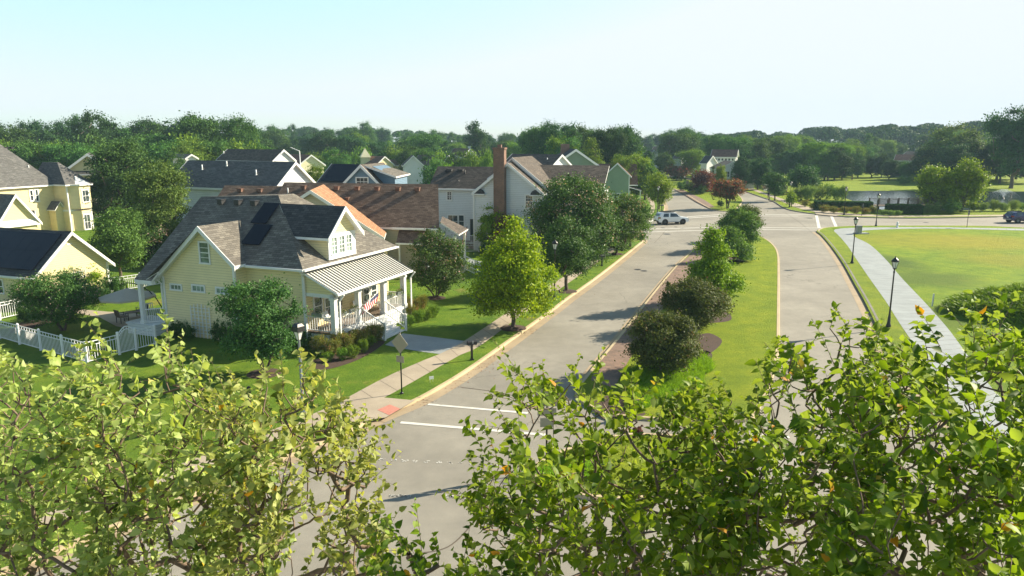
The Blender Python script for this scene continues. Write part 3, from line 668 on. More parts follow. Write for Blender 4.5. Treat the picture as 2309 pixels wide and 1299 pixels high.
mb.slab([(-1.4, 8.5, 7.16), (-1.4, 12.45, 3.78), (-1.95, 12.45, 3.78), (2.26, 8.5, 7.16)], .16)
mb.build('roof', [M['roofgrey'], M['white']], A)
mb = MB()   # rake boards of the side gable
for (va, za, vb, zb) in ((5.88, 4.93, 8.5, 7.16), (8.5, 7.16, 12.45, 3.78)):
    mb.prism([(-1.43, va, za + .01), (-1.43, vb, zb + .01), (-1.43, vb, zb - .3), (-1.43, va, za - .3)], (.05, 0, 0))
    mb.prism([(-1.38, va, za - .17), (-1.38, vb, zb - .17), (-1.38, vb, zb - .21), (-1.38, va, za - .21)], (.4, 0, 0))
mb.build('rake_board', M['white'], A)
mb = MB(); mb.bar((-.6, 1.6, 4.80), (-.6, 5.85, 4.80), .1, .12); mb.bar((-.55, 1.58, 4.80), (9.8, 1.58, 4.80), .12, .12); mb.build('rain_gutter', M['white'], A)
downspout(A, -.02, 2.0, .15, 4.7); downspout(A, -1.05, 12.2, .15, 3.7, (-1, 0)); 
for px, py in ((498, 455), (536, 457), (573, 459)):
    s_ = fA.solve(px, py, u=3.3); vent(A, 3.35, s_[1], zA(3.35) + .05, .2, .2, 'blackpaint')
# solar panels lying on the -u slope
for (u0, u1, v0, v1) in ((2.05, 3.45, 6.35, 7.55), (.65, 1.98, 5.75, 7.15)):
    n_ = np.array([-.815, 0, 1.]); n_ /= np.linalg.norm(n_); mb = MB()
    for k in range(1):
        c = np.array([(u0 + u1) / 2, (v0 + v1) / 2, zA((u0 + u1) / 2)]) + n_ * .1; t = np.array([1, 0, .815]); t /= np.linalg.norm(t)
        mb.abox(c, t, (0, 1, 0), np.cross(t, (0, 1, 0)), (u1 - u0) * 1.29, (v1 - v0), .05)
    mb.build('solar_panel', M['solar'], A)
win_px(A, fA, 'u', -1.0, '-u', 450, 548, 473, 592, cols=1, rows=4, glass='curtain_glass')
for q in ((386, 643, 409, 652), (435, 645, 461, 656), (489, 651, 513, 661)): win_px(A, fA, 'u', -1.0, '-u', *q, cols=3, sash=False, glass='curtain_glass')
# front dormer
mb = MB()
mb.prism([(2.05, 1.75, 5.0), (4.8, 1.75, 5.0), (4.8, 1.75, 6.75), (3.42, 1.75, 8.0), (2.05, 1.75, 6.75)], (0, 3.4, 0))
D_ = mb.build('dormer', M['yel'], A)
mb = MB()
mb.slab([(1.55, 1.35, 6.42), (3.42, 1.35, 8.2), (3.42, 6.4, 8.2), (1.55, 3.95, 6.42)], .15); mb.slab([(5.29, 1.35, 6.42), (3.42, 1.35, 8.2), (3.42, 6.4, 8.2), (5.29, 3.95, 6.42)], .15)
mb.build('dormer_roof', [M['roofdark'], M['white']], D_)
mb = MB()
mb.box(2.0, 4.85, 1.68, 1.74, 5.02, 5.32); mb.box(2.0, 4.85, 1.68, 1.74, 6.34, 6.56)
for x in (2.0, 2.83, 3.58, 4.35): mb.box(x, x + (.28 if x > 2.0 else .3) * (1.7 if x > 4 else 1), 1.68, 1.74, 5.3, 6.36)
for (ua, za, ub, zb) in ((1.55, 6.42, 3.42, 8.2), (5.29, 6.42, 3.42, 8.2)):
    mb.prism([(ua, 1.31, za + .01), (ub, 1.31, zb + .01), (ub, 1.31, zb - .28), (ua, 1.31, za - .28)], (0, .05, 0))
mb.build('dormer_trim', M['white'], D_)
for x in (2.56, 3.34, 4.09): window(D_, (x, 1.71, 5.83), '-v', .50, 1.0, cols=2, rows=4, trim=.05, glass='curtain_glass')
# front porch
mb = MB(); mb.box(0, 8.1, 0, 2.1, .95, 1.05); mb.build('porch_floor', M['wood'], A)
mb = MB(); mb.box(.05, 8.05, .05, .12, .12, .95); mb.box(.02, .09, .12, 2.1, .12, .95); mb.box(8.0, 8.07, .12, 2.1, .12, .95)
mb.build('porch_skirt', M['palewhite'], A)
mb = MB(); mb.box(.0, 8.15, -.03, .03, .93, 1.10); mb.build('porch_edge', M['white'], A)
mb = MB(); mb.slab([(-.2, -.35, 3.52), (8.3, -.35, 3.52), (8.3, 2.1, 4.68), (-.2, 2.1, 4.68)], .1)
pr_ = mb.build('porch_roof', [M['metalroof'], M['white']], A)
mb = MB()
for k in range(29):
    u = -.17 + k * .302; mb.prism([(u, -.36, 3.53), (u, 2.1, 4.69), (u, 2.1, 4.74), (u, -.36, 3.58)], (.028, 0, 0))
mb.build('roof_rib', M['metalrib'], pr_)
mb = MB(); mb.box(-.2, 8.32, -.44, -.35, 3.40, 3.53); mb.box(0, 8.1, .02, .28, 3.17, 3.4); mb.box(0.0, .22, .02, 2.1, 3.17, 3.38); mb.box(7.9, 8.1, .29, 2.1, 3.17, 3.38)
mb.prism([(-.21, -.38, 3.42), (-.21, 2.1, 4.58), (-.21, 2.1, 4.70), (-.21, -.38, 3.54)], (.05, 0, 0)); mb.build('porch_beam', M['white'], A)
for u in (.15, 2.6, 5.45, 7.95): post(A, u, .15, 1.05, 3.2, .30)
railing(A, (.3, .1, 1.05), (2.45, .1, 1.05)); railing(A, (5.62, .1, 1.05), (7.8, .1, 1.05)); railing(A, (.1, .35, 1.05), (.1, 2.05, 1.05)); railing(A, (8.0, .35, 1.05), (8.0, 2.05, 1.05))
mb = MB()
for k in range(5): mb.box(2.85, 5.25, -.3 * (k + 1), -.3 * k, 1.05 - .17 * (k + 1) - .04, 1.05 - .17 * (k + 1)); mb.box(2.87, 5.23, -.3 * (k + 1) + .03, -.3 * k - .002, .12, 1.05 - .17 * (k + 1) - .041, 1)
mb.build('steps', [M['greyblue'], M['white']], A)
for u in (2.8, 5.3):
    railing(A, (u, -.05, 1.05), (u, -1.5, .25), .9, .1, .13, 'stair_rail')
    mb = MB(); mb.box(u - .06, u + .06, -1.62, -1.5, .12, 1.2); mb.box(u - .08, u + .08, -1.64, -1.48, 1.2, 1.24); mb.build('newel_post', M['white'], A)
for q in ((707, 668, 726, 712), (732, 672, 748, 712)): win_px(A, fA, 'v', 2.1, '-v', *q, cols=1, rows=2)
for q in ((819, 650, 832, 678), (836, 643, 848, 668)): win_px(A, fA, 'v', 2.1, '-v', *q, cols=1, rows=2)
mb = MB(); mb.box(2.45, 3.5, 2.0, 2.09, 1.05, 3.2); dr = mb.build('door', M['white'], A)
mb = MB(); mb.box(2.68, 3.25, 1.985, 2.0, 1.95, 3.02); mb.build('pane', M['glass'], dr)
mb = MB(); mb.tube((3.42, 1.95, 1.9), (3.42, 1.95, 2.35), .02); mb.build('handle', M['black'], dr)
downspout(A, .02, -.3, .15, 3.45, (0, -1)); downspout(A, 8.1, -.3, .15, 3.45, (0, -1))
# trellis on the side wall
mb = MB()
tz = lambda v: 2.15 + .16 * math.sin(math.pi * (v - 8.45) / 1.5)
for k in range(6): v = 8.45 + k * .3; mb.box(-1.12, -1.08, v - .025, v + .025, .15, tz(v))
for k in range(8): mb.box(-1.09, -1.05, 8.42, 9.98, .4 + k * .23, .44 + k * .23)
mb.build('trellis', M['white'], A)
# rear porch
mb = MB(); mb.box(-2.0, 0, 12.12, 14.6, .75, .85); mb.box(-1.95, 0, 12.2, 14.5, .12, .75); mb.build('rear_porch_floor', M['greyblue'], A)
post(A, -1.8, 13.2, .85, 3.62, .24, 'rear_post'); railing(A, (-1.8, 13.05, .85), (-1.05, 12.35, .85), .9, .08, .11, 'rear_railing'); railing(A, (-.9, 14.5, .85), (-.2, 14.2, .85), .9, .08, .11, 'rear_railing')
mb = MB(); mb.box(-1.98, -1.7, 12.0, 13.4, 3.42, 3.62); mb.build('porch_beam', M['white'], A)

def flag(name, label, base, tip, drop, wdt, heading):
    """striped flag hanging from a slanted staff"""
    base = np.array(base, float); tip = np.array(tip, float)
    t = thing(name, label, 'flag', base)
    mb = MB(); mb.tube((0, 0, 0), tip - base, .018, .014, 8); mb.tube(tip - base, tip - base + (tip - base) / np.linalg.norm(tip - base) * .07, .035, .02, 8); mb.build('staff', M['white'], t)
    d = (tip - base); L = np.linalg.norm(d); d /= L
    hoist = wdt; n = 13; m = 18; rows = []
    side = np.array([math.sin(heading), math.cos(heading), 0])
    for k in range(n + 1):
        a = tip - base - d * (hoist * k / n + .05); row = []
        for j in range(m + 1):
            s_ = j / m; L_ = drop * s_
            p = a + np.array([0, 0, -1.]) * L_ * .93 - d * np.array([1, 1, 0]) * L_ * .18
            p = p + side * (.07 * math.sin(s_ * 7 + k * .35) * (0.3 + s_) ) + (np.array([d[0], d[1], 0]) * (.10 * math.sin(s_ * 4 + k * .5)) * s_)
            row.append(p)
        rows.append(row)
    mbs = {'stripe': MB(), 'field': MB()}
    cloth = MB()
    for k in range(n):
        for j in range(m):
            if k < 7 and j < m * .42: mi = 2
            else: mi = k % 2
            cloth.poly([rows[k][j], rows[k][j+1], rows[k+1][j+1], rows[k+1][j]], mi, True)
    stars = 0
    for r_ in range(4):
        for c_ in range(4):
            k = .9 + r_ * 1.55; j = .9 + c_ * 1.7; ki, ji = int(k), int(j)
            p = rows[ki][ji] * .5 + rows[ki+1][ji+1] * .5; ex = (rows[ki][ji+1] - rows[ki][ji]) * .3; ey = (rows[ki+1][ji] - rows[ki][ji]) * .3
            nn = np.cross(ex, ey); nn = nn / np.linalg.norm(nn) * .006
            for sg in (1, -1):
                cloth.poly([p + nn*sg + ex, p + nn*sg + ey, p + nn*sg - ex, p + nn*sg - ey], 1)
    cloth.build('cloth', [M['red'], M['vinyl'], M['navy']], t)
    return t
s0 = fA.solve(816, 699, v=-.25); s1 = fA.solve(848, 657, v=-.25); b_ = fA.w(s0[0], -.05, s0[2]); t_ = fA.w(s1[0], -.45, s1[2])
flag('house_flag', 'striped flag with starry blue corner hanging over the steps of the yellow house', b_, t_, .62, 1.35, 0.4)

# ---------------------------------------------------------------- garage with solar roof (far left)
fB = Fr(G(247, 662, .1), 20)
B = house('yellow_garage', 'low yellow gabled house at left edge whose roof is covered by black solar panels', 'house', fB)
pk = fB.solve(160, 522, v=-.35); Lp = fB.solve(72, 628, v=-.35); Rp = fB.solve(257, 594, v=-.35)
uc, zr = pk[0], pk[2]; ze = Rp[2]; hw = (Rp[0] - Lp[0]) / 2
sB = (zr - ze) / hw
mb = MB(); wz = zr - sB * (hw - .4) - .17
mb.prism([(uc - hw + .4, 0, .1), (uc + hw - .4, 0, .1), (uc + hw - .4, 0, wz), (uc, 0, zr - .2), (uc - hw + .4, 0, wz)], (0, 12, 0)); mb.build('wall', M['yel'], B)
corner_board(B, [(uc + hw - .4, .0, wz), (uc - hw + .4, .0, wz)], .1, .16)
mb = MB(); mb.slab([(uc - hw, -.4, ze), (uc, -.4, zr), (uc, 12.4, zr), (uc - hw, 12.4, ze)], .16); mb.slab([(uc + hw, -.4, ze), (uc, -.4, zr), (uc, 12.4, zr), (uc + hw, 12.4, ze)], .16)
mb.build('roof', [M['roofdark'], M['white']], B)
mb = MB()
for sg in (-1, 1):
    mb.prism([(uc + sg * hw, -.44, ze), (uc, -.44, zr + .01), (uc, -.44, zr - .26), (uc + sg * hw, -.44, ze - .26)], (0, .05, 0))
mb.build('rake_board', M['white'], B)
mb = MB(); mb.bar((uc - hw - .06, -.4, ze - .03), (uc - hw - .06, 12, ze - .03), .1, .12); mb.build('rain_gutter', M['white'], B)
tt = np.array([hw, 0, zr - ze]); LL = np.linalg.norm(tt); tt /= LL; nn = np.cross(tt, (0, 1, 0)); nn = nn if nn[2] > 0 else -nn
pn = MB()
for i in range(2):
    for j in range(9):
        c = np.array([uc - hw, 0, ze]) + tt * (LL * (.14 + .39 * (i + .5))) + np.array([0, .75 + 1.12 * j, 0]) + nn * .1
        q = MB(); q.abox(c, tt, (0, 1, 0), nn, LL * .385, 1.1, .04); q.build('solar_panel', M['solar'], B)
win_px(B, fB, 'u', uc - hw + .4, '-u', -6, 632, 9, 660, cols=1, rows=2)
mb = MB(); mb.box(-.9 + uc + .9 - .2, uc + .2, -.03, 0, zr - 1.0, zr - .92); mb.build('gable_vent', M['white'], B)
# panels leaned against wall: small white lattice with the vine
mb = MB(); q = fB.solve(176, 625, v=-.1)
for k in range(6): mb.box(q[0] - .6 + k * .24, q[0] - .56 + k * .24, -.12, -.08, q[2] - 1.2, q[2] + .55)
for k in range(4): mb.box(q[0] - .66, q[0] + .68, -.085, -.05, q[2] - .9 + k * .42, q[2] - .86 + k * .42)
mb.build('trellis', M['white'], B)

# ---------------------------------------------------------------- house C: brown roof
fC = Fr(G(924, 617, .15), 12)
Cc = house('brown_roof_house', 'beige house with long brown shingle roof and a sunlit orange cross gable', 'house', fC)
eR, eZ = -3.05, 4.42; rU, rZ = 4.2, 8.06
vL = 14.4
mb = MB()
ve = lambda u: eR + (u + .45) * .32            # the street end is cut at a slant
mb.prism([(0, ve(0) + .4, .15), (0, 20, .15), (8.4, 20, .15), (8.4, ve(8.4) + .4, .15)], (0, 0, 4.2))
mb.prism([(.3, ve(.3) + .42, 4.3), (8.1, ve(8.1) + .42, 4.3), (rU, ve(rU) + .42, 7.8)], (0, .3, 0)); mb.prism([(-4.0, 1.3, .15), (-4, 12.9, .15), (-4, 12.9, 4.3), (-4, 7.15, 7.7), (-4, 1.3, 4.05)], (4.3, 1.5, 0))
mb.build('wall', M['beige'], Cc)
mb = MB()
mb.slab([(-.45, eR, eZ), (-.45, 14.4, eZ), (rU, 14.4, rZ), (rU, ve(rU), rZ)], .18); mb.slab([(8.85, ve(8.85), eZ), (8.85, 14.4, eZ), (rU, 14.4, rZ), (rU, ve(rU), rZ)], .18)
mb.slab([(-.3, 14.4, 4.3), (-.3, 21, 4.3), (rU, 21, rZ - .38), (rU, 14.4, rZ - .38)], .18); mb.slab([(8.7, 14.4, 4.3), (8.7, 21, 4.3), (rU, 21, rZ - .38), (rU, 14.4, rZ - .38)], .18)
mb.slab([(0, .9, 4.22), (-1.25, .75, 3.15), (-1.25, -2.3, 3.15), (0, -2.2, 4.22)], .1)
mb.build('roof', [M['roofbrown'], M['white']], Cc)
mb = MB()
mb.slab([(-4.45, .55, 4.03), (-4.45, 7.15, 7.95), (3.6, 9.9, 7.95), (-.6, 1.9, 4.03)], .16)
mb.build('cross_gable_roof', [M['roofbrown_sunlit'], M['white']], Cc)  # sun-facing slope: its sunlight is painted in by the brighter shingle
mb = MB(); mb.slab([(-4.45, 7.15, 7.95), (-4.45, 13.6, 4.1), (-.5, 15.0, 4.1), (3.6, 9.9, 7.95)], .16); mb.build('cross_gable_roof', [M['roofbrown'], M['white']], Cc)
mb = MB()
for (va, za, vb, zb) in ((.55, 4.03, 7.15, 7.95), (7.15, 7.95, 13.6, 4.1)): mb.prism([(-4.5, va, za + .01), (-4.5, vb, zb + .01), (-4.5, vb, zb - .3), (-4.5, va, za - .3)], (.05, 0, 0))
mb.bar((-.5, eR, eZ - .1), (-.5, 1.4, eZ - .1), .1, .16)
mb.box(-1.3, -1.2, -2.35, .8, 3.0, 3.14); mb.box(-1.25, -1.13, .42, .54, .15, 3.0); mb.box(-1.25, -1.13, -2.25, -2.13, .15, 3.0); mb.box(-1.3, 0, .4, .5, .15, .7); mb.build('trim', M['white'], Cc)
for k, (px, py) in enumerate(((543, 433), (587, 431), (685, 418), (760, 420), (806, 421), (851, 421), (898, 421), (942, 421))):
    s_ = fC.solve(px, py, u=3.55); vent(Cc, 3.5, s_[1], eZ + (rZ - eZ) * (3.5 + .45) / (rU + .45) - (.35 if s_[1] > 14.4 else 0) + .02)
s_ = fC.solve(783, 441, u=2.4); vent(Cc, 2.4, s_[1], 6.6, .16, .18)
pipe(Cc, 3.0, 13.4, 7.0, .6)
# flat-roofed corner porch with dark roof, steps rail
mb = MB(); mb.slab([(-.4, -3.15, 5.0), (-.9, -5.0, 4.0), (2.6, -4.9, 4.1), (2.6, -2.4, 5.2)], .12); mb.build('side_porch_roof', [M['roofmid'], M['white']], Cc)
mb = MB(); mb.box(-.9, 2.6, -4.7, -2.0, .15, .9); mb.build('side_porch_floor', M['beige'], Cc)
post(Cc, -.8, -4.6, .9, 3.85, .16); post(Cc, 2.4, -4.6, .9, 3.95, .16)
railing(Cc, (-.8, -4.6, .9), (-.8, -3.3, .9)); railing(Cc, (.2, -4.7, .9), (.2, -6.3, .2), .9, .08, .16, 'stair_rail'); railing(Cc, (1.5, -4.7, .9), (1.5, -6.3, .2), .9, .08, .16, 'stair_rail')
b_ = W(1038, 535, 75.5); t_ = W(1054, 507, 75.0)
flag('house_flag', 'striped flag hanging beside the porch of the brown-roofed beige house', b_, t_, 1.5, .9, 0.2)

# ---------------------------------------------------------------- house D: pale house with tall brick chimney
fD = Fr(G(1090, 565, .15), 16)
Dh = house('pale_gabled_house', 'pale grey-white two-storey house with tall brick chimney on its gable wall', 'house', fD)
mb = MB()
mb.prism([(0, -6.5, .15), (0, 1.05, .15), (0, 1.05, 6.8), (0, -2.93, 9.6), (0, -6.5, 6.9)], (9, 0, 0))
g2 = {k: fD.solve(*q, u=1.5) for k, q in (('p', (1157, 355)), ('r', (1254, 438)))}
pv, pz = g2['p'][1], g2['p'][2]; rv, rz = g2['r'][1], g2['r'][2]
mb.prism([(1.5, rv + .5, .15), (1.5, 0, .15), (1.5, 0, 8.0), (1.5, pv, pz - .25), (1.5, rv + .5, rz + .1)], (8, 0, 0))
mb.prism([(3.2, 1.0, .15), (3.2, 7.2, .15), (3.2, 7.2, 6.75), (3.2, 1.0, 6.75)], (6, 0, 0))
mb.build('wall', M['greyblue'], Dh)
sl_ = (9.78 - 6.6) / 3.97
mb = MB()
mb.slab([(-.4, -6.95, 6.58), (-.4, -2.93, 9.78), (9.5, -2.93, 9.78), (9.5, -6.95, 6.58)], .18); mb.slab([(-.4, -2.93, 9.78), (-.4, 1.15, 6.55), (9.5, 1.15, 6.55), (9.5, -2.93, 9.78)], .18)
mb.slab([(1.15, rv, rz), (1.15, pv, pz), (9.7, pv, pz), (9.7, rv, rz)], .18); mb.slab([(1.15, pv, pz), (1.15, pv + 2.2, pz - 2.2 * (pz - rz) / (pv - rv)), (9.7, pv + 2.2, pz - 2.2 * (pz - rz) / (pv - rv)), (9.7, pv, pz)], .18)
mb.slab([(2.75, .9, 6.72), (2.75, 7.6, 6.72), (6.0, 7.6, 9.1), (6.0, -1.5, 9.1), (2.75, -1.5, 6.72)], .18); mb.slab([(9.5, 1.0, 6.72), (9.5, 7.6, 6.72), (6.0, 7.6, 9.1), (6.0, -1.5, 9.1)], .18)
# lower roof running toward the street
mb.slab([(4.0, -8.0, 6.75), (4.0, -12.5, 6.45), (8.5, -12.5, 9.3), (8.5, -4.0, 9.3), (4.0, -4.0, 6.8)], .18)
mb.build('roof', [M['roofmid'], M['white']], Dh)
mb = MB(); mb.prism([(4.6, -12.3, .15), (4.6, -6.5, .15), (4.6, -6.5, 6.6), (4.6, -12.3, 6.5)], (5, 0, 0)); mb.build('wall', M['palewhite'], Dh)
mb = MB()
for (ua, va, za, vb, zb) in ((-.44, -6.95, 6.58, -2.93, 9.78), (-.44, -2.93, 9.78, 1.15, 6.55), (1.1, rv, rz, pv, pz)): mb.prism([(ua, va, za + .02), (ua, vb, zb + .02), (ua, vb, zb - .32), (ua, va, za - .32)], (.06, 0, 0))
mb.box(2.6, 2.7, 1.1, 7.6, 6.55, 6.72); mb.build('rake_board', M['white'], Dh)
corner_board(Dh, [(0, 1.05, 6.6), (0, -6.5, 6.7), (3.2, 7.2, 6.6)], .15, .18)
# arched cornice returns
for (uu, v0) in ((-.42, .45), (-.42, -6.1), (1.1, rv + .85)):
    mb = MB(); mb.box(uu, uu + .4, v0 - .75, v0 + .75, 6.30, 6.42)
    rt = mb.build('cornice_return', M['white'], Dh)
    mb = MB(); pts = [(uu + .02, v0 + .65 * math.cos(a), 6.42 + .55 * math.sin(a)) for a in np.linspace(0, math.pi, 9)]
    mb.prism(pts, (.38, 0, 0)); mb.build('return_roof', M['roofdark'], rt)
cv0, cv1 = fD.solve(1137, 420, u=-.8)[1], fD.solve(1113, 420, u=-.8)[1]; ct = fD.solve(1125, 337, u=-.4)[2]
mb = MB(); mb.box(-.85, -.002, cv0, cv1, .15, ct); mb.box(-.92, .07, cv0 - .07, cv1 + .07, ct, ct + .2)
ch_ = mb.build('chimney', M['brick'], Dh); mb = MB(); mb.box(-.62, -.3, (cv0 + cv1) / 2 - .2, (cv0 + cv1) / 2 + .2, ct + .2, ct + .5); mb.build('flue', M['brick'], ch_)
win_px(Dh, fD, 'u', 0.0, '-u', 1186, 441, 1200, 468, cols=3, rows=4, trim=.16)
win_px(Dh, fD, 'u', 3.2, '-u', 1009, 433, 1018, 450, cols=2, rows=4, trim=.14)
win_px(Dh, fD, 'u', 3.2, '-u', 1011, 486, 1032, 512, cols=2, rows=1, trim=.14); win_px(Dh, fD, 'u', 3.2, '-u', 1035, 486, 1046, 512, cols=1, rows=2, trim=.14)
mb = MB(); a_ = fD.solve(1060, 494, u=3.1); b2_ = fD.solve(1069, 540, u=3.1); mb.box(3.1, 3.18, b2_[1], a_[1], .6, a_[2]); dd = mb.build('door', M['black'], Dh)
mb = MB(); mb.box(3.08, 3.1, b2_[1] + .15, a_[1] - .15, 1.2, a_[2] - .2); mb.build('pane', M['glass'], dd)
mb = MB(); mb.box(.8, 3.2, 1.1, 5.2, .15, .75); mb.build('rear_porch_floor', M['wood'], Dh)
railing(Dh, (.85, 1.2, .75), (.85, 3.6, .75)); 
for (px, py) in ((1015, 382), (1040, 381)): s_ = fD.solve(px, py, u=5.4); vent(Dh, 5.3, s_[1], 8.65, .3, .12, 'roofdark')
for (px, py) in ((1005, 386), (1048, 386), (1034, 408)): s_ = fD.solve(px, py, u=5.0 if py < 400 else 3.8); pipe(Dh, s_[0], s_[1], s_[2] - .25, .4, .07, 'black')
for (u, v) in ((3, -2.7), (4.2, -2.6)): pipe(Dh, u, v, 9.7, .35, .05)
# ---------------------------------------------------------------- house E: sage green house past the crape myrtles
fE = Fr(G(1405, 455, .15), 10)
Eh = house('sage_green_house', 'sage green house with rust-brown roof, black shutters and a small metal-roofed side porch', 'house', fE)
mb = MB()
mb.prism([(0, -1.05, .15), (0, 3.55, .15), (0, 3.55, 5.3), (0, 1.35, 7.45), (0, -1.05, 5.3)], (7, 0, 0))
mb.prism([(1.2, 3.5, .15), (1.2, 14.2, .15), (1.2, 14.2, 3.3), (1.2, 3.5, 3.3)], (6, 0, 0)); mb.prism([(1.2, 13.9, 3.2), (7.5, 13.9, 3.2), (4.6, 13.9, 7.0)], (0, .3, 0))
mb.build('wall', M['green'], Eh)
mb = MB()
mb.slab([(-.4, -1.5, 5.1), (-.4, 1.32, 7.75), (6, 1.32, 7.75), (6, -1.5, 5.1)], .18); mb.slab([(-.4, 1.32, 7.75), (-.4, 4.05, 5.15), (6, 4.05, 5.15), (6, 1.32, 7.75)], .18)
mb.slab([(.8, -2.8, 3.45), (.8, 14.4, 3.35), (4.6, 14.4, 7.42), (4.6, -2.4, 7.42)], .18); mb.slab([(8.6, -2.8, 3.45), (8.6, 14.4, 3.35), (4.6, 14.4, 7.42), (4.6, -2.4, 7.42)], .18)
mb.build('roof', [M['roofrust'], M['white']], Eh)
mb = MB()
for (va, za, vb, zb) in ((-1.5, 5.1, 1.32, 7.75), (1.32, 7.75, 4.05, 5.15)): mb.prism([(-.44, va, za), (-.44, vb, zb + .02), (-.44, vb, zb - .3), (-.44, va, za - .3)], (.05, 0, 0))
mb.box(.66, .78, 3.7, 14.3, 3.1, 3.4); mb.build('rake_board', M['white'], Eh); corner_board(Eh, [(0, -1.05, 5.2), (0, 3.55, 5.2)], .15, .2)
mb = MB(); mb.slab([(.4, -1.1, 3.0), (.4, -3.5, 2.35), (4, -3.5, 2.35), (4, -1.1, 3.0)], .12); q = mb.build('side_porch_roof', [M['metalroof'], M['white']], Eh)
mb = MB()
for k in range(9): mb.prism([(.4 + k * .43, -1.1, 3.02), (.4 + k * .43, -3.5, 2.37), (.4 + k * .43, -3.5, 2.44), (.4 + k * .43, -1.1, 3.09)], (.09, 0, 0))
mb.build('roof_rib', M['metalrib'], q)
for u, v in ((.5, -3.3), (.5, -1.25), (2.2, -3.3), (3.8, -3.3)): post(Eh, u, v, .15, 2.3, .2)
w_ = win_px(Eh, fE, 'u', 0.0, '-u', 1392, 437, 1402, 448, cols=2, rows=2, trim=.16)
for (p0, p1) in ((1386.5, 1390), (1404.5, 1408)):
    a_ = fE.solve(p0, 436.5, u=0); b2_ = fE.solve(p1, 449, u=0); mb = MB(); mb.box(-.06, -.001, b2_[1], a_[1], b2_[2], a_[2]); mb.build('shutter', M['black'], Eh)
a_ = fE.solve(1250, 357, u=4.0); b2_ = fE.solve(1260, 372, u=4.0)
mb = MB(); mb.box(3.4, 4.6, b2_[1], a_[1] + .2, 3.5, a_[2]); mb.box(3.3, 4.7, b2_[1] - .1, a_[1] + .3, a_[2], a_[2] + .12); mb.build('chimney', M['greyblue'], Eh)
pipe(Eh, 3.2, 12.6, 6.8, .4)

# ---------------------------------------------------------------- generic house placed by its ridge
def ridge_house(name, label, pA, pB, YA, YB, eave_py, base=None, wall='palewhite', roof='roofmid', slope=.62, oh=.35, far_w=None, zfix=None, group=None, wins=(), chim=None):
    """ridge from measured point A to B; near slope reaches down to eave_py; returns thing and frame"""
    a = W(pA[0], pA[1], YA); b = W(pB[0], pB[1], YB); zr = (a[2] + b[2]) / 2 if zfix is None else zfix
    d = (b - a)[:2]; L = float(np.linalg.norm(d)); d /= L
    if zfix is not None:
        k = 1
    n = np.array([-d[1], d[0]])
    mid = (a + b)[:2] / 2
    if n @ (-mid) < 0: n = -n                     # toward the camera
    # find half width
    hw = 3.0
    for k in range(60):
        h_ = .5 + k * .15; p = np.array([*(mid + n * h_), zr - slope * h_]); q = p - cC
        py = CYP + F_PX * (q @ cD) / (q @ cF)
        if py >= eave_py: hw = h_; break
    zE = zr - slope * hw
    ang = math.atan2(d[1], d[0])                     # local x along ridge A->B
    t = thing(name, label, 'house', (a[0], a[1], 0), ang, group)
    s = 1 if (n @ np.array([-d[1], d[0]])) > 0 else -1   # local +y side?
    near = s; zb = 0.05
    wh = hw - oh; we = zr - slope * wh - .2
    mb = MB(); mb.prism([(oh, -wh, zb), (oh, wh, zb), (oh, wh, we), (oh, 0, zr - .22), (oh, -wh, we)], (L - 2 * oh, 0, 0)); mb.build('wall', M[wall], t)
    mb = MB()
    for sg in (1, -1): mb.slab([(0, 0, zr), (L, 0, zr), (L, sg * hw, zE), (0, sg * hw, zE)], .2)
    mb.build('roof', [M[roof], M['white']], t)
    mb = MB()
    for sg in (1, -1):
        for x in (-.03, L - .03): mb.prism([(x, 0, zr + .02), (x, sg * hw, zE + .02), (x, sg * hw, zE - .28), (x, 0, zr - .28)], (.06, 0, 0))
    mb.build('rake_board', M['white'], t)
    for (x, z, wd, ht, face) in wins:
        if face == 'n': window(t, (x * L, near * wh, z), ((np.array([1., 0, 0])), np.array([0, near * 1., 0])), wd, ht, cols=2, rows=2, trim=.14)
        elif face == 'a': window(t, (oh, x, z), (np.array([0, 1., 0]), np.array([-1., 0, 0])), wd, ht, cols=2, rows=2, trim=.14)
        elif face == 'b': window(t, (L - oh, x, z), (np.array([0, 1., 0]), np.array([1., 0, 0])), wd, ht, cols=2, rows=2, trim=.14)
    if chim:
        x, y, h, m = chim; mb = MB(); mb.box(x * L - .4, x * L + .4, y - .4, y + .4, zE, zr + h); mb.box(x * L - .48, x * L + .48, y - .48, y + .48, zr + h, zr + h + .15); mb.build('chimney', M[m], t)
    t['_L'] = L; del t['_L']
    return t, L, hw, zr, near
# grey roof behind the yellow house (pale wall)
t, L, hw, zr, nr = ridge_house('grey_roof_house', 'long plain charcoal-roofed house with pale siding behind the big yellow house', (424, 363), (667, 363), 84, 78, 424, wall='greyblue', roof='roofslate', slope=.75)
for x, y in ((.22, .35), (.42, .2), (.75, .5)): pipe(t, x * L, nr * hw * y, zr - .75 * hw * y, .55, .07)
t, L, hw, zr, nr = ridge_house('tan_roof_house', 'grey-brown-roofed house just behind the long charcoal roof', (513, 336), (640, 337), 118, 112, 362, wall='palewhite', roof='roofmid', slope=.7)
pipe(t, .02 * L, nr, zr - .8, .5, .07)
ridge_house('rust_roof_house', 'small rust-roofed house with cream end wall left of the blue house', (658, 348), (702, 348), 150, 143, 371, wall='cream', roof='roofrust', slope=.7)
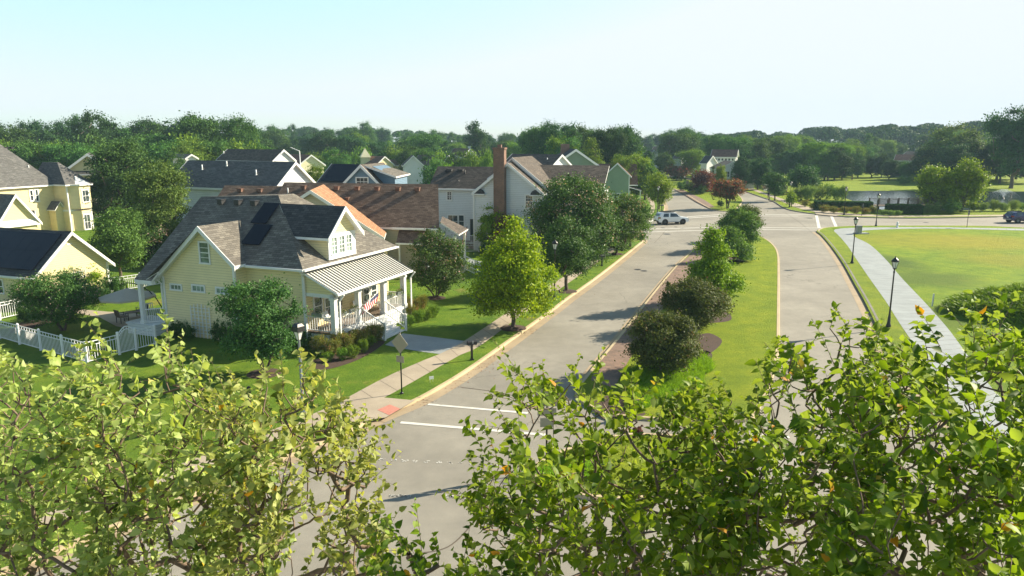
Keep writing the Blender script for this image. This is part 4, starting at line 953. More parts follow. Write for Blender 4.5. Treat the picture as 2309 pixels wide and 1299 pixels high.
# blue house
t, L, hw, zr, nr = ridge_house('blue_house', 'slate-blue house with solar panels and white-trimmed gable seen above the brown roof', (748, 370), (830, 370), 92, 89, 412, wall='blue', roof='roofdark', slope=.8)
tt = np.array([0, nr * hw, -.8 * hw]); LL = np.linalg.norm(tt); tt /= LL; nn = np.array([0, nr * .8, 1.]); nn /= np.linalg.norm(nn)
for i in range(4):
    for j in range(2):
        mb = MB(); mb.abox(np.array([.55 + L * .43 * (j + .5), 0, zr]) + tt * LL * (.06 + .22 * (i + .5)) + nn * .1, (1, 0, 0), tt, nn, L * .425, LL * .212, .05); mb.build('solar_panel', M['solar'], t)
t.rotation_euler = t.rotation_euler
gp = W(815, 371, 84); gr = W(862, 415, 84); zd = gp[2] - gr[2]; gw = gr[0] - gp[0]
g = thing('blue_house_gable_wing', 'blue gable wing with white rakes and a triple window on the solar-roofed blue house', 'house', (gp[0], gp[1], 0), rad(-8))
z = gp[2]
mb = MB(); mb.prism([(-gw, 0, .1), (gw, 0, .1), (gw, 0, z - zd), (0, 0, z - .2), (-gw, 0, z - zd)], (0, 8, 0)); mb.build('wall', M['blue'], g)
mb = MB()
for sg in (1, -1): mb.slab([(0, -.4, z), (sg * gw * 1.08, -.4, z - zd * 1.08), (sg * gw * 1.08, 8, z - zd * 1.08), (0, 8, z)], .2)
mb.build('roof', [M['roofmid'], M['white']], g)
mb = MB()
for sg in (1, -1): mb.prism([(0, -.46, z + .02), (sg * gw * 1.08, -.46, z - zd * 1.08 + .02), (sg * gw * 1.08, -.46, z - zd * 1.08 - .35), (0, -.46, z - .35)], (0, .06, 0))
mb.build('rake_board', M['white'], g)
window(g, (0, 0, z - 1.95), '-v', 1.3, .85, cols=3, rows=1, trim=.12)
mb = MB(); mb.prism([(.9, 1.2, z - .25), (3.7, .6, z - 1.35), (3.7, .6, z - 3.2), (.9, 1.2, z - 3.2)], (0, 5, 0)); mb.build('wall', M['blue'], g)
mb = MB(); mb.slab([(0, .4, z - .05), (4.0, .1, z - 1.35), (4.0, 6, z - 1.25), (0, 6, z - .05)], .18); mb.build('shed_roof', [M['roofgrey'], M['white']], g)
# group of distant small houses in the middle
GR = 'small distant houses in front of the woods'
def far_house(label, pA, pB, Y, py, wall, roof, dY=-4, **kw): return ridge_house('small_house', label, pA, pB, Y, Y + dY, py, wall=wall, roof=roof, slope=kw.pop('slope', .7), group=GR, **kw)
far_house('distant red-brown-roofed house with cream end wall and cupola beside it', (832, 352), (868, 352), 190, 372, 'yel', 'roofrust')
far_house('distant cream house with low red-brown roof right of the taller cream house', (872, 360), (910, 360), 195, 372, 'yel', 'roofrust', wins=((.3, 1.6, .9, 1.1, 'n'), (.7, 1.6, .9, 1.1, 'n')))
far_house('distant beige gabled house with white chimney cap up by the woods', (866, 333), (889, 332), 260, 345, 'beige', 'roofmid', chim=(.05, 0, .8, 'white'))
far_house('distant white house with pale grey roof and white chimney box', (944, 349), (1012, 350), 175, 374, 'palewhite', 'roofgrey', chim=(.42, 1.2, -.2, 'white'))
far_house('distant low white annex with white roof right of the grey-roofed white house', (1018, 354), (1053, 356), 178, 370, 'palewhite', 'metalroof')
far_house('distant rust-roofed house with white chimney farthest right of the cluster', (1024, 334), (1060, 335), 250, 350, 'palewhite', 'roofrust', chim=(.85, 1, .6, 'white'))
far_house('distant white gable house with arched window left of the pale grey roof', (928, 348), (932, 352), 172, 372, 'palewhite', 'roofmid', dY=-6, slope=.95)
far_house('low brown-roofed house half hidden by round trees left of the cupola', (752, 346), (820, 347), 230, 356, 'beige', 'roofrust')
q = W(823, 342, 188); cp = thing('cupola_tower', 'small cream cupola with steep pointed roof among the distant roofs', 'cupola', (q[0], q[1], 0), .3)
mb = MB(); mb.box(-1.1, 1.1, -1.1, 1.1, .05, q[2] - 1.4); mb.build('wall', M['yel'], cp)
mb = MB(); zq = q[2] - 1.4
for k in range(4):
    a0 = math.pi / 4 + k * math.pi / 2; a1 = a0 + math.pi / 2; mb.poly([(1.9 * math.cos(a0), 1.9 * math.sin(a0), zq), (1.9 * math.cos(a1), 1.9 * math.sin(a1), zq), (0, 0, zq + 2.3)])
mb.build('roof', M['cream'], cp)
# roofs beyond the pale house
t, L, hw, zr, nr = ridge_house('long_grey_roof_house', 'house with long plain grey-brown roof seen over the pale chimney house', (1155, 347), (1268, 348), 118, 112, 376, wall='greyblue', roof='roofmid', slope=.62)
pipe(t, .8 * L, nr * 1.2, zr - .9, .4)
gp = W(1298, 336, 128); g = thing('dull_green_gable_house', 'dark green gabled house with white rakes and brick chimney seen over the rust roof', 'house', (gp[0], gp[1], 0), rad(6))
z = gp[2]; gw = 4.6; zd = 3.1
mb = MB(); mb.prism([(-gw, 0, .1), (gw, 0, .1), (gw, 0, z - zd), (0, 0, z - .2), (-gw, 0, z - zd)], (0, 9, 0)); mb.build('wall', M['dgreen'], g)
mb = MB()
for sg in (1, -1): mb.slab([(0, -.4, z), (sg * gw * 1.08, -.4, z - zd * 1.08), (sg * gw * 1.08, 9, z - zd * 1.08), (0, 9, z)], .2)
mb.build('roof', [M['roofdark'], M['white']], g)
mb = MB()
for sg in (1, -1): mb.prism([(0, -.46, z + .02), (sg * gw * 1.08, -.46, z - zd * 1.08 + .02), (sg * gw * 1.08, -.46, z - zd * 1.08 - .4), (0, -.46, z - .4)], (0, .06, 0))
mb.build('rake_board', M['white'], g)
q = W(1281, 326, 134); mb = MB(); mb.box(q[0] - gp[0] - .7, q[0] - gp[0] + .7, 5, 6.2, 3, q[2] + .1); mb.build('chimney', M['brick'], g)
# houses to the right of the road, far side
t, L, hw, zr, nr = ridge_house('white_street_house', 'white two-storey house with brown roof and a row of small windows beside the far road', (1606, 337), (1665, 337), 215, 212, 353, wall='palewhite', roof='roofrust', slope=.8, wins=[(k, 0, 0, 0, 'x') for k in ()])
for k in range(6): window(t, (L * (.2 + .13 * k), nr * (hw - .35), zr - .8 * hw - .75), (np.array([1., 0, 0]), np.array([0, nr * 1., 0])), .55, .6, trim=.12, sash=False)
t, L, hw, zr, nr = ridge_house('white_street_house', 'lower white house with dark hipped-looking roof left of the brown-roofed one', (1590, 351), (1608, 351), 205, 203, 368, wall='palewhite', roof='roofdark', slope=.8)
gp = W(1653, 364, 185); g = thing('white_gable_house', 'white gable end facing the road beneath the brown-roofed house', 'house', (gp[0], gp[1], 0), rad(-4))
z = gp[2]; gw, zd = 3.6, 1.8
mb = MB(); mb.prism([(-gw, 0, .1), (gw + 2, 0, .1), (gw + 2, 0, z - zd - 1), (gw, 0, z - zd), (0, 0, z - .2), (-gw, 0, z - zd)], (0, 10, 0)); mb.build('wall', M['palewhite'], g)
mb = MB()
for sg in (1, -1): mb.slab([(0, -.4, z), (sg * gw * 1.08, -.4, z - zd * 1.08), (sg * gw * 1.08, 10, z - zd * 1.08), (0, 10, z)], .2)
mb.build('roof', [M['roofmid'], M['white']], g)
window(g, (-1.2, 0, z - 3.2), '-v', .9, 1.3, cols=2, rows=2, trim=.15)
t, L, hw, zr, nr = ridge_house('grey_far_house', 'grey-brown-roofed house deep in the trees beyond the far end of the road', (1474, 330), (1517, 331), 330, 325, 343, wall='palewhite', roof='roofmid', slope=.6)
t, L, hw, zr, nr = ridge_house('blue_roof_far_house', 'small house with dark roof at the far end of the road near the vinyl fence', (1456, 337), (1475, 338), 300, 298, 348, wall='cream', roof='roofdark', slope=.6)
t, L, hw, zr, nr = ridge_house('far_grey_house', 'pale gabled house half hidden by the round trees left of the street houses', (1524, 345), (1545, 345), 240, 238, 358, wall='palewhite', roof='roofmid', slope=.8)
t, L, hw, zr, nr = ridge_house('pond_side_house', 'house with long rust roof and white wall half hidden behind the trees across the pond', (2020, 348), (2085, 349), 245, 240, 362, wall='palewhite', roof='roofrust', slope=.6)
ridge_house('pond_side_house', 'low grey-roofed house behind the rust roof across the pond', (2045, 341), (2078, 342), 285, 280, 349, wall='beige', roof='roofmid', slope=.5)

# ---------------------------------------------------------------- big yellow house, far left
fF = Fr(G(162, 522, .1), 20)
Fh = house('large_yellow_house', 'large yellow house with tall slate-grey hip roof and two-storey bay at left edge', 'house', fF)
v1 = fF.solve(119, 414.5, u=0)[1]
mb = MB()
mb.prism([(-9, v1, .1), (0, v1, .1), (0, v1, 6.3), (-9, v1, 6.3)], (0, 11, 0))                 # main block
mb.prism([(0, 0, .1), (3.3, 0, .1), (3.3, 0, 6.3), (0, 0, 6.3)], (0, 6, 0))                    # wing
mb.prism([(.5, 0, .1), (1.2, -.8, .1), (2.5, -.8, .1), (3.2, 0, .1)], (0, 0, 2.7)); mb.prism([(.3, 0, 3.1), (1.0, -1, 3.1), (2.7, -1, 3.1), (3.3, 0, 3.1)], (0, 0, 3.15))
ga = fF.solve(33, 438, v=v1 - 3.2); gz = ga[2]; gu = ga[0]
mb.prism([(gu - 2.6, v1 - 2.9, .1), (gu + 2.6, v1 - 2.9, .1), (gu + 2.6, v1 - 2.9, gz - 3.5), (gu, v1 - 2.9, gz - .25), (gu - 2.6, v1 - 2.9, gz - 3.5)], (0, 3, 0))
mb.prism([(-1.1, v1 - 1.3, .1), (0, v1 - 1.3, .1), (0, v1 - 1.3, 3.2), (-.5, v1 - 1.3, 3.9), (-1.1, v1 - 1.3, 3.2)], (0, 1.4, 0))
mb.build('wall', M['yel2'], Fh)
apz = 11.9; rv0 = v1 + 5.0
mb = MB()
mb.slab([(-9.5, v1 - .45, 6.32), (.45, v1 - .45, 6.32), (-3.2, rv0, apz), (-9.5, rv0, apz)], .18)
mb.slab([(.45, v1 - .45, 6.32), (.45, v1 + 11, 6.32), (-3.2, rv0 + 2, apz), (-3.2, rv0, apz)], .18)
mb.slab([(-.45, -.4, 6.35), (3.75, -.4, 6.35), (1.75, 3.1, 9.2), (1.55, 3.1, 9.2)], .18); mb.slab([(3.75, -.4, 6.35), (3.75, 6.5, 6.35), (1.65, 6.0, 9.2), (1.75, 3.1, 9.2)], .18)
mb.slab([(-.45, -.4, 6.35), (1.55, 3.1, 9.2), (1.65, 6.0, 9.2), (-.45, 6.0, 6.35)], .18)
mb.slab([(3.75, -.4, 6.33), (2.9, -1.3, 6.33), (.9, -1.3, 6.33), (.2, -.4, 6.33), (1.75, 2.0, 8.2)], .16)
mb.slab([(gu - 3.0, v1 - 3.3, gz - 3.8), (gu, v1 - 3.3, gz), (gu, v1 + 1.5, gz), (gu - 3.0, v1 + 1.5, gz - 3.8)], .18); mb.slab([(gu + 3.0, v1 - 3.3, gz - 3.8), (gu, v1 - 3.3, gz), (gu, v1 + 1.5, gz), (gu + 3.0, v1 + 1.5, gz - 3.8)], .18)
mb.slab([(-1.4, v1 - 1.6, 3.05), (-.5, v1 - 1.6, 4.15), (-.5, v1, 4.15), (-1.4, v1, 3.05)], .12); mb.slab([(.3, v1 - 1.6, 3.05), (-.5, v1 - 1.6, 4.15), (-.5, v1, 4.15), (.3, v1, 3.05)], .12)
mb.build('roof', [M['roofslate'], M['white']], Fh)
mb = MB()
for sg in (1, -1): mb.prism([(gu, v1 - 3.36, gz + .02), (gu + sg * 3.0, v1 - 3.36, gz - 3.78), (gu + sg * 3.0, v1 - 3.36, gz - 4.15), (gu, v1 - 3.36, gz - .4)], (0, .06, 0))
mb.box(gu - 2.7, gu + 2.8, v1 - 3.3, v1 - 3.2, gz - 4.0, gz - 3.8)
mb.box(-.04, 3.34, -.05, -.001, 2.75, 3.0); mb.box(-.06, -.001, .02, v1, 2.75, 3.0); mb.build('trim', M['white'], Fh)
mb = MB(); mb.prism([(gu - 2.5, v1 - 3.25, gz - 3.75), (gu + 2.5, v1 - 3.25, gz - 3.75), (gu + 2.5, v1 - 2.9, gz - 3.2), (gu - 2.5, v1 - 2.9, gz - 3.2)], (0, .02, .02))
q = mb.build('pent_roof', M['metalroof'], Fh)
corner_board(Fh, [(0, 0, 6.2), (3.3, 0, 6.2)], .1, .16)
win_px(Fh, fF, 'v', v1, '-v', 67, 430, 75, 452, cols=1, rows=2, trim=.16); win_px(Fh, fF, 'v', v1, '-v', 79, 428, 87, 453, cols=1, rows=2, trim=.16)
for (x, z, h_) in ((1.85, 4.75, 1.5), (1.85, 1.25, 1.9)): window(Fh, (x, -1.0 if z > 3 else -.8, z), '-v', .85, h_, cols=2, rows=2, trim=.14)
for (z, h_, xx, yy) in ((4.75, 1.3, 3.02, -.5), (1.25, 1.7, 2.87, -.4)):
    n_ = np.array([.8, -.6, 0]) if z > 3 else np.array([.75, -.66, 0]); n_ /= np.linalg.norm(n_); window(Fh, (xx, yy, z), (np.array([-n_[1], n_[0], 0]), n_), .45, h_, cols=1, rows=2, trim=.1)
window(Fh, (gu + 3.05, v1 - 1.6, 2.4), '+u', 1.0, 1.7, cols=2, rows=2, trim=.12)
for (px, py) in ((12, 323), (25, 323)): s_ = fF.solve(px, py, v=rv0 - .6); vent(Fh, s_[0], rv0 - .6, 11.1, .18, .12, 'black')
s_ = fF.solve(66, 388, v=v1 + 1.8); pipe(Fh, s_[0], v1 + 1.8, 8.3, .6)
# yellow gabled house behind it
gp = W(196, 346, 118); g = thing('rear_yellow_house', 'peach-yellow gabled house with charcoal roof behind the large yellow house', 'house', (gp[0], gp[1], 0), rad(28))
z = gp[2]; gw, zd = 4.2, 3.2
mb = MB(); mb.prism([(-gw, 0, .1), (gw, 0, .1), (gw, 0, z - zd), (0, 0, z - .2), (-gw, 0, z - zd)], (0, 10, 0)); mb.build('wall', M['yel2'], g)
mb = MB()
for sg in (1, -1): mb.slab([(0, -.5, z), (sg * gw * 1.1, -.5, z - zd * 1.1), (sg * gw * 1.1, 12, z - zd * 1.1), (0, 12, z)], .2)
mb.slab([(-gw, -.9, z - zd * 1.02), (gw, -.9, z - zd * 1.02), (gw, 0, z - zd * .86), (-gw, 0, z - zd * .86)], .15)
mb.build('roof', [M['roofdark'], M['white']], g)
mb = MB()
for sg in (1, -1): mb.prism([(0, -.56, z + .02), (sg * gw * 1.1, -.56, z - zd * 1.1 + .02), (sg * gw * 1.1, -.56, z - zd * 1.1 - .4), (0, -.56, z - .4)], (0, .06, 0))
mb.build('rake_board', M['white'], g)
window(g, (2.6, 0, z - 4.6), '-v', 1.1, 1.3, cols=2, rows=2, trim=.15)
q = W(418, 351, 135); ridge_house('small_grey_roof_house', 'small grey-roofed gable among trees left of the long charcoal roof', (398, 347), (432, 347), 136, 132, 356, wall='palewhite', roof='roofgrey', slope=.6)
# ---------------------------------------------------------------- trees
def unit(a): return a / np.maximum(np.linalg.norm(a, axis=-1, keepdims=True), 1e-9)
def skeleton(pts, root, rng, lift=0.0):
    """join every crown point to the nearest wood already grown, outward from the fork"""
    order = np.argsort(np.linalg.norm(pts - root, axis=1)); N = [root]; par = [-1]
    for i in order:
        A = np.array(N); d = np.linalg.norm(A - pts[i], axis=1) + 0.25 * np.linalg.norm(A - root, axis=1)
        j = int(np.argmin(d)); m = (A[j] + pts[i]) / 2 + rng.normal(0, .04 * np.linalg.norm(A[j] - pts[i]) + 1e-6, 3) + np.array([0, 0, -.06 * np.linalg.norm(A[j] - pts[i])])
        N.append(m); par.append(j); N.append(pts[i]); par.append(len(N) - 2)
    return np.array(N), np.array(par)
def radii(N, par, tip, expo=2.3):
    r = np.zeros(len(N)); has = np.zeros(len(N), bool); has[par[par >= 0]] = True
    acc = np.where(has, 0.0, tip ** expo)
    for i in range(len(N) - 1, 0, -1): acc[par[i]] += acc[i]
    return acc ** (1 / expo)
def limbs(N, par, r, n=5, rmin=0.0):
    V = []; F = []; k = 0
    for i in range(1, len(N)):
        if r[i] < rmin: continue
        a, b = N[par[i]], N[i]; d = b - a; L = np.linalg.norm(d)
        if L < 1e-5: continue
        d = d / L; x = np.cross(d, [0.3, 0.1, 1.0]); x /= max(np.linalg.norm(x), 1e-6); y = np.cross(d, x)
        ra = min(r[par[i]], r[i] * 1.25)
        ang = np.arange(n) * 2 * math.pi / n; c = np.cos(ang)[:, None] * x + np.sin(ang)[:, None] * y
        V.append(a + c * ra); V.append(b + c * r[i]); ii = np.arange(n); jj = (ii + 1) % n
        F.append(np.stack([k + ii, k + jj, k + n + jj, k + n + ii], 1)); k += 2 * n
    if not V: return np.zeros((3, 3)), np.zeros((0, 4), int)
    return np.concatenate(V), np.concatenate(F)
def leaves_simple(P, nrm, size, tint, rng, fold=.25, aspect=.62):
    """two-faced folded leaf at every point"""
    n = len(P); t = unit(np.cross(nrm, rng.normal(size=(n, 3)))); b = np.cross(nrm, t); s = size[:, None]
    v0 = P - t * s * .5; v2 = P + t * s * .5; mid = nrm * s * fold * .3
    v1 = P + b * s * .5 * aspect + mid; v3 = P - b * s * .5 * aspect + mid
    V = np.stack([v0, v1, v2, v3], 1).reshape(-1, 3); k = np.arange(n)[:, None] * 4
    F = np.concatenate([k + np.array([0, 1, 2]), k + np.array([0, 2, 3])]); return V, F, np.repeat(tint, 4)
def leaves_full(P, axis, nrm, size, tint, rng, width=.62):
    """ovate leaf of six faces, folded on its midrib and drooping at the tip"""
    n = len(P); t = unit(axis); b = unit(np.cross(nrm, t)); m = np.cross(t, b); s = size[:, None]; up = m * s
    cup = rng.uniform(.05, .28, n)[:, None]; dr = rng.uniform(0, .30, n)[:, None]
    wd = rng.uniform(width * .8, width * 1.15, n)[:, None]
    base = P; mid = P + t * s * .5; tip = P + t * s - up * dr
    L1 = P + t * s * .22 + b * s * wd * .5 + up * cup; L2 = P + t * s * .58 + b * s * wd * .40 + up * cup * .9 - up * dr * .3
    R1 = P + t * s * .22 - b * s * wd * .5 + up * cup; R2 = P + t * s * .58 - b * s * wd * .40 + up * cup * .9 - up * dr * .3
    V = np.stack([base, mid, tip, L1, L2, R1, R2], 1).reshape(-1, 3); k = np.arange(n)[:, None] * 7
    T = [(0, 1, 3), (1, 4, 3), (1, 2, 4), (0, 5, 1), (1, 5, 6), (1, 6, 2)]
    return V, np.concatenate([k + np.array(q) for q in T]), np.repeat(tint, 7)
def lobes_points(rng, n, H0, H1, R, shape, nl, squash=.8):
    """lobe centres and crown points; shape: radius profile over height 0..1"""
    C = []
    for i in range(nl):
        t = (i + .5) / nl; t = np.clip(t + rng.uniform(-.08, .08), .02, .98); rr = R * shape(t); a = i * 2.39996 + rng.uniform(-.5, .5)
        q = rr * math.sqrt(rng.uniform(.10, .92)); lr = max(.15 * R, rr * rng.uniform(.24, .54)); q = min(q, max(0, R * 1.07 - lr))
        C.append((q * math.cos(a), q * math.sin(a), H0 + (H1 - H0) * t, lr))
    C.append((0, 0, H0 + (H1 - H0) * .45, R * .5 * shape(.45)))
    C = np.array(C); w = C[:, 3] ** 2; w /= w.sum(); k = rng.choice(len(C), n, p=w)
    d = unit(rng.normal(size=(n, 3))); d[:, 2] = np.where(d[:, 2] < -.3, -d[:, 2] * .5, d[:, 2])
    rad_ = C[k, 3] * (rng.uniform(.45, 1.08, n)); P = C[k, :3] + d * rad_[:, None] * np.array([1, 1, squash])
    return P, d, C, k
SHAPES = {'round': lambda t: math.sin(math.pi * (t * .82 + .12)) ** .7, 'cone': lambda t: (1 - t) ** .75 * .95 + .06 if t > .12 else .75,
          'vase': lambda t: (.35 + .9 * t) if t < .62 else max(.1, 1 - ((t - .62) / .38) ** 2) ** .6, 'oval': lambda t: math.sin(math.pi * min(1, t * .9 + .08)) ** .55,
          'egg': lambda t: max(.04, 1 - abs(t - .3) / .7 if t > .3 else .6 + t * 1.3) ** .8, 'umbrella': lambda t: (.5 + .9 * t) if t < .5 else max(.05, 1 - ((t - .5) / .5) ** 2) ** .5}
def tree_meshes(name, seed, H, R, h0, shape='round', nleaf=12000, leaf=.13, nl=16, ntip=90, trunk=.12, stems=1, spike=0.0, squash=.8, pink=0.0, sparse=.5, fold=.3, lean=(0, 0), pinktop=True, wood=True):
    rng = np.random.default_rng(seed)
    P, d, C, k = lobes_points(rng, nleaf, h0, H, R, SHAPES[shape], int(nl * 1.35), squash)
    # cluster the leaves round twig ends so light shows between
    nt = max(60, nleaf // 45); T = P[rng.choice(nleaf, nt, replace=False)]
    which = rng.integers(0, nt, nleaf); cl = T[which] + rng.normal(size=(nleaf, 3)) * np.array([1, 1, .7]) * (leaf * 1.5 + R * .035)
    sel = rng.uniform(size=nleaf) < sparse; P = np.where(sel[:, None], cl, P)
    if spike > 0:      # upright shoots standing out of the top
        ns = int(nleaf * .10); s_ = rng.choice(nt, 26); bpt = T[s_[rng.integers(0, 26, ns)]]; u_ = rng.uniform(0, 1, ns)[:, None]
        P[:ns] = bpt + np.array([0, 0, 1.]) * u_ * spike + rng.normal(size=(ns, 3)) * .06 * (1.3 - u_)
    P[:, 2] = np.maximum(P[:, 2], h0 * .85)
    out = unit(P - np.array([0, 0, (h0 + H) / 2]) * 1.0); nrm = unit(d * .75 + out * .15 + np.array([0, 0, .2]) + rng.normal(size=P.shape) * .42); leaf = leaf * 1.12
    clump = rng.uniform(0, .35, len(C))[k] + rng.uniform(0, .25, nt)[which] * sel
    tint = np.clip(clump + rng.uniform(0, .5, nleaf), 0, .93); size = leaf * rng.uniform(.65, 1.3, nleaf)
    if pink > 0:
        npk = int(nt * pink); pk = rng.choice(nt, npk, replace=False); isp = np.isin(which, pk) & sel & ((P[:, 2] > h0 + (H - h0) * .25) | (not pinktop))
        rim = np.linalg.norm(P[:, :2], axis=1) > R * .3
        tint = np.where(isp & rim & (rng.uniform(size=nleaf) < .7), 1.0, tint)
    V, F, tt = leaves_simple(P, nrm, size, tint, rng, fold)
    if lean[0] or lean[1]: V[:, 0] += lean[0] * V[:, 2] / H; V[:, 1] += lean[1] * V[:, 2] / H
    crown = mesh_np('crown', V, F, tt)
    # wood
    tips = P[rng.choice(nleaf, ntip, replace=False)]; tips = tips + (np.array([0, 0, h0]) - tips) * .08
    VV = []; FF = []; off = 0
    for s_ in range(stems):
        a = s_ * 2 * math.pi / max(1, stems) + seed; b0 = np.array([.10 * math.cos(a), .10 * math.sin(a), 0]) * (stems > 1) * (trunk * 8)
        root = np.array([.35 * R * .5 * math.cos(a), .35 * R * .5 * math.sin(a), h0 + .05 * (H - h0)]) if stems > 1 else np.array([0, 0, h0 * .95])
        sub = tips if stems == 1 else tips[(np.arctan2(tips[:, 1], tips[:, 0]) - a) % (2 * math.pi) < 2 * math.pi / stems]
        if len(sub) < 3: sub = tips[:10]
        N, par = skeleton(sub, root, rng); r = radii(N, par, .012 * max(1, H / 6)); r *= trunk * (1.0 if stems == 1 else .62) / r[0]
        # trunk below the fork
        q = [b0 * (1 - t) + root * t + np.array([math.sin(t * 5 + seed), math.cos(t * 4 + seed), 0]) * .03 * H / 6 * math.sin(t * math.pi) for t in np.linspace(0, 1, 6)]
        N2 = np.array(q[:-1] + list(N)); nq = 5; par2 = np.concatenate([[-1], np.arange(0, nq - 1), [nq - 1], par[1:] + nq]); r2 = np.concatenate([r[0] * np.array([1.5, 1.18, 1.1, 1.05, 1.02]), r])
        v, f = limbs(N2, par2, r2, 7, .008 * max(1, H / 6)); VV.append(v); FF.append(f + off); off += len(v)
    v = np.concatenate(VV)
    if lean[0] or lean[1]: v[:, 0] += lean[0] * v[:, 2] / H; v[:, 1] += lean[1] * v[:, 2] / H
    return crown, mesh_np('trunk', v, np.concatenate(FF), None, True)
def tree(name, label, cat_, base, H, R, h0, mat, seed, group=None, bark='bark', rotz=None, **kw):
    cm, tm = tree_meshes(name, seed, H, R, h0, **kw)
    t = thing(name, label, cat_, (base[0], base[1], base[2] if len(base) > 2 else .1), 0 if rotz is None else rotz, group)
    link('crown', cm, M[mat], t); link('trunk', tm, M[bark], t); return t
def tree_px(name, label, basepx, crown, mat, seed, cat_='tree', mulch=0, **kw):
    """base point on the lawn; crown=(px left, px right, py top, py bottom) as measured at the trunk's distance"""
    b = G(basepx[0], basepx[1], .12); Y = b[1]
    l = W(crown[0], (crown[2] + crown[3]) / 2, Y); r = W(crown[1], (crown[2] + crown[3]) / 2, Y)
    R = (r[0] - l[0]) / 2; cx = (crown[0] + crown[1]) / 2; top = W(cx, crown[2], Y)[2] - .12; bot = max(.25, W(cx, crown[3], Y)[2] - .12)
    dx = W(cx, crown[2], Y)[0] - b[0]
    if mulch:
        mb = MB(); mb.lathe((b[0], b[1], .12), [(mulch, .0), (mulch * .8, .05), (mulch * .3, .10), (.01, .11)], 20); o = mb.build('mulch_ring', M['mulch']); tag(o, kind='structure')
    return tree(name, label, cat_, b, top, R * .98, bot, mat, seed, lean=(dx * .9, 0), **kw)

CM = 'crape myrtle'
tree_px('crape_myrtle', 'dense dark green multi-stem crape myrtle on the lawn against the yellow house side wall', (596, 842), (490, 684, 634, 812), 'lf_myrtle', 11, CM, mulch=.9, nleaf=26000, leaf=.115, nl=26, trunk=.10, stems=3, spike=.35, shape='oval', sparse=.6)
tree_px('crape_myrtle', 'small crape myrtle with faint pink flowers on the lawn between yellow and beige houses', (982, 672), (922, 1054, 524, 662), 'lf_pink', 12, CM, mulch=.8, nleaf=20000, leaf=.13, nl=20, trunk=.09, stems=3, spike=.4, shape='oval', pink=.12, sparse=.65)
tree_px('street_maple', 'bright yellow-green street tree beside the sidewalk in front of the lamp post', (1157, 740), (1064, 1256, 500, 704), 'lf_gold', 313, 'tree', mulch=.9, nleaf=36000, leaf=.16, nl=46, trunk=.13, shape='egg', sparse=.7, ntip=120)
tree_px('street_tree', 'round dark olive street tree right of the yellow-green one', (1277, 657), (1212, 1335, 492, 622), 'lf_myrtle', 14, 'tree', mulch=.9, nleaf=26000, leaf=.13, nl=22, trunk=.13, shape='round', spike=.6, sparse=.55)
tree_px('crape_myrtle', 'very large crape myrtle with pale pink blossoms in front of the pale gabled house', (1292, 594), (1190, 1392, 408, 590), 'lf_pink', 15, CM, nleaf=60000, leaf=.18, nl=44, trunk=.16, stems=4, shape='round', pink=.14, spike=.4, sparse=.7)
tree_px('street_tree', 'street tree with pinkish flowering left side standing on the verge before the corner', (1390, 573), (1352, 1462, 446, 560), 'lf_pink', 16, 'tree', mulch=.8, nleaf=22000, leaf=.15, nl=20, trunk=.13, shape='oval', pink=.10, sparse=.65)
tree_px('street_tree', 'last green street tree before the corner of the side street', (1421, 556), (1376, 1468, 442, 545), 'lf_olive', 17, 'tree', nleaf=20000, leaf=.17, nl=20, trunk=.12, shape='round', spike=.4, sparse=.6)
tree_px('garden_tree', 'small bright green tree growing against the chimney house wall', (1104, 570), (1078, 1140, 468, 560), 'lf_maple', 18, 'tree', nleaf=9000, leaf=.16, nl=12, trunk=.08, shape='oval')
tree_px('crape_myrtle', 'small crape myrtle with coral-red blossoms below the brick chimney', (1140, 572), (1110, 1168, 480, 560), 'lf_red', 19, CM, nleaf=9000, leaf=.16, nl=12, trunk=.08, stems=2, shape='round', pink=.4)
# median
tree_px('crape_myrtle', 'nearest low bronze-leaved crape myrtle on the median beside the bare mulch', (1497, 842), (1412, 1582, 710, 826), 'lf_bronze', 21, CM, nleaf=36000, leaf=.10, nl=34, trunk=.08, stems=4, shape='round', pink=.14, spike=.25, sparse=.35)
tree_px('crape_myrtle', 'second bronze-leaved crape myrtle on the median behind the nearest one', (1572, 742), (1484, 1642, 636, 728), 'lf_bronze', 22, CM, nleaf=36000, leaf=.11, nl=34, trunk=.08, stems=4, shape='round', pink=.12, spike=.3, sparse=.35)
tree_px('young_maple', 'fresh green young maple standing mid-median above the bronze shrubs', (1614, 684), (1548, 1660, 520, 662), 'lf_maple', 23, 'tree', nleaf=22000, leaf=.17, nl=18, trunk=.09, shape='cone', sparse=.75)
tree_px('young_maple', 'green-gold young maple on the far part of the median beside its mulch patch', (1655, 588), (1604, 1690, 518, 582), 'lf_olive', 24, 'tree', nleaf=13000, leaf=.18, nl=14, trunk=.08, shape='cone', sparse=.75)
tree_px('crape_myrtle', 'yellow-tipped dark crape myrtle near the far end of the median', (1672, 562), (1612, 1706, 473, 552), 'lf_olive', 25, CM, nleaf=24000, leaf=.16, nl=18, trunk=.09, stems=3, shape='round', sparse=.6)
tree_px('crape_myrtle', 'grey-green crape myrtle at the very tip of the median by the crosswalk', (1690, 540), (1652, 1712, 467, 520), 'lf_bronze', 26, CM, nleaf=14000, leaf=.17, nl=14, trunk=.09, stems=3, shape='umbrella', sparse=.5)
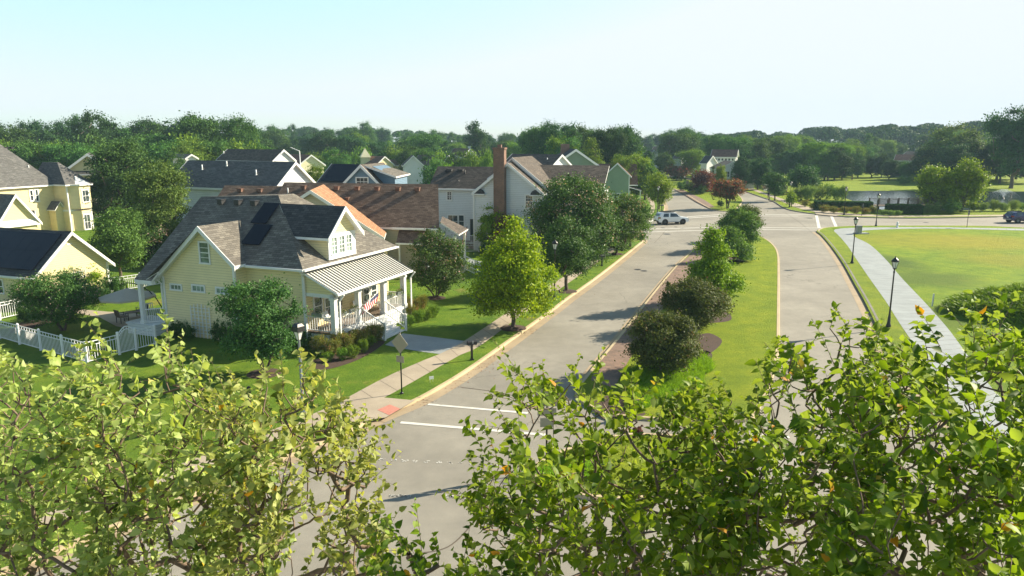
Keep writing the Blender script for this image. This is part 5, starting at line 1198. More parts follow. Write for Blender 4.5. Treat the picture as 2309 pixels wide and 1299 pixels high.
# far median and crossing
tree_px('crape_myrtle', 'wide crape myrtle with deep red blossoms on the far median', (1640, 470), (1605, 1677, 410, 450), 'lf_red', 27, CM, nleaf=14000, leaf=.24, nl=16, trunk=.14, stems=3, shape='umbrella', pink=.5)
tree_px('plum_tree', 'purple-leaved plum tree on the far median behind the red crape myrtle', (1585, 436), (1564, 1606, 388, 430), 'lf_plum', 28, 'tree', nleaf=9000, leaf=.3, nl=16, trunk=.12, shape='round', sparse=.7)
tree_px('crape_myrtle', 'reddish flat-topped crape myrtle at the start of the far median', (1530, 407), (1497, 1552, 378, 402), 'lf_red', 29, CM, nleaf=9000, leaf=.35, nl=14, trunk=.14, stems=3, shape='umbrella', pink=.3)
tree_px('street_tree', 'green street tree beside the black lamp on the upper verge past the white car', (1486, 472), (1457, 1516, 393, 458), 'lf_maple', 30, 'tree', nleaf=13000, leaf=.22, nl=16, trunk=.14, shape='oval', sparse=.7)
tree_px('street_tree', 'small dark street tree by the park walk near the walking person', (1747, 453), (1723, 1773, 393, 440), 'lf_dark', 31, 'tree', nleaf=10000, leaf=.24, nl=14, trunk=.13, shape='vase', mulch=1.0)
tree_px('street_tree', 'thin young tree next to a black lamp pole on the park verge', (1785, 467), (1776, 1794, 433, 460), 'lf_maple', 32, 'tree', nleaf=3500, leaf=.2, nl=8, trunk=.07, shape='oval', sparse=.8)
tree_px('park_tree', 'round spreading tree on the park lawn left of the pond', (1812, 434), (1779, 1848, 377, 428), 'lf_dark', 33, 'tree', nleaf=14000, leaf=.28, nl=18, trunk=.16, stems=2, shape='round')
tree_px('pond_tree', 'left of the two sunlit trees beside the pond deck', (2118, 474), (2072, 2144, 376, 460), 'lf_maple', 34, 'tree', nleaf=15000, leaf=.3, nl=16, trunk=.2, shape='oval', sparse=.75)
tree_px('pond_tree', 'right and taller of the two sunlit trees beside the pond deck', (2166, 476), (2142, 2226, 366, 466), 'lf_maple', 35, 'tree', nleaf=15000, leaf=.3, nl=16, trunk=.24, stems=2, shape='oval', sparse=.8)
# left gardens
tree_px('shade_tree', 'large dark shade tree right of the large yellow house bay', (262, 506), (197, 352, 326, 486), 'lf_dark', 36, 'tree', nleaf=40000, leaf=.28, nl=34, trunk=.3, shape='round', sparse=.6)
tree_px('river_birch', 'tall soft grey-green river birch between the charcoal roof and the shade tree', (365, 585), (286, 434, 372, 560), 'lf_olive', 37, 'tree', nleaf=36000, leaf=.17, nl=30, trunk=.14, stems=3, shape='oval', sparse=.7)
tree_px('garden_tree', 'light olive garden tree above the garage roof peak', (272, 625), (200, 330, 478, 600), 'lf_olive', 38, 'tree', nleaf=26000, leaf=.15, nl=22, trunk=.12, shape='round', sparse=.65)
tree_px('crape_myrtle', 'pink-flowered crape myrtle with pale trunks inside the white back fence', (143, 745), (32, 214, 620, 728), 'lf_pink', 39, CM, nleaf=30000, leaf=.10, nl=24, trunk=.11, stems=4, shape='umbrella', pink=.12, sparse=.6, bark='bark')
tree_px('crape_myrtle', 'pinkish crape myrtle tucked behind the left eave of the yellow house', (330, 600), (285, 392, 515, 600), 'lf_pink', 40, CM, nleaf=14000, leaf=.15, nl=14, trunk=.08, stems=2, shape='round', pink=.25)
tree_px('climbing_vine', 'round mass of green vine climbing the lattice on the garage gable wall', (203, 668), (180, 224, 596, 640), 'lf_tall', 41, 'vine', nleaf=5000, leaf=.12, nl=8, trunk=.04, shape='round')
# ---------------------------------------------------------------- the near river birches whose tops fill the lower part of the view
from mathutils import noise as mnoise
def birch(label, trunk_px, Yt, sil, Yr, n, mat, seed, leaf=.105, gap=-.08, wind=(-.5, .1, .0), leaves_per=(9, 15), low=.25, pale=0.0):
    rng = np.random.default_rng(seed); xs = [s[0] for s in sil]; ys = [s[1] for s in sil]; Yc = (Yr[0] + Yr[1]) / 2; hY = (Yr[1] - Yr[0]) / 2
    base = np.array([W(trunk_px, 1200, Yt)[0], Yt, .1]); T = []; tries = 0
    while len(T) < n and tries < n * 60:
        tries += 1
        px = rng.uniform(xs[0], xs[-1]); Y = rng.uniform(*Yr); k = (Y - Yc) / hY
        top = np.interp(px, xs, ys) + 26
        zt = W(px, top, Yc)[2] - .55 * abs(k) ** 2 * hY * .6 + (-.0 if k > 0 else 0)
        X = W(px, top, Y)[0]
        zb = W(px, 1299, Y)[2] - low
        if zt <= zb: continue
        z = zb + (zt - zb) * rng.uniform(0, 1) ** .8
        p = np.array([X, Y, z])
        if mnoise.noise(Vector(p * 1.5 + seed)) < gap: continue
        T.append(p)
    T = np.array(T)
    root = np.array([base[0], base[1], 4.6]); N, par = skeleton(T, root, rng)
    r = radii(N, par, .0032, 2.2); r *= .06 / r[0]; r = np.maximum(r, .0021)
    q = [np.array([base[0] + .06 * math.sin(i + seed), base[1] + .05 * math.cos(i * 1.3), .1 + 4.5 * i / 5]) for i in range(5)]
    N2 = np.array(q + list(N)); par2 = np.concatenate([[-1, 0, 1, 2, 3], [4], par[1:] + 5]); r2 = np.concatenate([r[0] * np.array([1.6, 1.3, 1.2, 1.1, 1.05]), r])
    v, f = limbs(N2, par2, r2, 6)
    ax = np.array([base[0], base[1], 0])
    P = []; AX = []; NR = []; SZ = []; TI = []; sv = []; sf = []; off = len(v)
    for tpt in T:
        o = tpt - ax; o[2] = 0; o = o / max(np.linalg.norm(o), .2)
        d = unit(o * rng.uniform(.2, 1.0) + np.array([0, 0, rng.uniform(.35, 1.1)]) + rng.normal(0, .35, 3) + np.array(wind) * .15)
        L = rng.uniform(.28, .62); m = int(rng.integers(*leaves_per)); clump = rng.uniform(0, .38) + pale * (rng.uniform() < .5)
        pts = [tpt + d * L * s + np.array([0, 0, -.10]) * s * s * L + np.array(wind) * .07 * s * s for s in np.linspace(0, 1, 5)]
        nn = np.array(pts); vv, ff = limbs(nn, np.array([-1, 0, 1, 2, 3]), np.linspace(.0034, .0016, 5), 4); sv.append(vv); sf.append(ff + off); off += len(vv)
        side = unit(np.cross(d, rng.normal(size=3)))
        for j in range(m):
            s = (j + .6) / m; i0 = min(3, int(s * 4)); p = nn[i0] + (nn[i0 + 1] - nn[i0]) * (s * 4 - i0)
            a = side * (1 if j % 2 else -1) + rng.normal(0, .55, 3) + d * .55 + np.array(wind) * rng.uniform(.2, 1.1) + np.array([0, 0, -.15])
            P.append(p); AX.append(a); NR.append(np.array([0, 0, .7]) + rng.normal(0, .6, 3)); SZ.append(leaf * rng.uniform(.42, 1.25) * (1 - .35 * max(0, s - .75) * 4 * rng.uniform(.3, 1)))
            TI.append(1.0 if rng.uniform() < .006 else min(.9, clump + rng.uniform(0, .52)))
    P, AX, NR = np.array(P), np.array(AX), unit(np.array(NR))
    V, F, tt = leaves_full(P, AX, NR, np.array(SZ), np.array(TI), rng, .66)
    t = thing('river_birch', label, 'tree', base, 0, 'near trees at the foot of the view')
    V -= base; v -= base; s2 = np.concatenate([v] + [q_ - base for q_ in sv]); f2 = np.concatenate([f] + sf)
    link('crown', mesh_np('crown', V, F, tt), M[mat], t); link('trunk', mesh_np('trunk', s2, f2, None, True), M['birchbark'], t)
    return t
birch('pale-leaved near tree top filling the bottom left corner of the view', 120, 8.2, [(-160, 760), (0, 790), (50, 778), (110, 800), (190, 830), (250, 900), (330, 980)], (6.2, 9.2), 330, 'lf_birchpale', 51, gap=-.04, pale=.15)
birch('near tree top in front of the white fence and side lawn, with pale wind-turned leaves', 395, 7.6, [(170, 840), (215, 800), (255, 770), (330, 752), (400, 775), (440, 840), (500, 860), (545, 900), (600, 960)], (6.4, 8.8), 370, 'lf_birchpale', 52, gap=-.02, pale=.15)
birch('near tree top beside the sidewalk, its thin twigs reaching out over the left carriageway', 640, 7.4, [(470, 900), (545, 850), (585, 810), (640, 850), (690, 800), (725, 890), (770, 930), (800, 960), (830, 1010), (860, 1090)], (6.2, 8.8), 300, 'lf_birchpale', 53, gap=.0, pale=.05)
birch('low tree tip poking up at the bottom centre of the view over the grey road', 985, 5.6, [(870, 1240), (930, 1235), (990, 1262), (1050, 1280)], (5.0, 6.2), 30, 'lf_birch', 54, gap=-.3, leaf=.10)
birch('dark green near tree top whose left edge hangs over the middle of the road', 1340, 6.9, [(1085, 1115), (1110, 1000), (1150, 990), (1172, 858), (1215, 860), (1250, 880), (1300, 850), (1345, 878), (1400, 910), (1440, 900), (1480, 880), (1530, 890), (1575, 960), (1640, 1000)], (5.2, 8.0), 430, 'lf_birch', 55, gap=-.06, leaf=.105, wind=(-.2, .1, 0))
birch('near tree top covering the lower end of the right-hand carriageway', 1760, 6.8, [(1540, 990), (1600, 930), (1650, 900), (1700, 930), (1735, 840), (1752, 800), (1790, 780), (1830, 745), (1880, 722), (1925, 735), (1965, 770), (2010, 820)], (5.0, 8.2), 430, 'lf_birch', 56, gap=-.06, leaf=.105, wind=(-.2, .1, 0))
birch('thick bright near tree top filling the bottom right corner of the view', 2170, 6.4, [(1930, 830), (1985, 800), (2050, 785), (2110, 745), (2160, 722), (2200, 750), (2260, 738), (2309, 750), (2420, 740)], (4.4, 8.0), 520, 'lf_birch', 57, gap=-.12, leaf=.115, wind=(-.15, .1, 0))
# ---------------------------------------------------------------- woods and garden trees farther off: a few grown forms, copied
PROTO = {}
def proto(key, seed, H, R, h0, mats, **kw):
    cm, tm = tree_meshes(key, seed, H, R, h0, **kw); PROTO[key] = (cm, tm, H, R)
proto('broad', 101, 12, 5.2, 1.6, 0, nleaf=26000, leaf=.31, nl=26, trunk=.3, shape='round', sparse=.45, ntip=50)
proto('broad2', 102, 12, 4.6, 1.2, 0, nleaf=24000, leaf=.31, nl=30, trunk=.3, shape='oval', sparse=.5, ntip=50)
proto('broad3', 103, 12, 5.6, 2.2, 0, nleaf=26000, leaf=.31, nl=20, trunk=.3, shape='vase', sparse=.5, ntip=50)
proto('tall', 104, 14, 3.8, 1.2, 0, nleaf=24000, leaf=.31, nl=30, trunk=.3, shape='egg', sparse=.5, ntip=40)
proto('pine', 105, 15, 3.8, 5.5, 0, nleaf=9000, leaf=.42, nl=14, trunk=.3, shape='umbrella', sparse=.75, squash=.55, ntip=40)
proto('conifer', 106, 12, 2.3, .5, 0, nleaf=8000, leaf=.36, nl=18, trunk=.25, shape='cone', sparse=.5, ntip=30)
proto('bush', 107, 3, 2.6, .1, 0, nleaf=6000, leaf=.22, nl=16, trunk=.08, shape='round', sparse=.4, ntip=30)
_pm = {}
def pmesh(key, mat):
    if (key, mat) not in _pm:
        cm, tm, H, R = PROTO[key]; c = cm.copy(); c.materials.clear(); c.materials.append(M[mat]); t = tm.copy(); t.materials.clear(); t.materials.append(M['bark']); _pm[(key, mat)] = (c, t)
    return _pm[(key, mat)]
def wood_tree(key, x, y, H, R, mat, label, group, name='woodland_tree', rot=None, z=.05):
    c, tm = pmesh(key, mat); _, _, H0, R0 = PROTO[key]
    t = thing(name, label, 'tree', (x, y, z), rot if rot is not None else random.uniform(0, 6.28), group); s = (R / R0, R / R0, H / H0)
    t.scale = s
    for nm, me in (('crown', c), ('trunk', tm)):
        o = bpy.data.objects.new(nm, me); COL.objects.link(o); o.parent = t
    return t
random.seed(77)
def at_px(px, Y): return W(px, 330, Y)[0]
def top_h(px, py, Y): return W(px, py, Y)[2]
def row(group, label, keys, mats, px0, px1, n, Y0, Y1, tops, wR=(.36, .5), jit=.5):
    """n trees across the view; tops = [(px, py)...] silhouette measured in the photograph"""
    tx = [t[0] for t in tops]; ty = [t[1] for t in tops]
    for i in range(n):
        px = px0 + (px1 - px0) * (i + .5 + random.uniform(-jit, jit)) / n; Y = random.uniform(Y0, Y1)
        H = top_h(px, np.interp(px, tx, ty) + random.uniform(-3, 9), Y); H = max(3.5, H)
        key = random.choice(keys); R = H * random.uniform(*wR) if key not in ('pine', 'conifer', 'tall') else H * random.uniform(.24, .32)
        if H > 18: R *= .8
        lm = min(LANDMARKS, key=lambda q: abs(q[0] - px))[1]
        wood_tree(key, at_px(px, Y), Y, H, R, random.choice(mats), label + ' ' + lm, group + ' ' + lm)
LANDMARKS = [(-300, 'outside the frame'), (-40, 'at the left edge'), (30, 'above the slate hip roof'), (110, 'above the hip roof slope'), (180, 'above the peach gable'), (250, 'behind the shade tree'), (320, 'left of the small grey gable'), (400, 'above the small grey gable'), (460, 'over the left charcoal roof end'),
    (520, 'above the tan roof'), (590, 'above the tan roof ridge'), (650, 'at the curved light'), (705, 'above the rust roof'), (760, 'left of the blue house'), (825, 'above the blue gable'), (880, 'above the cream houses'), (940, 'left of the pale grey roof'), (990, 'above the pale grey roof'),
    (1045, 'above the white annex'), (1090, 'by the tall pine'), (1130, 'behind the brick chimney'), (1190, 'above the long grey roof'), (1240, 'left of the green gable'), (1290, 'above the green gable'), (1340, 'right of the green gable'), (1390, 'above the sage house gable'), (1440, 'at the road end'),
    (1490, 'by the far road lights'), (1540, 'left of the street houses'), (1590, 'above the vinyl fences'), (1640, 'above the white houses'), (1690, 'right of the white houses'), (1740, 'above the brick wall'), (1790, 'above the park tree'), (1840, 'right of the park tree'), (1890, 'above the far pond lawn'),
    (1940, 'left of the rust pond roof'), (1990, 'beside the rust pond roof'), (2045, 'above the rust pond roof'), (2100, 'above the pond trees'), (2160, 'above the right pond tree'), (2220, 'above the fountain'), (2280, 'near the right edge'), (2340, 'at the right edge')]
ALLD = ['broad', 'broad2', 'broad3', 'tall']
# left woods
row('trees of the wood behind the left-hand houses', 'tall green tree of the left wood', ALLD, ['lf_bg', 'lf_bgdark', 'lf_bgdark'], -60, 600, 26, 175, 215,
    [(-60, 292), (0, 285), (60, 278), (150, 280), (185, 262), (225, 262), (260, 290), (330, 275), (360, 282), (400, 265), (450, 270), (500, 272), (545, 275), (580, 300), (620, 310)], (.30, .42))
row('wood beyond the left edge', 'woodland tree of the left wood', ALLD, ['lf_bg', 'lf_bgdark'], -420, -50, 12, 165, 215, [(-420, 285), (-50, 290)], (.34, .44))
row('lower trees in front of the left wood', 'lower light green tree fronting the left wood', ALLD + ['bush'], ['lf_bg', 'lf_bglit', 'lf_bg'], -40, 600, 24, 140, 165,
    [(-40, 330), (60, 325), (150, 330), (260, 320), (340, 312), (420, 318), (500, 325), (600, 335)], (.4, .55))
# middle woods, two depths
row('hazy trees of the middle wood', 'hazy blue-green tree of the far middle wood', ALLD + ['pine'], ['lf_bgdark', 'lf_bg'], 560, 1240, 34, 360, 440,
    [(560, 290), (620, 283), (680, 284), (740, 288), (830, 280), (900, 292), (960, 296), (1060, 300), (1130, 305), (1200, 300), (1240, 300)], (.3, .42))
row('nearer trees of the middle wood', 'mid-green tree before the hazy middle wood', ALLD, ['lf_bg', 'lf_bgdark', 'lf_bglit'], 575, 1180, 30, 235, 300,
    [(575, 318), (620, 300), (660, 322), (700, 300), (760, 305), (810, 300), (860, 318), (930, 322), (960, 300), (1010, 318), (1060, 315), (1110, 310), (1180, 322)], (.36, .5))
row('garden trees between the small distant houses', 'round garden tree among the small distant houses', ['broad', 'broad2', 'bush'], ['lf_bglit', 'lf_bg'], 690, 1110, 14, 165, 225,
    [(690, 340), (720, 345), (800, 340), (850, 344), (930, 335), (1000, 350), (1060, 345), (1110, 352)], (.4, .5))
# big clump right of centre
row('tall trees behind the green gabled house', 'tall dark tree in the clump of the road bend', ALLD, ['lf_bg', 'lf_bgdark'], 1195, 1450, 12, 165, 200,
    [(1195, 300), (1225, 278), (1260, 280), (1300, 288), (1350, 292), (1400, 285), (1440, 310), (1450, 340)], (.26, .34))
row('tall trees behind the green gabled house', 'nearer tall tree in the clump of the road bend', ['tall', 'broad2'], ['lf_bg', 'lf_bglit'], 1225, 1440, 5, 148, 158, [(1225, 300), (1300, 305), (1340, 315), (1440, 370)], (.3, .36))
row('trees lining the road past the green house', 'bushy tree lining the road', ['broad', 'broad2'], ['lf_bg', 'lf_maple'], 1418, 1458, 5, 150, 200, [(1418, 350), (1440, 355), (1458, 365)], (.4, .5))
# far end of the road
row('hazy trees at the far end of the road', 'hazy tree closing the far road', ALLD, ['lf_bg', 'lf_bgdark'], 1440, 1640, 12, 380, 470, [(1440, 308), (1500, 300), (1540, 293), (1580, 300), (1640, 305)], (.36, .46))
row('trees around the white street houses', 'leafy tree around the white houses', ALLD, ['lf_bg', 'lf_bglit', 'lf_bg'], 1500, 1960, 30, 235, 330, [(1500, 325), (1540, 297), (1575, 305), (1620, 310), (1680, 305), (1720, 315), (1790, 300), (1830, 320), (1900, 330), (1960, 322)], (.36, .5))
row('row of dark trees on the far pond bank', 'dark rounded tree of the far pond bank row', ['broad', 'broad2'], ['lf_bgdark', 'lf_bg'], 1690, 2110, 19, 222, 240, [(1690, 352), (1740, 360), (1790, 330), (1850, 335), (1890, 348), (1950, 350), (2000, 352), (2040, 368), (2110, 350)], (.36, .46))
row('trees behind the pond houses', 'lighter tree behind the pond bank row', ALLD, ['lf_bg', 'lf_bglit'], 1900, 2230, 16, 300, 380, [(1900, 320), (1960, 305), (2000, 322), (2060, 326), (2100, 300), (2230, 300)], (.4, .5))
row('dark wood at the right edge', 'dense dark tree of the right-hand wood', ALLD, ['lf_bgdark'], 2080, 2340, 13, 205, 240, [(2080, 345), (2130, 320), (2200, 330), (2260, 320), (2340, 300)], (.4, .5))
# individuals one can point at
def one(label, key, px, top, half_px, Y, mat, name='tree', **kw):
    return wood_tree(key, at_px(px, Y), Y, top_h(px, top, Y), half_px / F_PX * Y, mat, label, None, name=name, **kw)
one('very tall pine standing above the middle wood, right of the long distant roofs', 'pine', 1072, 277, 22, 250, 'lf_bgdark', 'pine_tree')
one('tallest dark tree of the left wood with a forked open top', 'tall', 205, 257, 28, 170, 'lf_bgdark')
one('broad dark tree crown standing out of the left wood over the charcoal roof', 'broad2', 450, 262, 62, 165, 'lf_bg')
one('rounded tree at the right end of the left wood', 'broad', 540, 272, 42, 168, 'lf_bg')
one('wide layered yellow-green tree left of the dark wood at the right', 'broad', 2145, 287, 62, 215, 'lf_olive')
one('huge dark tree cut by the right edge of the view', 'broad3', 2292, 250, 66, 185, 'lf_bgdark')
one('round dark tree with lit right side in the pond bank row', 'broad', 1888, 334, 34, 224, 'lf_bgdark')
one('leafy bright tree left of the round pond bank tree', 'broad2', 1838, 318, 34, 226, 'lf_bglit')
one('big shade tree behind the white street houses', 'broad', 1543, 293, 38, 300, 'lf_bg')
one('thin-crowned light tree over the white vinyl fence', 'broad3', 1565, 340, 36, 225, 'lf_bglit')
one('dark round tree beside the far street lights', 'broad', 1500, 347, 24, 235, 'lf_bg')
one('dark conifer by the white wall across the pond', 'conifer', 2098, 358, 18, 222, 'lf_bgdark', 'conifer')
one('narrow clipped evergreen left against the white gable house', 'conifer', 1611, 376, 6, 176, 'lf_bgdark', 'conifer')
one('narrow clipped evergreen right against the white gable house', 'conifer', 1654, 385, 5, 176, 'lf_bgdark', 'conifer')
one('small green tree between the two clipped evergreens', 'broad2', 1629, 372, 13, 174, 'lf_maple')
one('dark rounded tree nearest the brick entrance pier', 'broad', 1678, 358, 22, 178, 'lf_bgdark')
one('second dark rounded tree behind the brick entrance wall', 'broad', 1715, 360, 26, 180, 'lf_bgdark')
one('bright yellow-green garden tree right of the blue house', 'bush', 1010, 382, 26, 130, 'lf_bglit')
one('lit bushy tree left of the solar-roofed blue house', 'broad', 708, 380, 38, 105, 'lf_bglit')
one('grey-green thicket left of the pale chimney house', 'bush', 985, 372, 40, 150, 'lf_bg')
one('bright tree between the small red roofs and the chimney', 'bush', 1098, 350, 16, 160, 'lf_bglit')
one('dark tree left of the small grey gable', 'broad', 385, 350, 30, 120, 'lf_bg')
# far-off hills of forest
rng = np.random.default_rng(5); Vs = []; Fs = []; Ts = []; off = 0
def far_mass(px0, px1, Y0, Y1, tops, n):
    global off
    tx = [t[0] for t in tops]; ty = [t[1] for t in tops]
    for i in range(n):
        px = rng.uniform(px0, px1); Y = rng.uniform(Y0, Y1); x = at_px(px, Y); H = top_h(px, np.interp(px, tx, ty) + rng.uniform(-3, 10), Y); R = rng.uniform(5, 9)
        m = 420; d = unit(rng.normal(size=(m, 3))); d[:, 2] = np.abs(d[:, 2]) * 1.0 - .25
        P = np.array([x, Y, H - R * .8]) + d * np.array([R, R, R * .8]) * rng.uniform(.75, 1.05, m)[:, None]
        m2 = 120; P2 = np.array([x, Y, 0]) + np.stack([rng.normal(0, R * .6, m2), rng.normal(0, R * .6, m2), rng.uniform(0, max(1, H - R), m2)], 1)
        P = np.concatenate([P, P2]); nr = unit(np.concatenate([d, rng.normal(size=(m2, 3))]) + rng.normal(0, .4, (m + m2, 3)))
        V, F, t_ = leaves_simple(P, nr, rng.uniform(1.0, 2.1, m + m2), rng.uniform(0, .9, m + m2), rng); Vs.append(V); Fs.append(F + off); Ts.append(t_); off += len(V)
far_mass(-80, 1250, 520, 640, [(-80, 292), (0, 290), (300, 288), (560, 292), (700, 284), (880, 288), (1000, 297), (1250, 304)], 120)
far_mass(1180, 1640, 620, 800, [(1180, 303), (1440, 306), (1560, 303), (1640, 300)], 60)
far_mass(1600, 2400, 430, 560, [(1600, 300), (1640, 298), (1700, 290), (1760, 292), (1850, 281), (1910, 288), (2000, 277), (2060, 282), (2090, 275), (2140, 285), (2180, 270), (2220, 268), (2300, 272), (2400, 270)], 190)
tag(link('distant_woods', mesh_np('distant_woods', np.concatenate(Vs), np.concatenate(Fs), np.concatenate(Ts)), M['lf_bgdark']), kind='stuff')
# ---------------------------------------------------------------- street furniture
def street_lamp(label, px, py, H=4.65, twin=False):
    b = G(px, py, .12); t = thing('street_lamp', label, 'street lamp', b, .3, 'black post lanterns')
    mb = MB(); k = H / 4.65
    mb.lathe((0, 0, 0), [(.16, 0), (.16, .12), (.11, .22), (.085, .7), (.07, .75), (.055, .9), (.042, 3.6 * k), (.06, 3.62 * k), (.06, 3.7 * k), (.035, 3.75 * k), (.05, 3.85 * k), (.14, 3.92 * k)], 10); mb.build('post', M['black'], t)
    z = 3.92 * k
    mb = MB()   # glass: inverted tapered lantern
    mb.lathe((0, 0, z), [(.10, 0), (.20, .42)], 6); hd = mb.build('lantern_glass', M['lampglass'], t)
    mb = MB(); mb.lathe((0, 0, z), [(.12, -.02), (.12, .02), (.0, .02)], 6); mb.lathe((0, 0, z + .42), [(.0, -.01), (.24, 0), (.25, .04), (.17, .16), (.06, .26), (.02, .30), (.03, .34), (.0, .40)], 12)
    for i in range(6):
        a = i * math.pi / 3; mb.bar((.105 * math.cos(a), .105 * math.sin(a), z), (.205 * math.cos(a), .205 * math.sin(a), z + .42), .018, .018)
    mb.build('lantern_cap', M['black'], t); return t
for lb, px, py in (('nearest black lamp on the right verge, between kerb and new concrete path', 2003, 737), ('second black lamp on the right verge, farther along the concrete path', 1921, 594),
                   ('black lamp beside the yellow-green street tree on the left verge', 1250, 676), ('black lamp on the upper left verge just behind the white car', 1482, 483),
                   ('black lamp at the near edge of the cross street in front of the pond deck', 1975, 510), ('black lamp in front of the left clipped hedge by the pond', 1903, 485),
                   ('black lamp beside the thin young tree on the park walk', 1780, 467), ('black lamp by the brick entrance wall and white chair', 1734, 452), ('lamp mostly hidden behind the last street tree before the corner', 1403, 566)):
    street_lamp(lb, px, py)
# larger grey-posted lantern near the camera
b = G(684, 932, .12); t = thing('street_lamp', 'grey-posted lantern with dark slanted hood in front of the yellow house, pole rising through leaves', 'street lamp', b, .2)
mb = MB(); mb.lathe((0, 0, 0), [(.14, 0), (.14, .15), (.075, .25), (.055, 3.45)], 12); mb.build('post', M['grey_metal'], t)
mb = MB(); mb.lathe((0, 0, 3.45), [(.10, 0), (.21, .38)], 4); mb.build('lantern_glass', M['lampglass'], t)
mb = MB(); mb.lathe((0, 0, 3.83), [(0, -.01), (.30, 0), (.27, .22), (.16, .34), (0, .36)], 4)
for i in range(4):
    a = i * math.pi / 2; mb.bar((.10 * math.cos(a), .10 * math.sin(a), 3.45), (.215 * math.cos(a), .215 * math.sin(a), 3.84), .03, .03)
mb.build('lantern_hood', M['black'], t)
# cobra-head road lights at the far end
for i, (px, py, arm, top) in enumerate(((1497, 388, -1, 334), (1552, 392, -1, 340), (1452, 375, -1, 333))):
    b = G(px, py, .1); H = top_h(px, top, b[1]) ; t = thing('road_light', ['tall curved-arm road light left of the thin-crowned tree', 'tall curved-arm road light over the white vinyl fence', 'tall curved-arm road light farthest away by the white fence block'][i], 'road light', b, 0, 'curved-arm road lights')
    mb = MB(); mb.tube((0, 0, 0), (0, 0, H), .12, .08); pts = [(arm * 3.2 * s, 0, H + .7 * math.sin(s * 1.8)) for s in np.linspace(0, 1, 7)]
    for a_, b_ in zip(pts[:-1], pts[1:]): mb.tube(a_, b_, .06, .06, 6)
    mb.build('pole', M['grey_metal'], t); mb = MB(); mb.abox(np.array(pts[-1]) + np.array([arm * .4, 0, 0]), (1, 0, 0), (0, 1, 0), (0, 0, 1), 1.0, .35, .18); mb.build('lamp_head', M['white'], t)
# street light behind the tan roof
q = W(660, 334, 112); t = thing('road_light', 'white curved street light head rising between the left roofs', 'road light', (q[0] + 1.0, 112, .05)); mb = MB(); mb.tube((0, 0, 0), (0, 0, q[2] - .5), .1, .07)
for s in range(4): mb.tube((-.35 * s, 0, q[2] - .5 + .16 * s), (-.35 * (s + 1), 0, q[2] - .5 + .16 * (s + 1) - .03 * s), .06, .06, 6)
mb.build('pole', M['white'], t)
def mailbox(label, px, py, n=1, H=1.15):
    b = G(px, py, .12); t = thing('mailbox', label, 'mailbox', b, rad(-66), 'black kerbside mailboxes')
    mb = MB(); mb.box(-.05, .05, -.05, .05, 0, H - .25); mb.box(-.09, .09, -.09, .09, 0, .08); mb.build('post', M['black'], t)
    mb = MB(); z = H - .25; pts = [(-.10, 0, z), (.10, 0, z), (.10, 0, z + .14)] + [(.10 * math.cos(a), 0, z + .14 + .10 * math.sin(a)) for a in np.linspace(.3, math.pi - .3, 6)] + [(-.10, 0, z + .14)]
    mb.prism([(x, -.26, zz) for (x, y, zz) in pts], (0, .55, 0)); bx = mb.build('box', M['blackpaint'], t)
    mb = MB(); mb.box(.101, .115, .02, .05, z + .08, z + .24); mb.build('signal_flag', M['white'], bx); return t
mailbox('nearest black mailbox on the verge by the front path of the yellow house', 1064, 812); mailbox('black mailbox on the verge below the two far street trees', 1357, 600)
mailbox('black mailbox at the corner of the side street beside the crosswalk line', 1440, 530); mailbox('black mailbox on the upper verge just behind the white car', 1492, 476)
# signs
b = G(906, 888, .12); t = thing('road_sign', 'diamond road sign seen from behind with small plate below on a black pole', 'road sign', b, rad(-30))
mb = MB(); mb.tube((0, 0, 0), (0, 0, 3.1), .035, .035, 8); mb.lathe((0, 0, 0), [(.09, 0), (.09, .06), (.04, .1)], 8); mb.build('pole', M['black'], t)
mb = MB(); mb.prism([(0, -.045, 2.05), (.5, -.045, 2.55), (0, -.045, 3.05), (-.5, -.045, 2.55)], (0, .01, 0)); mb.build('diamond_plate', M['signback'], t)
mb = MB(); mb.prism([(-.23, -.045, 1.6), (.23, -.045, 1.6), (.23, -.045, 1.92), (-.23, -.045, 1.92)], (0, .01, 0)); mb.build('small_plate', M['signback'], t)
def sign(label, px, py, H, w_, h_, mat, yaw=0, n='road_sign', cat_='road sign', extra=None, pm='black', pr=.035):
    b = G(px, py, .12); t = thing(n, label, cat_, b, rad(yaw)); mb = MB(); mb.tube((0, 0, 0), (0, 0, H), pr, pr, 8); mb.build('pole', M[pm], t)
    mb = MB(); mb.box(-w_ / 2, w_ / 2, -.06, -.045, H - h_, H); mb.build('plate', M[mat], t)
    if extra:
        for (z0, z1, ww, mm) in extra: mb = MB(); mb.box(-ww / 2, ww / 2, -.06, -.045, z0, z1); mb.build('small_plate', M[mm], t)
    return t
sign('tall black pole with grey sign backs among the leaves', 1232, 1052, 3.2, .78, .78, 'signback', 0, extra=[(2.05, 2.35, .7, 'signback'), (1.6, 1.95, .5, 'signback')])
sign('short black post with narrow panel on the side lawn left of the lantern', 566, 944, 1.5, .16, 1.2, 'blackpaint', 20, pr=.05)
sign('thin edge-on sign on the near verge of the cross street past the pond trees', 2180, 513, 2.4, .5, .6, 'grey_metal', 84)
sign('small dark sign edge-on in front of the left clipped hedge', 1943, 487, 2.0, .45, .6, 'grey_metal', 80)
sign('small white sign on a pole in the far median planting', 1549, 433, 2.6, .75, .75, 'signback', 10, pm='grey_metal')
sign('small white notice in front of the white gable house', 1635, 404, 1.8, .9, .9, 'white', 0, pm='grey_metal')
sign('dark low box sign half hidden left of the second bronze median shrub', 1512, 704, 1.35, .7, .45, 'blackpaint', 10, pr=.05)
b = G(2102, 691, .12); t = thing('marker_post', 'thin grey-green utility marker post in the field beside the concrete path', 'marker post', b, .4); mb = MB(); mb.prism([(-.05, -.03, 0), (.05, -.03, 0), (.05, .03, 0), (-.05, .03, 0)], (0.02, 0, .95)); mb.build('marker_post_body', M['lampglass'], t)
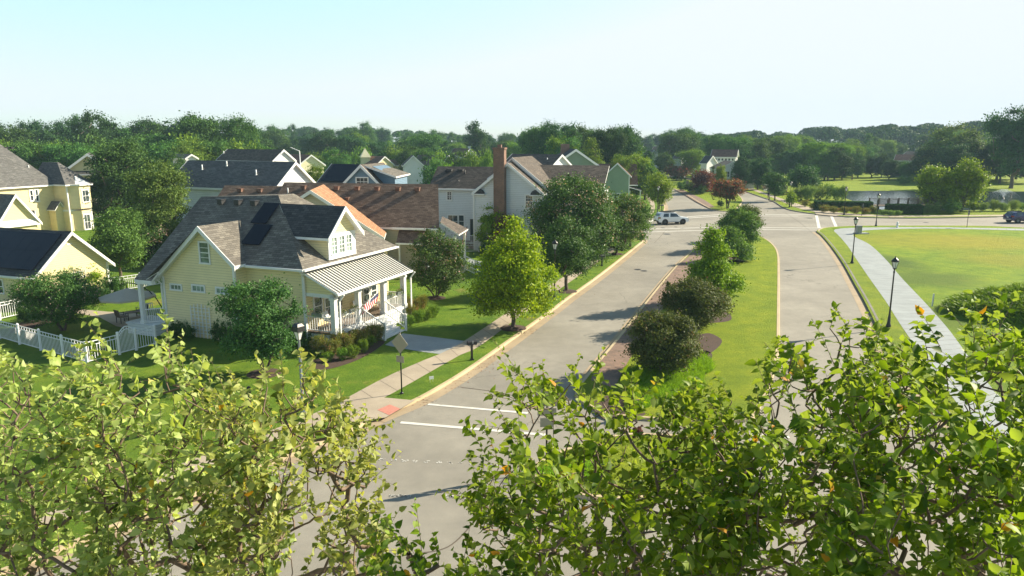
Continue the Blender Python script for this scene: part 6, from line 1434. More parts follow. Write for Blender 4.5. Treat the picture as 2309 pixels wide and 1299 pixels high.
b = G(973, 862, .12); t = thing('yard_marker', 'small white wire yard marker on the left verge', 'yard sign', b, .5)
mb = MB(); mb.tube((-.08, 0, 0), (-.08, 0, .22), .006, n=6); mb.tube((.08, 0, 0), (.08, 0, .22), .006, n=6); mb.build('wire_leg', M['white'], t); mb = MB(); mb.box(-.12, .12, -.006, .006, .16, .32); mb.build('panel', M['white'], t)
b = G(1936, 527, .13); t = thing('utility_box', 'dark green-grey utility pedestal on a small concrete pad by the path bend', 'utility box', b, .1)
mb = MB(); mb.box(-.28, .28, -.28, .28, .1, 1.0); mb.box(-.31, .31, -.31, .31, 1.0, 1.06); mb.build('cabinet', M['grey_metal'], t, .02); mb = MB(); mb.box(-.5, 1.2, -.45, .5, -.01, .1); mb.build('pad', M['newwalk'], t)
b = G(2023, 513.5, .12); t = thing('fire_hydrant', 'small pale fire hydrant on the near edge of the cross street', 'hydrant', b)
mb = MB(); mb.lathe((0, 0, 0), [(.17, 0), (.17, .08), (.12, .12), (.12, .6), (.15, .62), (.15, .68), (.10, .78), (.04, .84), (0, .86)], 12); mb.build('barrel', M['white'], t)
mb = MB(); mb.tube((-.22, 0, .45), (.22, 0, .45), .07, .07, 10); mb.tube((0, -.2, .45), (0, 0, .45), .085, .085, 10); mb.build('outlet', M['vinyl'], t)

# ---------------------------------------------------------------- cars
def car(name, label, loc, yaw, L, Wd, H, paint, prof, glassz, suv=True):
    t = thing(name, label, 'car', loc, yaw)
    n = len(prof); hw = Wd / 2
    # body: rounded section lofted along the side profile
    mb = MB(); belt = glassz[0]
    def half(z): return hw if z <= belt else hw - (z - belt) * .30
    cols_ = []
    for (x, zt, zb) in prof:
        ring = [(x, -hw * .96, zb), (x, -hw, zb + .18), (x, -hw, min(zt, belt) - .05)]
        zz = max(zt, zb + .3)
        if zt > belt + .05: ring += [(x, -half(belt), belt), (x, -half(zt) , zt - .07), (x, -half(zt) + .14, zt)]
        else: ring += [(x, -hw + .03, zt - .03), (x, -hw + .08, zt), (x, -hw + .2, zt + .012)]
        ring += [(a, -b_, c) for (a, b_, c) in ring[::-1]]; cols_.append(ring)
    k = len(cols_[0]); V = [p for r_ in cols_ for p in r_]; F = []
    for i in range(n - 1):
        for j in range(k): F.append((i*k + j, (i+1)*k + j, (i+1)*k + (j+1) % k, i*k + (j+1) % k))
    F.append(tuple(range(k))); F.append(tuple((n-1)*k + j for j in reversed(range(k))))
    mb.add(V, F, 0, True); bd = mb.build('body', paint, t); bd.data.polygons.foreach_set('use_smooth', [True] * len(bd.data.polygons))
    md = bd.modifiers.new('edge', 'EDGE_SPLIT'); md.split_angle = rad(38)
    return t
mpw, ntp, bp = new_mat('white_car_paint'); bp.inputs['Base Color'].default_value = (.72, .75, .77, 1); bp.inputs['Roughness'].default_value = .25; bp.inputs['Coat Weight'].default_value = .6
mpb, ntp, bp = new_mat('blue_car_paint'); bp.inputs['Base Color'].default_value = (.012, .022, .11, 1); bp.inputs['Roughness'].default_value = .2; bp.inputs['Coat Weight'].default_value = .8; bp.inputs['Metallic'].default_value = .3
def build_suv(name, label, px, py, yaw, paint, dark_rims, rack, L=4.8, Wd=1.92, H=1.82):
    b = G(px, py, 0.0)
    sx = L / 4.8; belt = 1.08; zr = H - .06
    prof = [(-2.40, .95, .52), (-2.36, 1.08, .42), (-2.22, 1.35, .38), (-2.02, zr - .12, .36), (-1.85, zr, .34), (-.5, zr + .02, .34), (.30, zr - .02, .34), (.46, zr - .12, .34), (.98, 1.20, .34), (1.12, 1.13, .34), (1.9, 1.06, .34), (2.22, .98, .36), (2.36, .84, .42), (2.40, .70, .48)]
    prof = [(x * sx, a, c) for x, a, c in prof]
    t = car(name, label, b, yaw, L, Wd, H, paint, prof, (belt, zr)); hw = Wd / 2
    for s in (1, -1):                                                       # side windows follow the tumblehome
        def side(pts, nm):
            mb = MB(); P = [(x * sx, s * (hw - (z - belt) * .30 + .004), z) for x, z in pts]; mb.prism(P, (0, s * .012, 0)); return mb.build(nm, M['glass'], t)
        side([(-.62, 1.14), (.86, 1.14), (.36, 1.62), (-.55, 1.66)], 'side_window'); side([(-1.72, 1.16), (-.86, 1.14), (-.80, 1.64), (-1.55, 1.62)], 'quarter_window')
        mb = MB(); mb.box(-.02, .02, 0, .02, 1.14, 1.64)
        mb = MB(); mb.bar((-1.6 * sx, s * (hw - .22), zr + .04), (.25 * sx, s * (hw - .22), zr + .04), .05, .06); mb.build('roof_rail', M['black'], t)
        mb = MB(); mb.bar((-1.0 * sx, s * (hw + .02), .38), (1.0 * sx, s * (hw + .02), .38), .1, .07); mb.build('running_board', M['black'], t)
        mb = MB(); mb.box(.72 * sx, .90 * sx, s * hw, s * (hw + .2), 1.12, 1.27); mb.build('wing_mirror', paint, t)
        mb = MB(); mb.box(-2.40 * sx, -2.12 * sx, s * (hw - .30), s * (hw + .01), .92, 1.14); mb.build('tail_light', M['tail'], t)
        mb = MB(); mb.box(2.05 * sx, 2.40 * sx, s * (hw - .42), s * (hw + .008), .74, .90); mb.build('headlight', M['lampglass'], t)
        for x in (-1.42, 1.42):
            wx = x * sx; mb = MB(); mb.tube((wx, s * (hw - .10), .39), (wx, s * (hw + .015), .39), .47, .47, 24); mb.build('wheel_arch', M['black'], t)
            mb = MB(); mb.tube((wx, s * (hw - .24), .385), (wx, s * (hw + .03), .385), .385, .37, 24); wh = mb.build('wheel', M['tyre'], t)
            mb = MB(); mb.tube((wx, s * (hw + .031), .385), (wx, s * (hw + .04), .385), .08, .07, 12)
            for i in range(6):
                a = i * math.pi / 3; mb.bar((wx + .06 * math.cos(a), s * (hw + .036), .385 + .06 * math.sin(a)), (wx + .24 * math.cos(a), s * (hw + .036), .385 + .24 * math.sin(a)), .02, .05)
            mb.build('rim', M['grey_metal'] if not dark_rims else M['rimdark'], wh)
    mb = MB(); mb.prism([(-2.28 * sx, -.68, 1.22), (-2.28 * sx, .68, 1.22), (-2.075 * sx, .58, 1.60), (-2.075 * sx, -.58, 1.60)], (-.03, 0, .012)); mb.build('rear_window', M['glass'], t)
    mb = MB(); mb.prism([(.96 * sx, -.74, 1.24), (.96 * sx, .74, 1.24), (.50 * sx, .60, 1.64), (.50 * sx, -.60, 1.64)], (.02, 0, .015)); mb.build('windscreen', M['glass'], t)
    mb = MB(); mb.box(-2.47 * sx, -2.36 * sx, -.8, .8, .46, .62); mb.build('bumper', M['black'] if rack else M['grey_metal'], t)
    mb = MB(); mb.box(-2.43 * sx, -2.395 * sx, -.17, .17, .80, .92); mb.build('number_plate', M['white'], t)
    if rack:
        mb = MB()
        for k in range(6): mb.bar((-1.55 + .34 * k, -.62, zr + .09), (-1.55 + .34 * k, .62, zr + .09), .06, .04)
        mb.bar((-1.6, -.62, zr + .11), (.2, -.62, zr + .11), .05, .06); mb.bar((-1.6, .62, zr + .11), (.2, .62, zr + .11), .05, .06); mb.build('roof_rack', M['black'], t)
    return t
M['tail'] = m_plain('tail_light_red', (.22, .012, .012), .25, .05); M['rimdark'] = m_plain('dark_rim', (.06, .065, .07), .35)
build_suv('parked_car', 'white off-road estate car with black roof rack crossing the junction', 1513, 505, rad(14), mpw, True, True)
build_suv('parked_car', 'dark blue estate car on the cross street at the right edge', 2304, 502, rad(4), mpb, False, False, 4.7, 1.86, 1.66)

# ---------------------------------------------------------------- person walking in the park verge
def person(label, px, py, yaw, H=1.72):
    b = G(px, py, .12); t = thing('person', label, 'person', b, yaw)
    J = {'pel': (0, 0, .93), 'che': (0.03, 0, 1.25), 'nk': (.05, 0, 1.46), 'hd': (.07, 0, 1.58), 'ht': (.08, 0, 1.70),
         'hl': (0, .09, .90), 'kl': (.20, .10, .50), 'al': (.22, .10, .09), 'tl': (.36, .11, .04), 'hr': (0, -.09, .90), 'kr': (-.04, -.10, .48), 'ar': (-.30, -.10, .16), 'tr': (-.20, -.11, .03),
         'sl': (.04, .19, 1.40), 'el': (-.10, .26, 1.14), 'wl': (.10, .27, .98), 'gl': (.17, .26, .95), 'sr': (.04, -.19, 1.40), 'er': (.12, -.26, 1.13), 'wr': (.33, -.22, 1.10), 'gr': (.40, -.20, 1.11)}
    R = {'pel': .15, 'che': .165, 'nk': .06, 'hd': .10, 'ht': .075, 'hl': .10, 'kl': .062, 'al': .042, 'tl': .03, 'hr': .10, 'kr': .062, 'ar': .042, 'tr': .03, 'sl': .065, 'el': .044, 'wl': .03, 'gl': .03, 'sr': .065, 'er': .044, 'wr': .03, 'gr': .03}
    E_ = [('pel', 'che'), ('che', 'nk'), ('nk', 'hd'), ('hd', 'ht'), ('pel', 'hl'), ('hl', 'kl'), ('kl', 'al'), ('al', 'tl'), ('pel', 'hr'), ('hr', 'kr'), ('kr', 'ar'), ('ar', 'tr'), ('che', 'sl'), ('sl', 'el'), ('el', 'wl'), ('wl', 'gl'), ('che', 'sr'), ('sr', 'er'), ('er', 'wr'), ('wr', 'gr')]
    ks = list(J)
    for side_, g in ((1, 'gl'), (-1, 'gr')):
        g0 = J[g]; w0 = J['wl' if side_ > 0 else 'wr']; d = unit(np.array(g0) - np.array(w0))
        for f in range(4): nm = g + str(f); J[nm] = tuple(np.array(g0) + d * (.07 - .008 * abs(f - 1.3)) + np.array([0, 0, 1.]) * (.028 - .018 * f)); R[nm] = .0085; E_.append((g, nm))
        nm = g + 't'; J[nm] = tuple(np.array(g0) + d * .02 + np.array([.01, -side_ * .045, .01])); R[nm] = .009; E_.append((g, nm))
    ks = list(J); me = bpy.data.meshes.new('body'); me.from_pydata([J[k] for k in ks], [(ks.index(a), ks.index(c)) for a, c in E_], [])
    o = bpy.data.objects.new('body', me); COL.objects.link(o); o.parent = t; me.materials.append(M['skin'])
    sm = o.modifiers.new('skin', 'SKIN'); sm.use_smooth_shade = True; me.update()
    if not me.skin_vertices: 
        me.attributes.new('dummy', 'FLOAT', 'POINT')
    try:
        for i, k in enumerate(ks): me.skin_vertices[0].data[i].radius = (R[k], R[k])
        me.skin_vertices[0].data[0].use_root = True
    except Exception as ex:
        print('skin layer', ex)
    o.modifiers.new('sub', 'SUBSURF').levels = 1
    # clothes as closed sleeves just outside the body
    def sleeve(nm, chain, mat, pad):
        mb = MB()
        for (a, c) in zip(chain[:-1], chain[1:]): mb.tube(J[a], J[c], R[a] + pad, R[c] + pad, 10)
        return mb.build(nm, mat, t)
    mb = MB(); mb.lathe((.02, 0, 0), [(.10, .86), (.185, .90), (.17, 1.1), (.20, 1.3), (.19, 1.42), (.08, 1.48)], 14); sh = mb.build('shirt', M['navy'], t)
    mb = MB(); mb.lathe((0, 0, 0), [(.15, .80), (.175, .86), (.16, .98)], 14)
    for (a, c) in (('hl', 'kl'), ('hr', 'kr')):
        A_, B_ = np.array(J[a]), np.array(J[c]); mb.tube(A_, A_ + (B_ - A_) * .75, .115, .085, 12)
    mb.build('shorts', M['black'], t)
    mb = MB(); mb.lathe((.065, 0, 0), [(.0, 1.715), (.07, 1.70), (.108, 1.63), (.108, 1.57), (.08, 1.53)], 12); mb.build('hair', M['black'], t)
    for g in ('al', 'ar'):
        mb = MB(); p = J[g]; q_ = J['t' + g[1]]; mb.tube(p, q_, .05, .04, 10); mb.build('shoe', M['white'], t)
    return t
person('person in dark blue top and black shorts walking along the park verge', 1732, 450, rad(200))
# ---------------------------------------------------------------- fences
def fence(label, pts, H=1.2, step=.15, postd=2.4, arch=None, name='picket_fence', z=.12, first=True, last=True):
    """flat-top picket fence through ground points; one thing: posts and panels"""
    P = [G(*p, z) for p in pts]; t = thing(name, label, 'fence', P[0])
    O = P[0].copy()
    for a, b in zip(P[:-1], P[1:]):
        d = b - a; L = float(np.linalg.norm(d)); n = max(1, round(L / postd))
        for k in range(n):
            p = a + d * k / n - O; q = a + d * (k + 1) / n - O
            mb = MB()
            if k or first: mb.box(p[0] - .055, p[0] + .055, p[1] - .055, p[1] + .055, 0, H + .06); mb.lathe((p[0], p[1], H + .06), [(.085, 0), (.085, .02), (0, .08)], 4)
            if mb.v: mb.build('post', M['vinyl'], t)
            mb = MB(); m = int(np.linalg.norm(q - p) / step); up = np.array([0, 0, 1.])
            for zz in (.12, H - .22, H - .02): mb.bar(p + up * zz, q + up * zz, .035, .045)
            for j in range(1, m):
                r_ = p + (q - p) * j / m; mb.bar(r_ + up * .1, r_ + up * (H - (.0 if j % 2 else .2)), .022, .03)
            mb.build('panel', M['vinyl'], t)
    if not last: return t
    p = P[-1] - O; mb = MB(); mb.box(p[0] - .055, p[0] + .055, p[1] - .055, p[1] + .055, 0, H + .06); mb.build('post', M['vinyl'], t)
    return t
fence('long white picket fence along the near side of the back garden', [(-90, 738), (0, 764), (197, 820)])
fence('white picket fence from the garden corner to the gate', [(197, 820), (270, 800)], first=False, last=False)
fence('white picket fence between arched gate and yellow house', [(308, 790), (352, 778)], first=False)
fence('short white picket fence at far left behind the crape myrtle', [(-60, 735), (0, 722), (60, 708)])
fence('white picket fence behind the umbrella across the back of the garden', [(249, 660), (318, 650), (392, 637)])
fence('small white picket fence beside the porch of the brown-roofed house', [(1041, 570), (1080, 568)], 1.0)
ga_, gb_ = G(270, 800, .12), G(308, 790, .12); t = thing('garden_gate', 'arched white double garden gate in the picket fence', 'gate', ga_); d = gb_ - ga_; mb = MB()
N = 13
for j in range(N + 1):
    s = j / N; p = d * s; h = 1.15 + .42 * math.sin(math.pi * s); mb.bar(p + np.array([0, 0, .08]), p + np.array([0, 0, h - (.0 if j % 2 else .12)]), .022, .03)
    if j < N:
        q = d * (j + 1) / N; h2 = 1.15 + .42 * math.sin(math.pi * (j + 1) / N)
        for dz in (0, -.16): mb.bar(p + np.array([0, 0, h + dz]), q + np.array([0, 0, h2 + dz]), .04, .05)
mb.bar((0, 0, .12), d + np.array([0, 0, .12]), .03, .05); mb.build('leaf', M['vinyl'], t)
mb = MB(); mb.box(-.06, .06, -.06, .06, 0, 1.35); mb.build('post', M['vinyl'], t); mb = MB(); mb.box(d[0] - .06, d[0] + .06, d[1] - .06, d[1] + .06, 0, 1.35); mb.build('post', M['vinyl'], t)
def vinyl_fence(label, pts, H=1.9):
    P = [G(*p, .1) for p in pts]; t = thing('vinyl_fence', label, 'fence', P[0]); O = P[0].copy()
    for a, b in zip(P[:-1], P[1:]):
        d = b - a; L = float(np.linalg.norm(d)); n = max(1, round(L / 2.5))
        for k in range(n):
            p = a + d * k / n - O; q = a + d * (k + 1) / n - O; mb = MB(); mb.bar(p + np.array([0, 0, H / 2]), q + np.array([0, 0, H / 2]), .05, H - .1); mb.build('panel', M['vinyl'], t)
            mb = MB(); mb.box(p[0] - .08, p[0] + .08, p[1] - .08, p[1] + .08, 0, H + .08); mb.build('post', M['white'], t)
vinyl_fence('solid white vinyl fence at the far end of the road, farthest away', [(1448, 370), (1474, 371)], 3.0)
vinyl_fence('long solid white vinyl fence under the thin-crowned tree beside the far road', [(1503, 379), (1530, 387), (1570, 390)], 2.3)
vinyl_fence('solid white vinyl fence in front of the white gable house, nearest of the three', [(1560, 402), (1607, 404)], 2.2)

# ---------------------------------------------------------------- garden planting
proto('shrub', 201, 1.2, .9, .05, 0, nleaf=5000, leaf=.075, nl=12, trunk=.03, shape='round', sparse=.4, ntip=20)
proto('shrub2', 202, 1.0, 1.0, .05, 0, nleaf=4500, leaf=.08, nl=14, trunk=.03, shape='vase', sparse=.55, ntip=20)
proto('flowers', 203, .9, 1.0, .05, 0, nleaf=4200, leaf=.07, nl=16, trunk=.02, shape='vase', sparse=.6, pink=.16, ntip=20)
proto('ball', 204, 1.2, .6, .03, 0, nleaf=4200, leaf=.07, nl=4, trunk=.03, shape='round', sparse=.0, squash=1.0, ntip=12)
def blades(name, regions, n, L, mat, seed, label=None, lean=.35, wdt=.012):
    """upright grass blades over ground patches"""
    rng = np.random.default_rng(seed); Vs = []; Ts = []
    for (cx, cy, rx, ry, z) in regions:
        m = int(n * rx * ry); a = rng.uniform(0, 2 * math.pi, m); r = np.sqrt(rng.uniform(0, 1, m)); x = cx + rx * r * np.cos(a); y = cy + ry * r * np.sin(a)
        b = np.stack([x, y, np.full(m, z)], 1); d = rng.normal(0, lean, (m, 3)); d[:, 2] = 1; d = unit(d); ln = (L * rng.uniform(.6, 1.15, m))[:, None]; s = unit(np.cross(d, rng.normal(size=(m, 3)))) * wdt
        mid = b + d * ln * .6; tip = b + d * ln + np.array([0, 0, -.12]) * ln + (d * [1, 1, 0]) * ln * .5
        Vs.append(np.stack([b - s, b + s, mid + s * .8, tip, mid - s * .8], 1).reshape(-1, 3)); Ts.append(np.repeat(rng.uniform(0, .93, m), 5))
    V = np.concatenate(Vs); k = np.arange(len(V) // 5)[:, None] * 5
    F = np.concatenate([k + np.array(q) for q in ((0, 1, 2), (0, 2, 4), (4, 2, 3))]); return mesh_np(name, V, F, np.concatenate(Ts))
def shrub(label, key, px, py, hw_px, H, mat, group=None, name='shrub', cat_='shrub', z=.12):
    b = G(px, py, z); c, tm = pmesh(key, mat); _, _, H0, R0 = PROTO[key]; t = thing(name, label, cat_, b, random.uniform(0, 6), group); R = hw_px / F_PX * b[1]; t.scale = (R / R0, R / R0, H / H0)
    for nm, me in (('foliage', c), ('stem', tm)):
        o = bpy.data.objects.new(nm, me); COL.objects.link(o); o.parent = t
    return t
def bed(label, group, items, key, mat, H, name='shrub'):
    for (px, py, w_) in items: shrub(label, key, px, py, w_, H * random.uniform(.8, 1.2), mat, group, name)
bed('dark foundation shrub along the shaded side wall of the yellow house', 'foundation shrubs under the side wall', [(398, 762, 20), (425, 768, 16), (495, 775, 18), (520, 778, 20), (648, 788, 22), (672, 790, 20), (690, 790, 18)], 'shrub', 'lf_dark', 1.3)
bed('rusty flowering plant in the curved bed before the porch of the yellow house', 'flowering plants in the porch bed', [(722, 797, 22), (750, 803, 22), (780, 793, 24), (812, 780, 24), (838, 768, 20), (795, 775, 20), (765, 788, 22), (855, 770, 14)], 'flowers', 'lf_autumn', .85, 'flowering_plant')
bed('yellow-green grassy clump edging the curved porch bed', 'clumps edging the porch bed', [(772, 812, 15), (795, 808, 17), (820, 795, 14), (740, 815, 14), (835, 780, 14)], 'shrub2', 'lf_bglit', .6, 'grass_clump')
bed('rusty flowering plant in the bed at the right end of the porch', 'flowering plants right of the steps', [(922, 708, 13), (937, 706, 15), (952, 702, 15), (930, 720, 14)], 'flowers', 'lf_autumn', 1.0, 'flowering_plant')
bed('yellow-green clump right of the porch steps bed', 'clumps right of the steps', [(945, 727, 15), (962, 722, 15), (978, 716, 14), (925, 735, 12)], 'shrub2', 'lf_bglit', .7, 'grass_clump')
bed('dark hedge shrub massed under the garage gable wall', 'shrubs under the garage gable', [(172, 690, 22), (200, 686, 24), (228, 682, 22), (255, 676, 20), (272, 672, 14)], 'shrub', 'lf_dark', 1.9)
bed('dark evergreen shrub left of the backyard crape myrtle', 'shrubs in the left garden corner', [(60, 728, 20), (85, 725, 22), (108, 716, 18)], 'shrub', 'lf_dark', 1.3)
bed('low shrub against the beige foundation behind the small crape myrtle', 'shrubs on the beige foundation', [(930, 628, 12), (948, 626, 12), (1010, 620, 14), (1030, 614, 12)], 'shrub2', 'lf_pink', .9)
shrub('pale grey-green round bush at the corner of the front path by the small fence', 'ball', 1052, 583, 9, .9, 'lf_bglit'); shrub('dark bush beneath the deck railing of the pale house', 'shrub', 1092, 573, 12, 1.2, 'lf_dark')
shrub('grey-green spiky bush at the near tip of the median mulch', 'ball', 1412, 940, 22, .7, 'lf_olive'); shrub('dark purple-brown bush on the splitter island edge', 'ball', 1440, 992, 20, .7, 'lf_plum')
shrub('clipped dark ball on the far median under the red crape myrtle', 'ball', 1641, 467, 6, 1.5, 'lf_bgdark'); shrub('second clipped dark shrub left of the ball under the red crape myrtle', 'shrub', 1624, 466, 9, 1.2, 'lf_bgdark')
bed('dark green shrub in the far median planting behind the purple plum', 'far median shrubs', [(1540, 430, 14), (1560, 434, 16), (1610, 432, 18), (1580, 438, 14)], 'shrub', 'lf_bg', 2.4)
bed('clipped round shrub at the start of the far median', 'clipped round shrubs on the far median', [(1536, 411, 5), (1544, 412, 5), (1520, 408, 8)], 'ball', 'lf_bgdark', 1.8)
bed('large wild reed clump on the pond edge left of the clipped hedge', 'reed clumps at the pond', [(1800, 452, 18), (1822, 453, 20), (1845, 451, 18), (1865, 450, 16), (1885, 452, 14), (1900, 452, 9)], 'shrub2', 'lf_pond', 2.4, 'reed_clump')
bed('golden low plant in the border before the left clipped hedge', 'golden border plants', [(1815, 466, 12), (1835, 473, 13), (1858, 479, 13), (1880, 481, 12), (1905, 482, 12), (1928, 483, 12), (1950, 483, 12), (1968, 482, 10)], 'flowers', 'lf_autumn', 1.0, 'border_plant')
bed('low pale border plant in front of the right clipped hedge', 'pale plants before the right hedge', [(1992, 485, 10), (2008, 486, 10), (2025, 486, 9)], 'shrub2', 'lf_pond', .7, 'border_plant')
bed('rounded grey-green shrub on the bank right of the deck', 'shrubs right of the deck', [(2090, 481, 14), (2112, 481, 14)], 'shrub', 'lf_pond', 1.8)
shrub('big rounded dark shrub under the pond trees', 'shrub', 2145, 482, 22, 2.2, 'lf_bg')
bed('pale mixed shrub along the right pond edge', 'pond edge shrubs at right', [(2195, 477, 12), (2215, 477, 12), (2240, 476, 14), (2262, 477, 14), (2285, 476, 13), (2304, 475, 12)], 'flowers', 'lf_pond', 1.4)
shrub('wide low shrub on the far pond bank with a shadow beside it', 'shrub', 2037, 416, 14, 2.2, 'lf_bg'); shrub('pale reed mass on the far pond bank', 'shrub2', 2068, 415, 18, 2.2, 'lf_pond')
bed('plant at the foot of the brick entrance wall', 'plants before the brick wall', [(1697, 424, 9), (1710, 427, 9), (1752, 440, 9), (1764, 441, 8)], 'shrub2', 'lf_pond', 1.1, 'border_plant')
def hedge(label, a, b, depth, H):
    A_ = G(*a, .12); B_ = G(*b, .12); d = B_ - A_; L = float(np.linalg.norm(d)); t = thing('clipped_hedge', label, 'hedge', A_, math.atan2(d[1], d[0]))
    rng = np.random.default_rng(int(a[0])); n = int(900 * (L * H + L * depth)); P = rng.uniform(0, 1, (n, 3)) * [L, depth, H]; f = rng.integers(0, 5, n)
    P[f == 0, 1] = 0; P[f == 1, 2] = H; P[f == 2, 2] = H; P[f == 3, 0] = np.where(rng.uniform(size=(f == 3).sum()) < .5, 0, L); P[f == 4, 1] = np.where(rng.uniform(size=(f == 4).sum()) < .5, 0, depth); P += rng.normal(0, .045, P.shape); P[:, 2] = np.maximum(P[:, 2], .02)
    V, F, T = leaves_simple(P, unit(rng.normal(size=(n, 3)) + [0, -.4, .6]), rng.uniform(.08, .15, n), rng.uniform(0, .9, n), rng); link('foliage', mesh_np('foliage', V, F, T), M['lf_bgdark'], t)
    mb = MB(); mb.box(.1, L - .1, .1, depth - .1, 0, H - .1); mb.build('inner_twigs', M['bark'], t)
hedge('long clipped dark hedge left of the deck, beside the pond', (1839, 474), (1967, 476), 1.6, 1.5)
hedge('shorter clipped dark hedge in front of the pond deck', (1999, 482), (2080, 484), 1.6, 1.5)
# stuff: liriope bank on the median, rough grass on the mound
def gp_(px, py, rx, ry, z=.12): c = G(px, py, z); return (c[0], c[1], rx, ry, z)
lir = [gp_(1455, 868, 1.0, 2.3), gp_(1490, 850, 1.3, 2.2), gp_(1530, 830, 1.2, 2.6), gp_(1565, 815, .9, 2.2), gp_(1540, 860, 1.0, 1.8), gp_(1440, 905, .6, 1.0), gp_(1500, 880, 1.2, 1.4)]
tag(link('ornamental_grass', blades('ornamental_grass', lir, 1500, .42, None, 61), M['lf_tall']), kind='stuff')
tag(link('ornamental_grass', blades('ornamental_grass', [gp_(1455, 868, .3, .3), gp_(1245, 1075, 1.6, .8), gp_(1290, 1060, 1.5, .9)], 700, .16, None, 62), M['lf_tall']), kind='stuff')
c0 = G(2290, 716, .12); c1 = c0 + np.array([2.2, 1.0, 0]); rng = np.random.default_rng(9)
nx = 40; mv = []; mf = []
def mound_h(x, y):
    dx, dy = (x - c1[0]) / 6.2, (y - c1[1]) / 4.6; r = dx * dx + dy * dy; return max(0, 1 - r) ** .8 * (1.5 + .5 * mnoise.noise(Vector((x * .5, y * .5, 3))) + .25 * mnoise.noise(Vector((x * 1.6, y * 1.6, 7))))
for j in range(nx + 1):
    for i in range(nx + 1): x = c1[0] - 6.6 + 13.2 * i / nx; y = c1[1] - 5 + 10 * j / nx; mv.append((x, y, .10 + mound_h(x, y)))
for j in range(nx):
    for i in range(nx): k = j * (nx + 1) + i; mf.append((k, k + 1, k + nx + 2, k + nx + 1))
mb = MB(); mb.add(mv, mf, 0, True); tag(mb.build('mound', M['lawn']), kind='structure')
m = 26000; x = c1[0] + rng.uniform(-6.2, 6.2, m); y = c1[1] + rng.uniform(-4.7, 4.7, m); zz = np.array([mound_h(a, b_) for a, b_ in zip(x, y)]); ok = zz > .12; x, y, zz = x[ok], y[ok], zz[ok]; m = len(x)
b = np.stack([x, y, .1 + zz], 1); d = rng.normal(0, .5, (m, 3)) + [-.35, 0, 0]; d[:, 2] = 1; d = unit(d); ln = rng.uniform(.25, .6, m)[:, None]; s = unit(np.cross(d, rng.normal(size=(m, 3)))) * .022
V = np.stack([b - s, b + s, b + d * ln * .6 + s, b + d * ln + (d * [1, 1, -.3]) * ln * .5, b + d * ln * .6 - s], 1).reshape(-1, 3); k = np.arange(m)[:, None] * 5
tag(link('rough_grass', mesh_np('rough_grass', V, np.concatenate([k + np.array(q) for q in ((0, 1, 2), (0, 2, 4), (4, 2, 3))]), np.repeat(rng.uniform(0, .8, m), 5)), M['lf_maple']), kind='stuff')

# ---------------------------------------------------------------- back garden
sheet('patio', [G(*p, .12)[:2] for p in ((262, 736), (332, 752), (352, 742), (352, 715), (300, 706), (240, 703), (170, 697), (160, 704), (225, 716))], 0.135, M['walk'])
sheet('mulch_bed', cat([(20, 745), (60, 722), (120, 712), (128, 722), (80, 738), (30, 752), (20, 745)], 3, .12)[:-1], 0.13, M['mulch'])
sheet('mulch_bed', cat([(700, 815), (720, 835), (780, 822), (830, 800), (868, 772), (840, 770), (770, 790), (700, 815)], 4, .12)[:-1], 0.130, M['mulch'])
sheet('driveway', [G(*p, .12)[:2] for p in ((415, 512), (255, 512), (258, 532), (400, 530))], 0.128, M['walk'])
c = G(287, 664, 2.3); t = thing('garden_umbrella', 'large pale cantilever umbrella over the back garden patio', 'umbrella', (c[0], c[1], .13), .2); mb = MB()
for i in range(8):
    a0 = i * math.pi / 4; a1 = a0 + math.pi / 4; r = 1.75; p0 = (r * math.cos(a0), r * math.sin(a0), 2.05); p1 = (r * math.cos(a1), r * math.sin(a1), 2.05); mb.poly([p0, p1, (0, 0, 2.6)]); mb.poly([p1, p0, (p0[0], p0[1], 1.93), (p1[0], p1[1], 1.93)])
mb.build('canopy', M['tan'], t); mb = MB(); pts = [(2.2 - 2.2 * (1 - math.cos(s)) , 0, 0 + 2.95 * math.sin(s)) for s in np.linspace(0, math.pi / 2, 8)]
for a_, b_ in zip(pts[:-1], pts[1:]): mb.tube(a_, b_, .035, .035, 8)
mb.tube((0, 0, 2.95), (0, 0, 2.55), .03, .03, 8); mb.build('arm', M['black'], t); mb = MB(); mb.box(1.7, 2.6, -.45, .45, 0, .08); mb.build('base', M['black'], t)
def arm_chair(label, px, py, yaw, mat, fr='black', z=.135, nm='garden_chair', loc=None):
    b = G(px, py, z) if loc is None else loc; t = thing(nm, label, 'chair', b, yaw)
    mb = MB(); mb.box(-.28, .28, -.27, .27, .38, .44); mb.build('seat', M[mat], t)
    mb = MB(); mb.prism([(-.30, -.27, .44), (-.30, .27, .44), (-.42, .27, .92), (-.42, -.27, .92)], (.05, 0, 0)); mb.build('backrest', M[mat], t)
    for sx, sy in ((-.26, -.27), (-.26, .27), (.26, -.27), (.26, .27)): mb = MB(); mb.box(sx - .02, sx + .02, sy - .02, sy + .02, 0, .38 if sx < 0 else .6); mb.build('leg', M[fr], t)
    for sy in (-.29, .29): mb = MB(); mb.bar((-.33, sy, .62), (.28, sy, .62), .05, .03); mb.build('armrest', M[fr], t)
    return t
arm_chair('brown backyard patio chair nearest the garden gate', 277, 727, 1.0, 'wood'); arm_chair('dark blue patio chair beside the rear porch', 322, 712, 2.6, 'navy')
b = G(301, 717, .135); t = thing('garden_table', 'low patio table between the two backyard chairs', 'table', b, .5); mb = MB(); mb.box(-.5, .5, -.3, .3, .40, .44); mb.build('top', M['wood'], t)
for sx in (-.45, .45):
    for sy in (-.25, .25): mb = MB(); mb.box(sx - .02, sx + .02, sy - .02, sy + .02, 0, .40); mb.build('leg', M['black'], t)
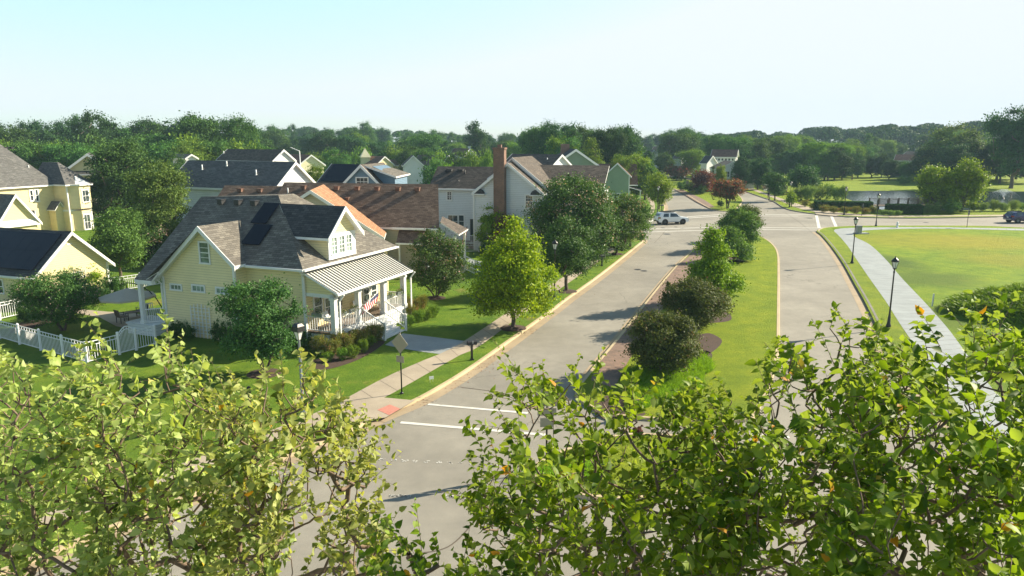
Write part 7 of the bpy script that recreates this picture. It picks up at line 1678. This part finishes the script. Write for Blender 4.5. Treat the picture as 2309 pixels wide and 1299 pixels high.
# porch furniture and flower boxes of the yellow house
for lb, u, v in (('white porch rocking chair left of the front door', 1.35, 1.35), ('white porch rocking chair by the windows right of the door', 4.7, 1.45), ('white porch rocking chair near the right end of the porch', 6.6, 1.3)):
    arm_chair(lb, 0, 0, math.pi / 2 - rad(22.5) - math.pi / 2, 'white', 'white', nm='rocking_chair', loc=fA.w(u, v, 1.05))
def flower_box(label, u, v, rot):
    t = thing('flower_box', label, 'flower box', fA.w(u, v, 1.98), math.pi / 2 - rad(22.5) + rot, 'porch rail flower boxes'); mb = MB(); mb.prism([(-.38, -.09, 0), (.38, -.09, 0), (.38, .09, 0), (-.38, .09, 0)], (0, 0, .2)); mb.build('trough', M['grey_metal'], t)
    rng = np.random.default_rng(int(u * 10)); n = 420; P = rng.normal(0, 1, (n, 3)) * [.2, .08, .07] + [0, 0, .28]; P[: n // 3] += [0, -.08, -.16]; tt = np.where(rng.uniform(size=n) < .22, 1.0, rng.uniform(0, .9, n))
    V, F, T = leaves_simple(P, unit(rng.normal(size=(n, 3)) + [0, 0, .5]), rng.uniform(.035, .075, n), tt, rng); link('flowers', mesh_np('flowers', V, F, T), M['lf_pink'], t)
flower_box('flower box on the side rail of the yellow house porch', .1, 1.3, math.pi / 2); flower_box('flower box on the front rail, left of the flag, nearer the corner post', .85, .1, 0); flower_box('flower box on the front rail next to the post left of the steps', 2.0, .1, 0)
flower_box('flower box on the rail right of the steps', 6.1, .1, 0); flower_box('flower box at the right end of the porch rail', 7.4, .1, 0)
# ---------------------------------------------------------------- pond deck, fountains, brick entrance wall
a = G(1978, 474, .12); dz = .75; t = thing('pond_deck', 'weathered wooden deck with dark balustrade standing over the pond edge', 'deck', a, 0); LX = G(2160, 478, .12)[0] - a[0]
mb = MB(); mb.box(0, LX, 0, 3.2, dz - .14, dz)
mb.build('deck_boards', M['wood'], t)
for k in range(8):
    for y in (.1, 3.1): mb = MB(); mb.box(LX * k / 7 - .09, LX * k / 7 + .09, y - .09, y + .09, -.12, dz + 1.15); mb.build('post', M['wood'], t)
for y in (.1, 3.1): railing(t, (0, y, dz), (LX, y, dz), 1.1, .1, .16, 'balustrade', 'wood')
def fountain(label, px, py, H, R, z=.13):
    b = G(px, py, z); t = thing('fountain', label, 'fountain', b); rng = np.random.default_rng(3); n = 5000; u_ = rng.uniform(0, 1, n); a = rng.uniform(0, 2 * math.pi, n); sp = rng.uniform(.25, 1, n)
    r = R * sp * u_; zz = H * (1 - .35 * sp) * 4 * u_ * (1 - u_) * 1.0 + .05; zz = np.where(u_ > .5, zz, zz); P = np.stack([r * np.cos(a), r * np.sin(a), np.maximum(zz, .03)], 1)
    V, F, T = leaves_simple(P, unit(rng.normal(size=(n, 3))), rng.uniform(.03, .08, n), np.zeros(n), rng); link('spray', mesh_np('spray', V, F), M['spray'], t); mb = MB(); mb.lathe((0, 0, 0), [(.3, -.05), (.3, .05), (.1, .1), (.08, .3), (0, .3)], 10); mb.build('nozzle', M['black'], t)
M['spray'] = m_plain('water_spray', (.85, .88, .9), .3, .02)
fountain('white water spray rising from the pond right of the pond trees', 2262, 447, 2.0, 3.2); fountain('tall thin white water plume left of the pale chimney house', 987, 408, 5.0, .9)
pA_, pB_ = G(1692, 418, .12), G(1768, 440, .12); t = thing('brick_entrance_wall', 'curved low brick entrance wall with taller end piers beside the park walk', 'wall', pA_); d = pB_ - pA_; ctrl = d * .5 + np.array([2.2, 3.5, 0]); pts = [2 * s * (1 - s) * ctrl + s * s * d for s in np.linspace(0, 1, 9)]
mb = MB(); mc = MB()
for a_, b_ in zip(pts[:-1], pts[1:]): mb.bar(a_ + np.array([0, 0, .45]), b_ + np.array([0, 0, .45]), .4, .9); mc.bar(a_ + np.array([0, 0, .95]), b_ + np.array([0, 0, .95]), .5, .1)
mb.build('wall', M['brick'], t); mc.build('coping', M['newwalk'], t)
for p in (pts[0], pts[-1]): mb = MB(); mb.box(p[0] - .45, p[0] + .45, p[1] - .45, p[1] + .45, 0, 1.9); mb.box(p[0] - .52, p[0] + .52, p[1] - .52, p[1] + .52, 1.9, 2.02); mb.build('pier', M['brick'], t)
b = G(1449, 438, .12); t = thing('brick_pier', 'single tall brick pier with small lamp by the upper left sidewalk', 'pier', b, .3); mb = MB(); mb.box(-.5, .5, -.5, .5, 0, 2.4); mb.box(-.58, .58, -.58, .58, 2.4, 2.55); mb.build('shaft', M['brick'], t); mb = MB(); mb.lathe((0, 0, 2.55), [(.08, 0), (.2, .25), (.2, .45), (.05, .6), (0, .6)], 8); mb.build('lamp', M['lampglass'], t)
b = G(1725, 433, .12); arm_chair('white lounge chair by the brick entrance wall', 0, 0, 2.4, 'white', 'white', loc=b)
# ---------------------------------------------------------------- the air
mb = MB(); mb.box(-900, 900, -60, 1000, -2.0, 60)
me = bpy.data.meshes.new('haze'); me.from_pydata(mb.v, [], mb.f); me.update()
hz = bpy.data.objects.new('haze', me); COL.objects.link(hz); tag(hz, kind='stuff')
hm = bpy.data.materials.new('haze'); hm.use_nodes = True; ht = hm.node_tree; ht.nodes.remove(ht.nodes['Principled BSDF'])
pv_ = ht.nodes.new('ShaderNodeVolumePrincipled'); pv_.inputs['Color'].default_value = (0.55, 0.80, 1.0, 1); pv_.inputs['Density'].default_value = 0.00025; pv_.inputs['Anisotropy'].default_value = 0.0
ht.links.new(pv_.outputs[0], ht.nodes['Material Output'].inputs['Volume']); me.materials.append(hm)

# ---------------------------------------------------------------- boards that are separate pieces become separate parts
import bmesh
def split_loose(o):
    bm = bmesh.new(); bm.from_mesh(o.data); bm.verts.ensure_lookup_table(); seen = set(); groups = []
    for v in bm.verts:
        if v.index in seen: continue
        st = [v]; seen.add(v.index); g = []
        while st:
            a = st.pop(); g.append(a.index)
            for e in a.link_edges:
                b = e.other_vert(a)
                if b.index not in seen: seen.add(b.index); st.append(b)
        groups.append(set(g))
    bm.free()
    if len(groups) < 2: return
    me0 = o.data
    for k, g in enumerate(groups):
        me = me0.copy(); bm = bmesh.new(); bm.from_mesh(me); bmesh.ops.delete(bm, geom=[v for v in bm.verts if v.index not in g], context='VERTS'); bm.to_mesh(me); bm.free()
        if k == 0: o.data = me
        else:
            c = o.copy(); c.data = me; COL.objects.link(c); c.parent = o.parent
for o in [q for q in list(S.objects) if q.type == 'MESH' and q.parent and q.name.split('.')[0] in ('rake_board', 'corner_board', 'trim', 'porch_beam')]: split_loose(o)
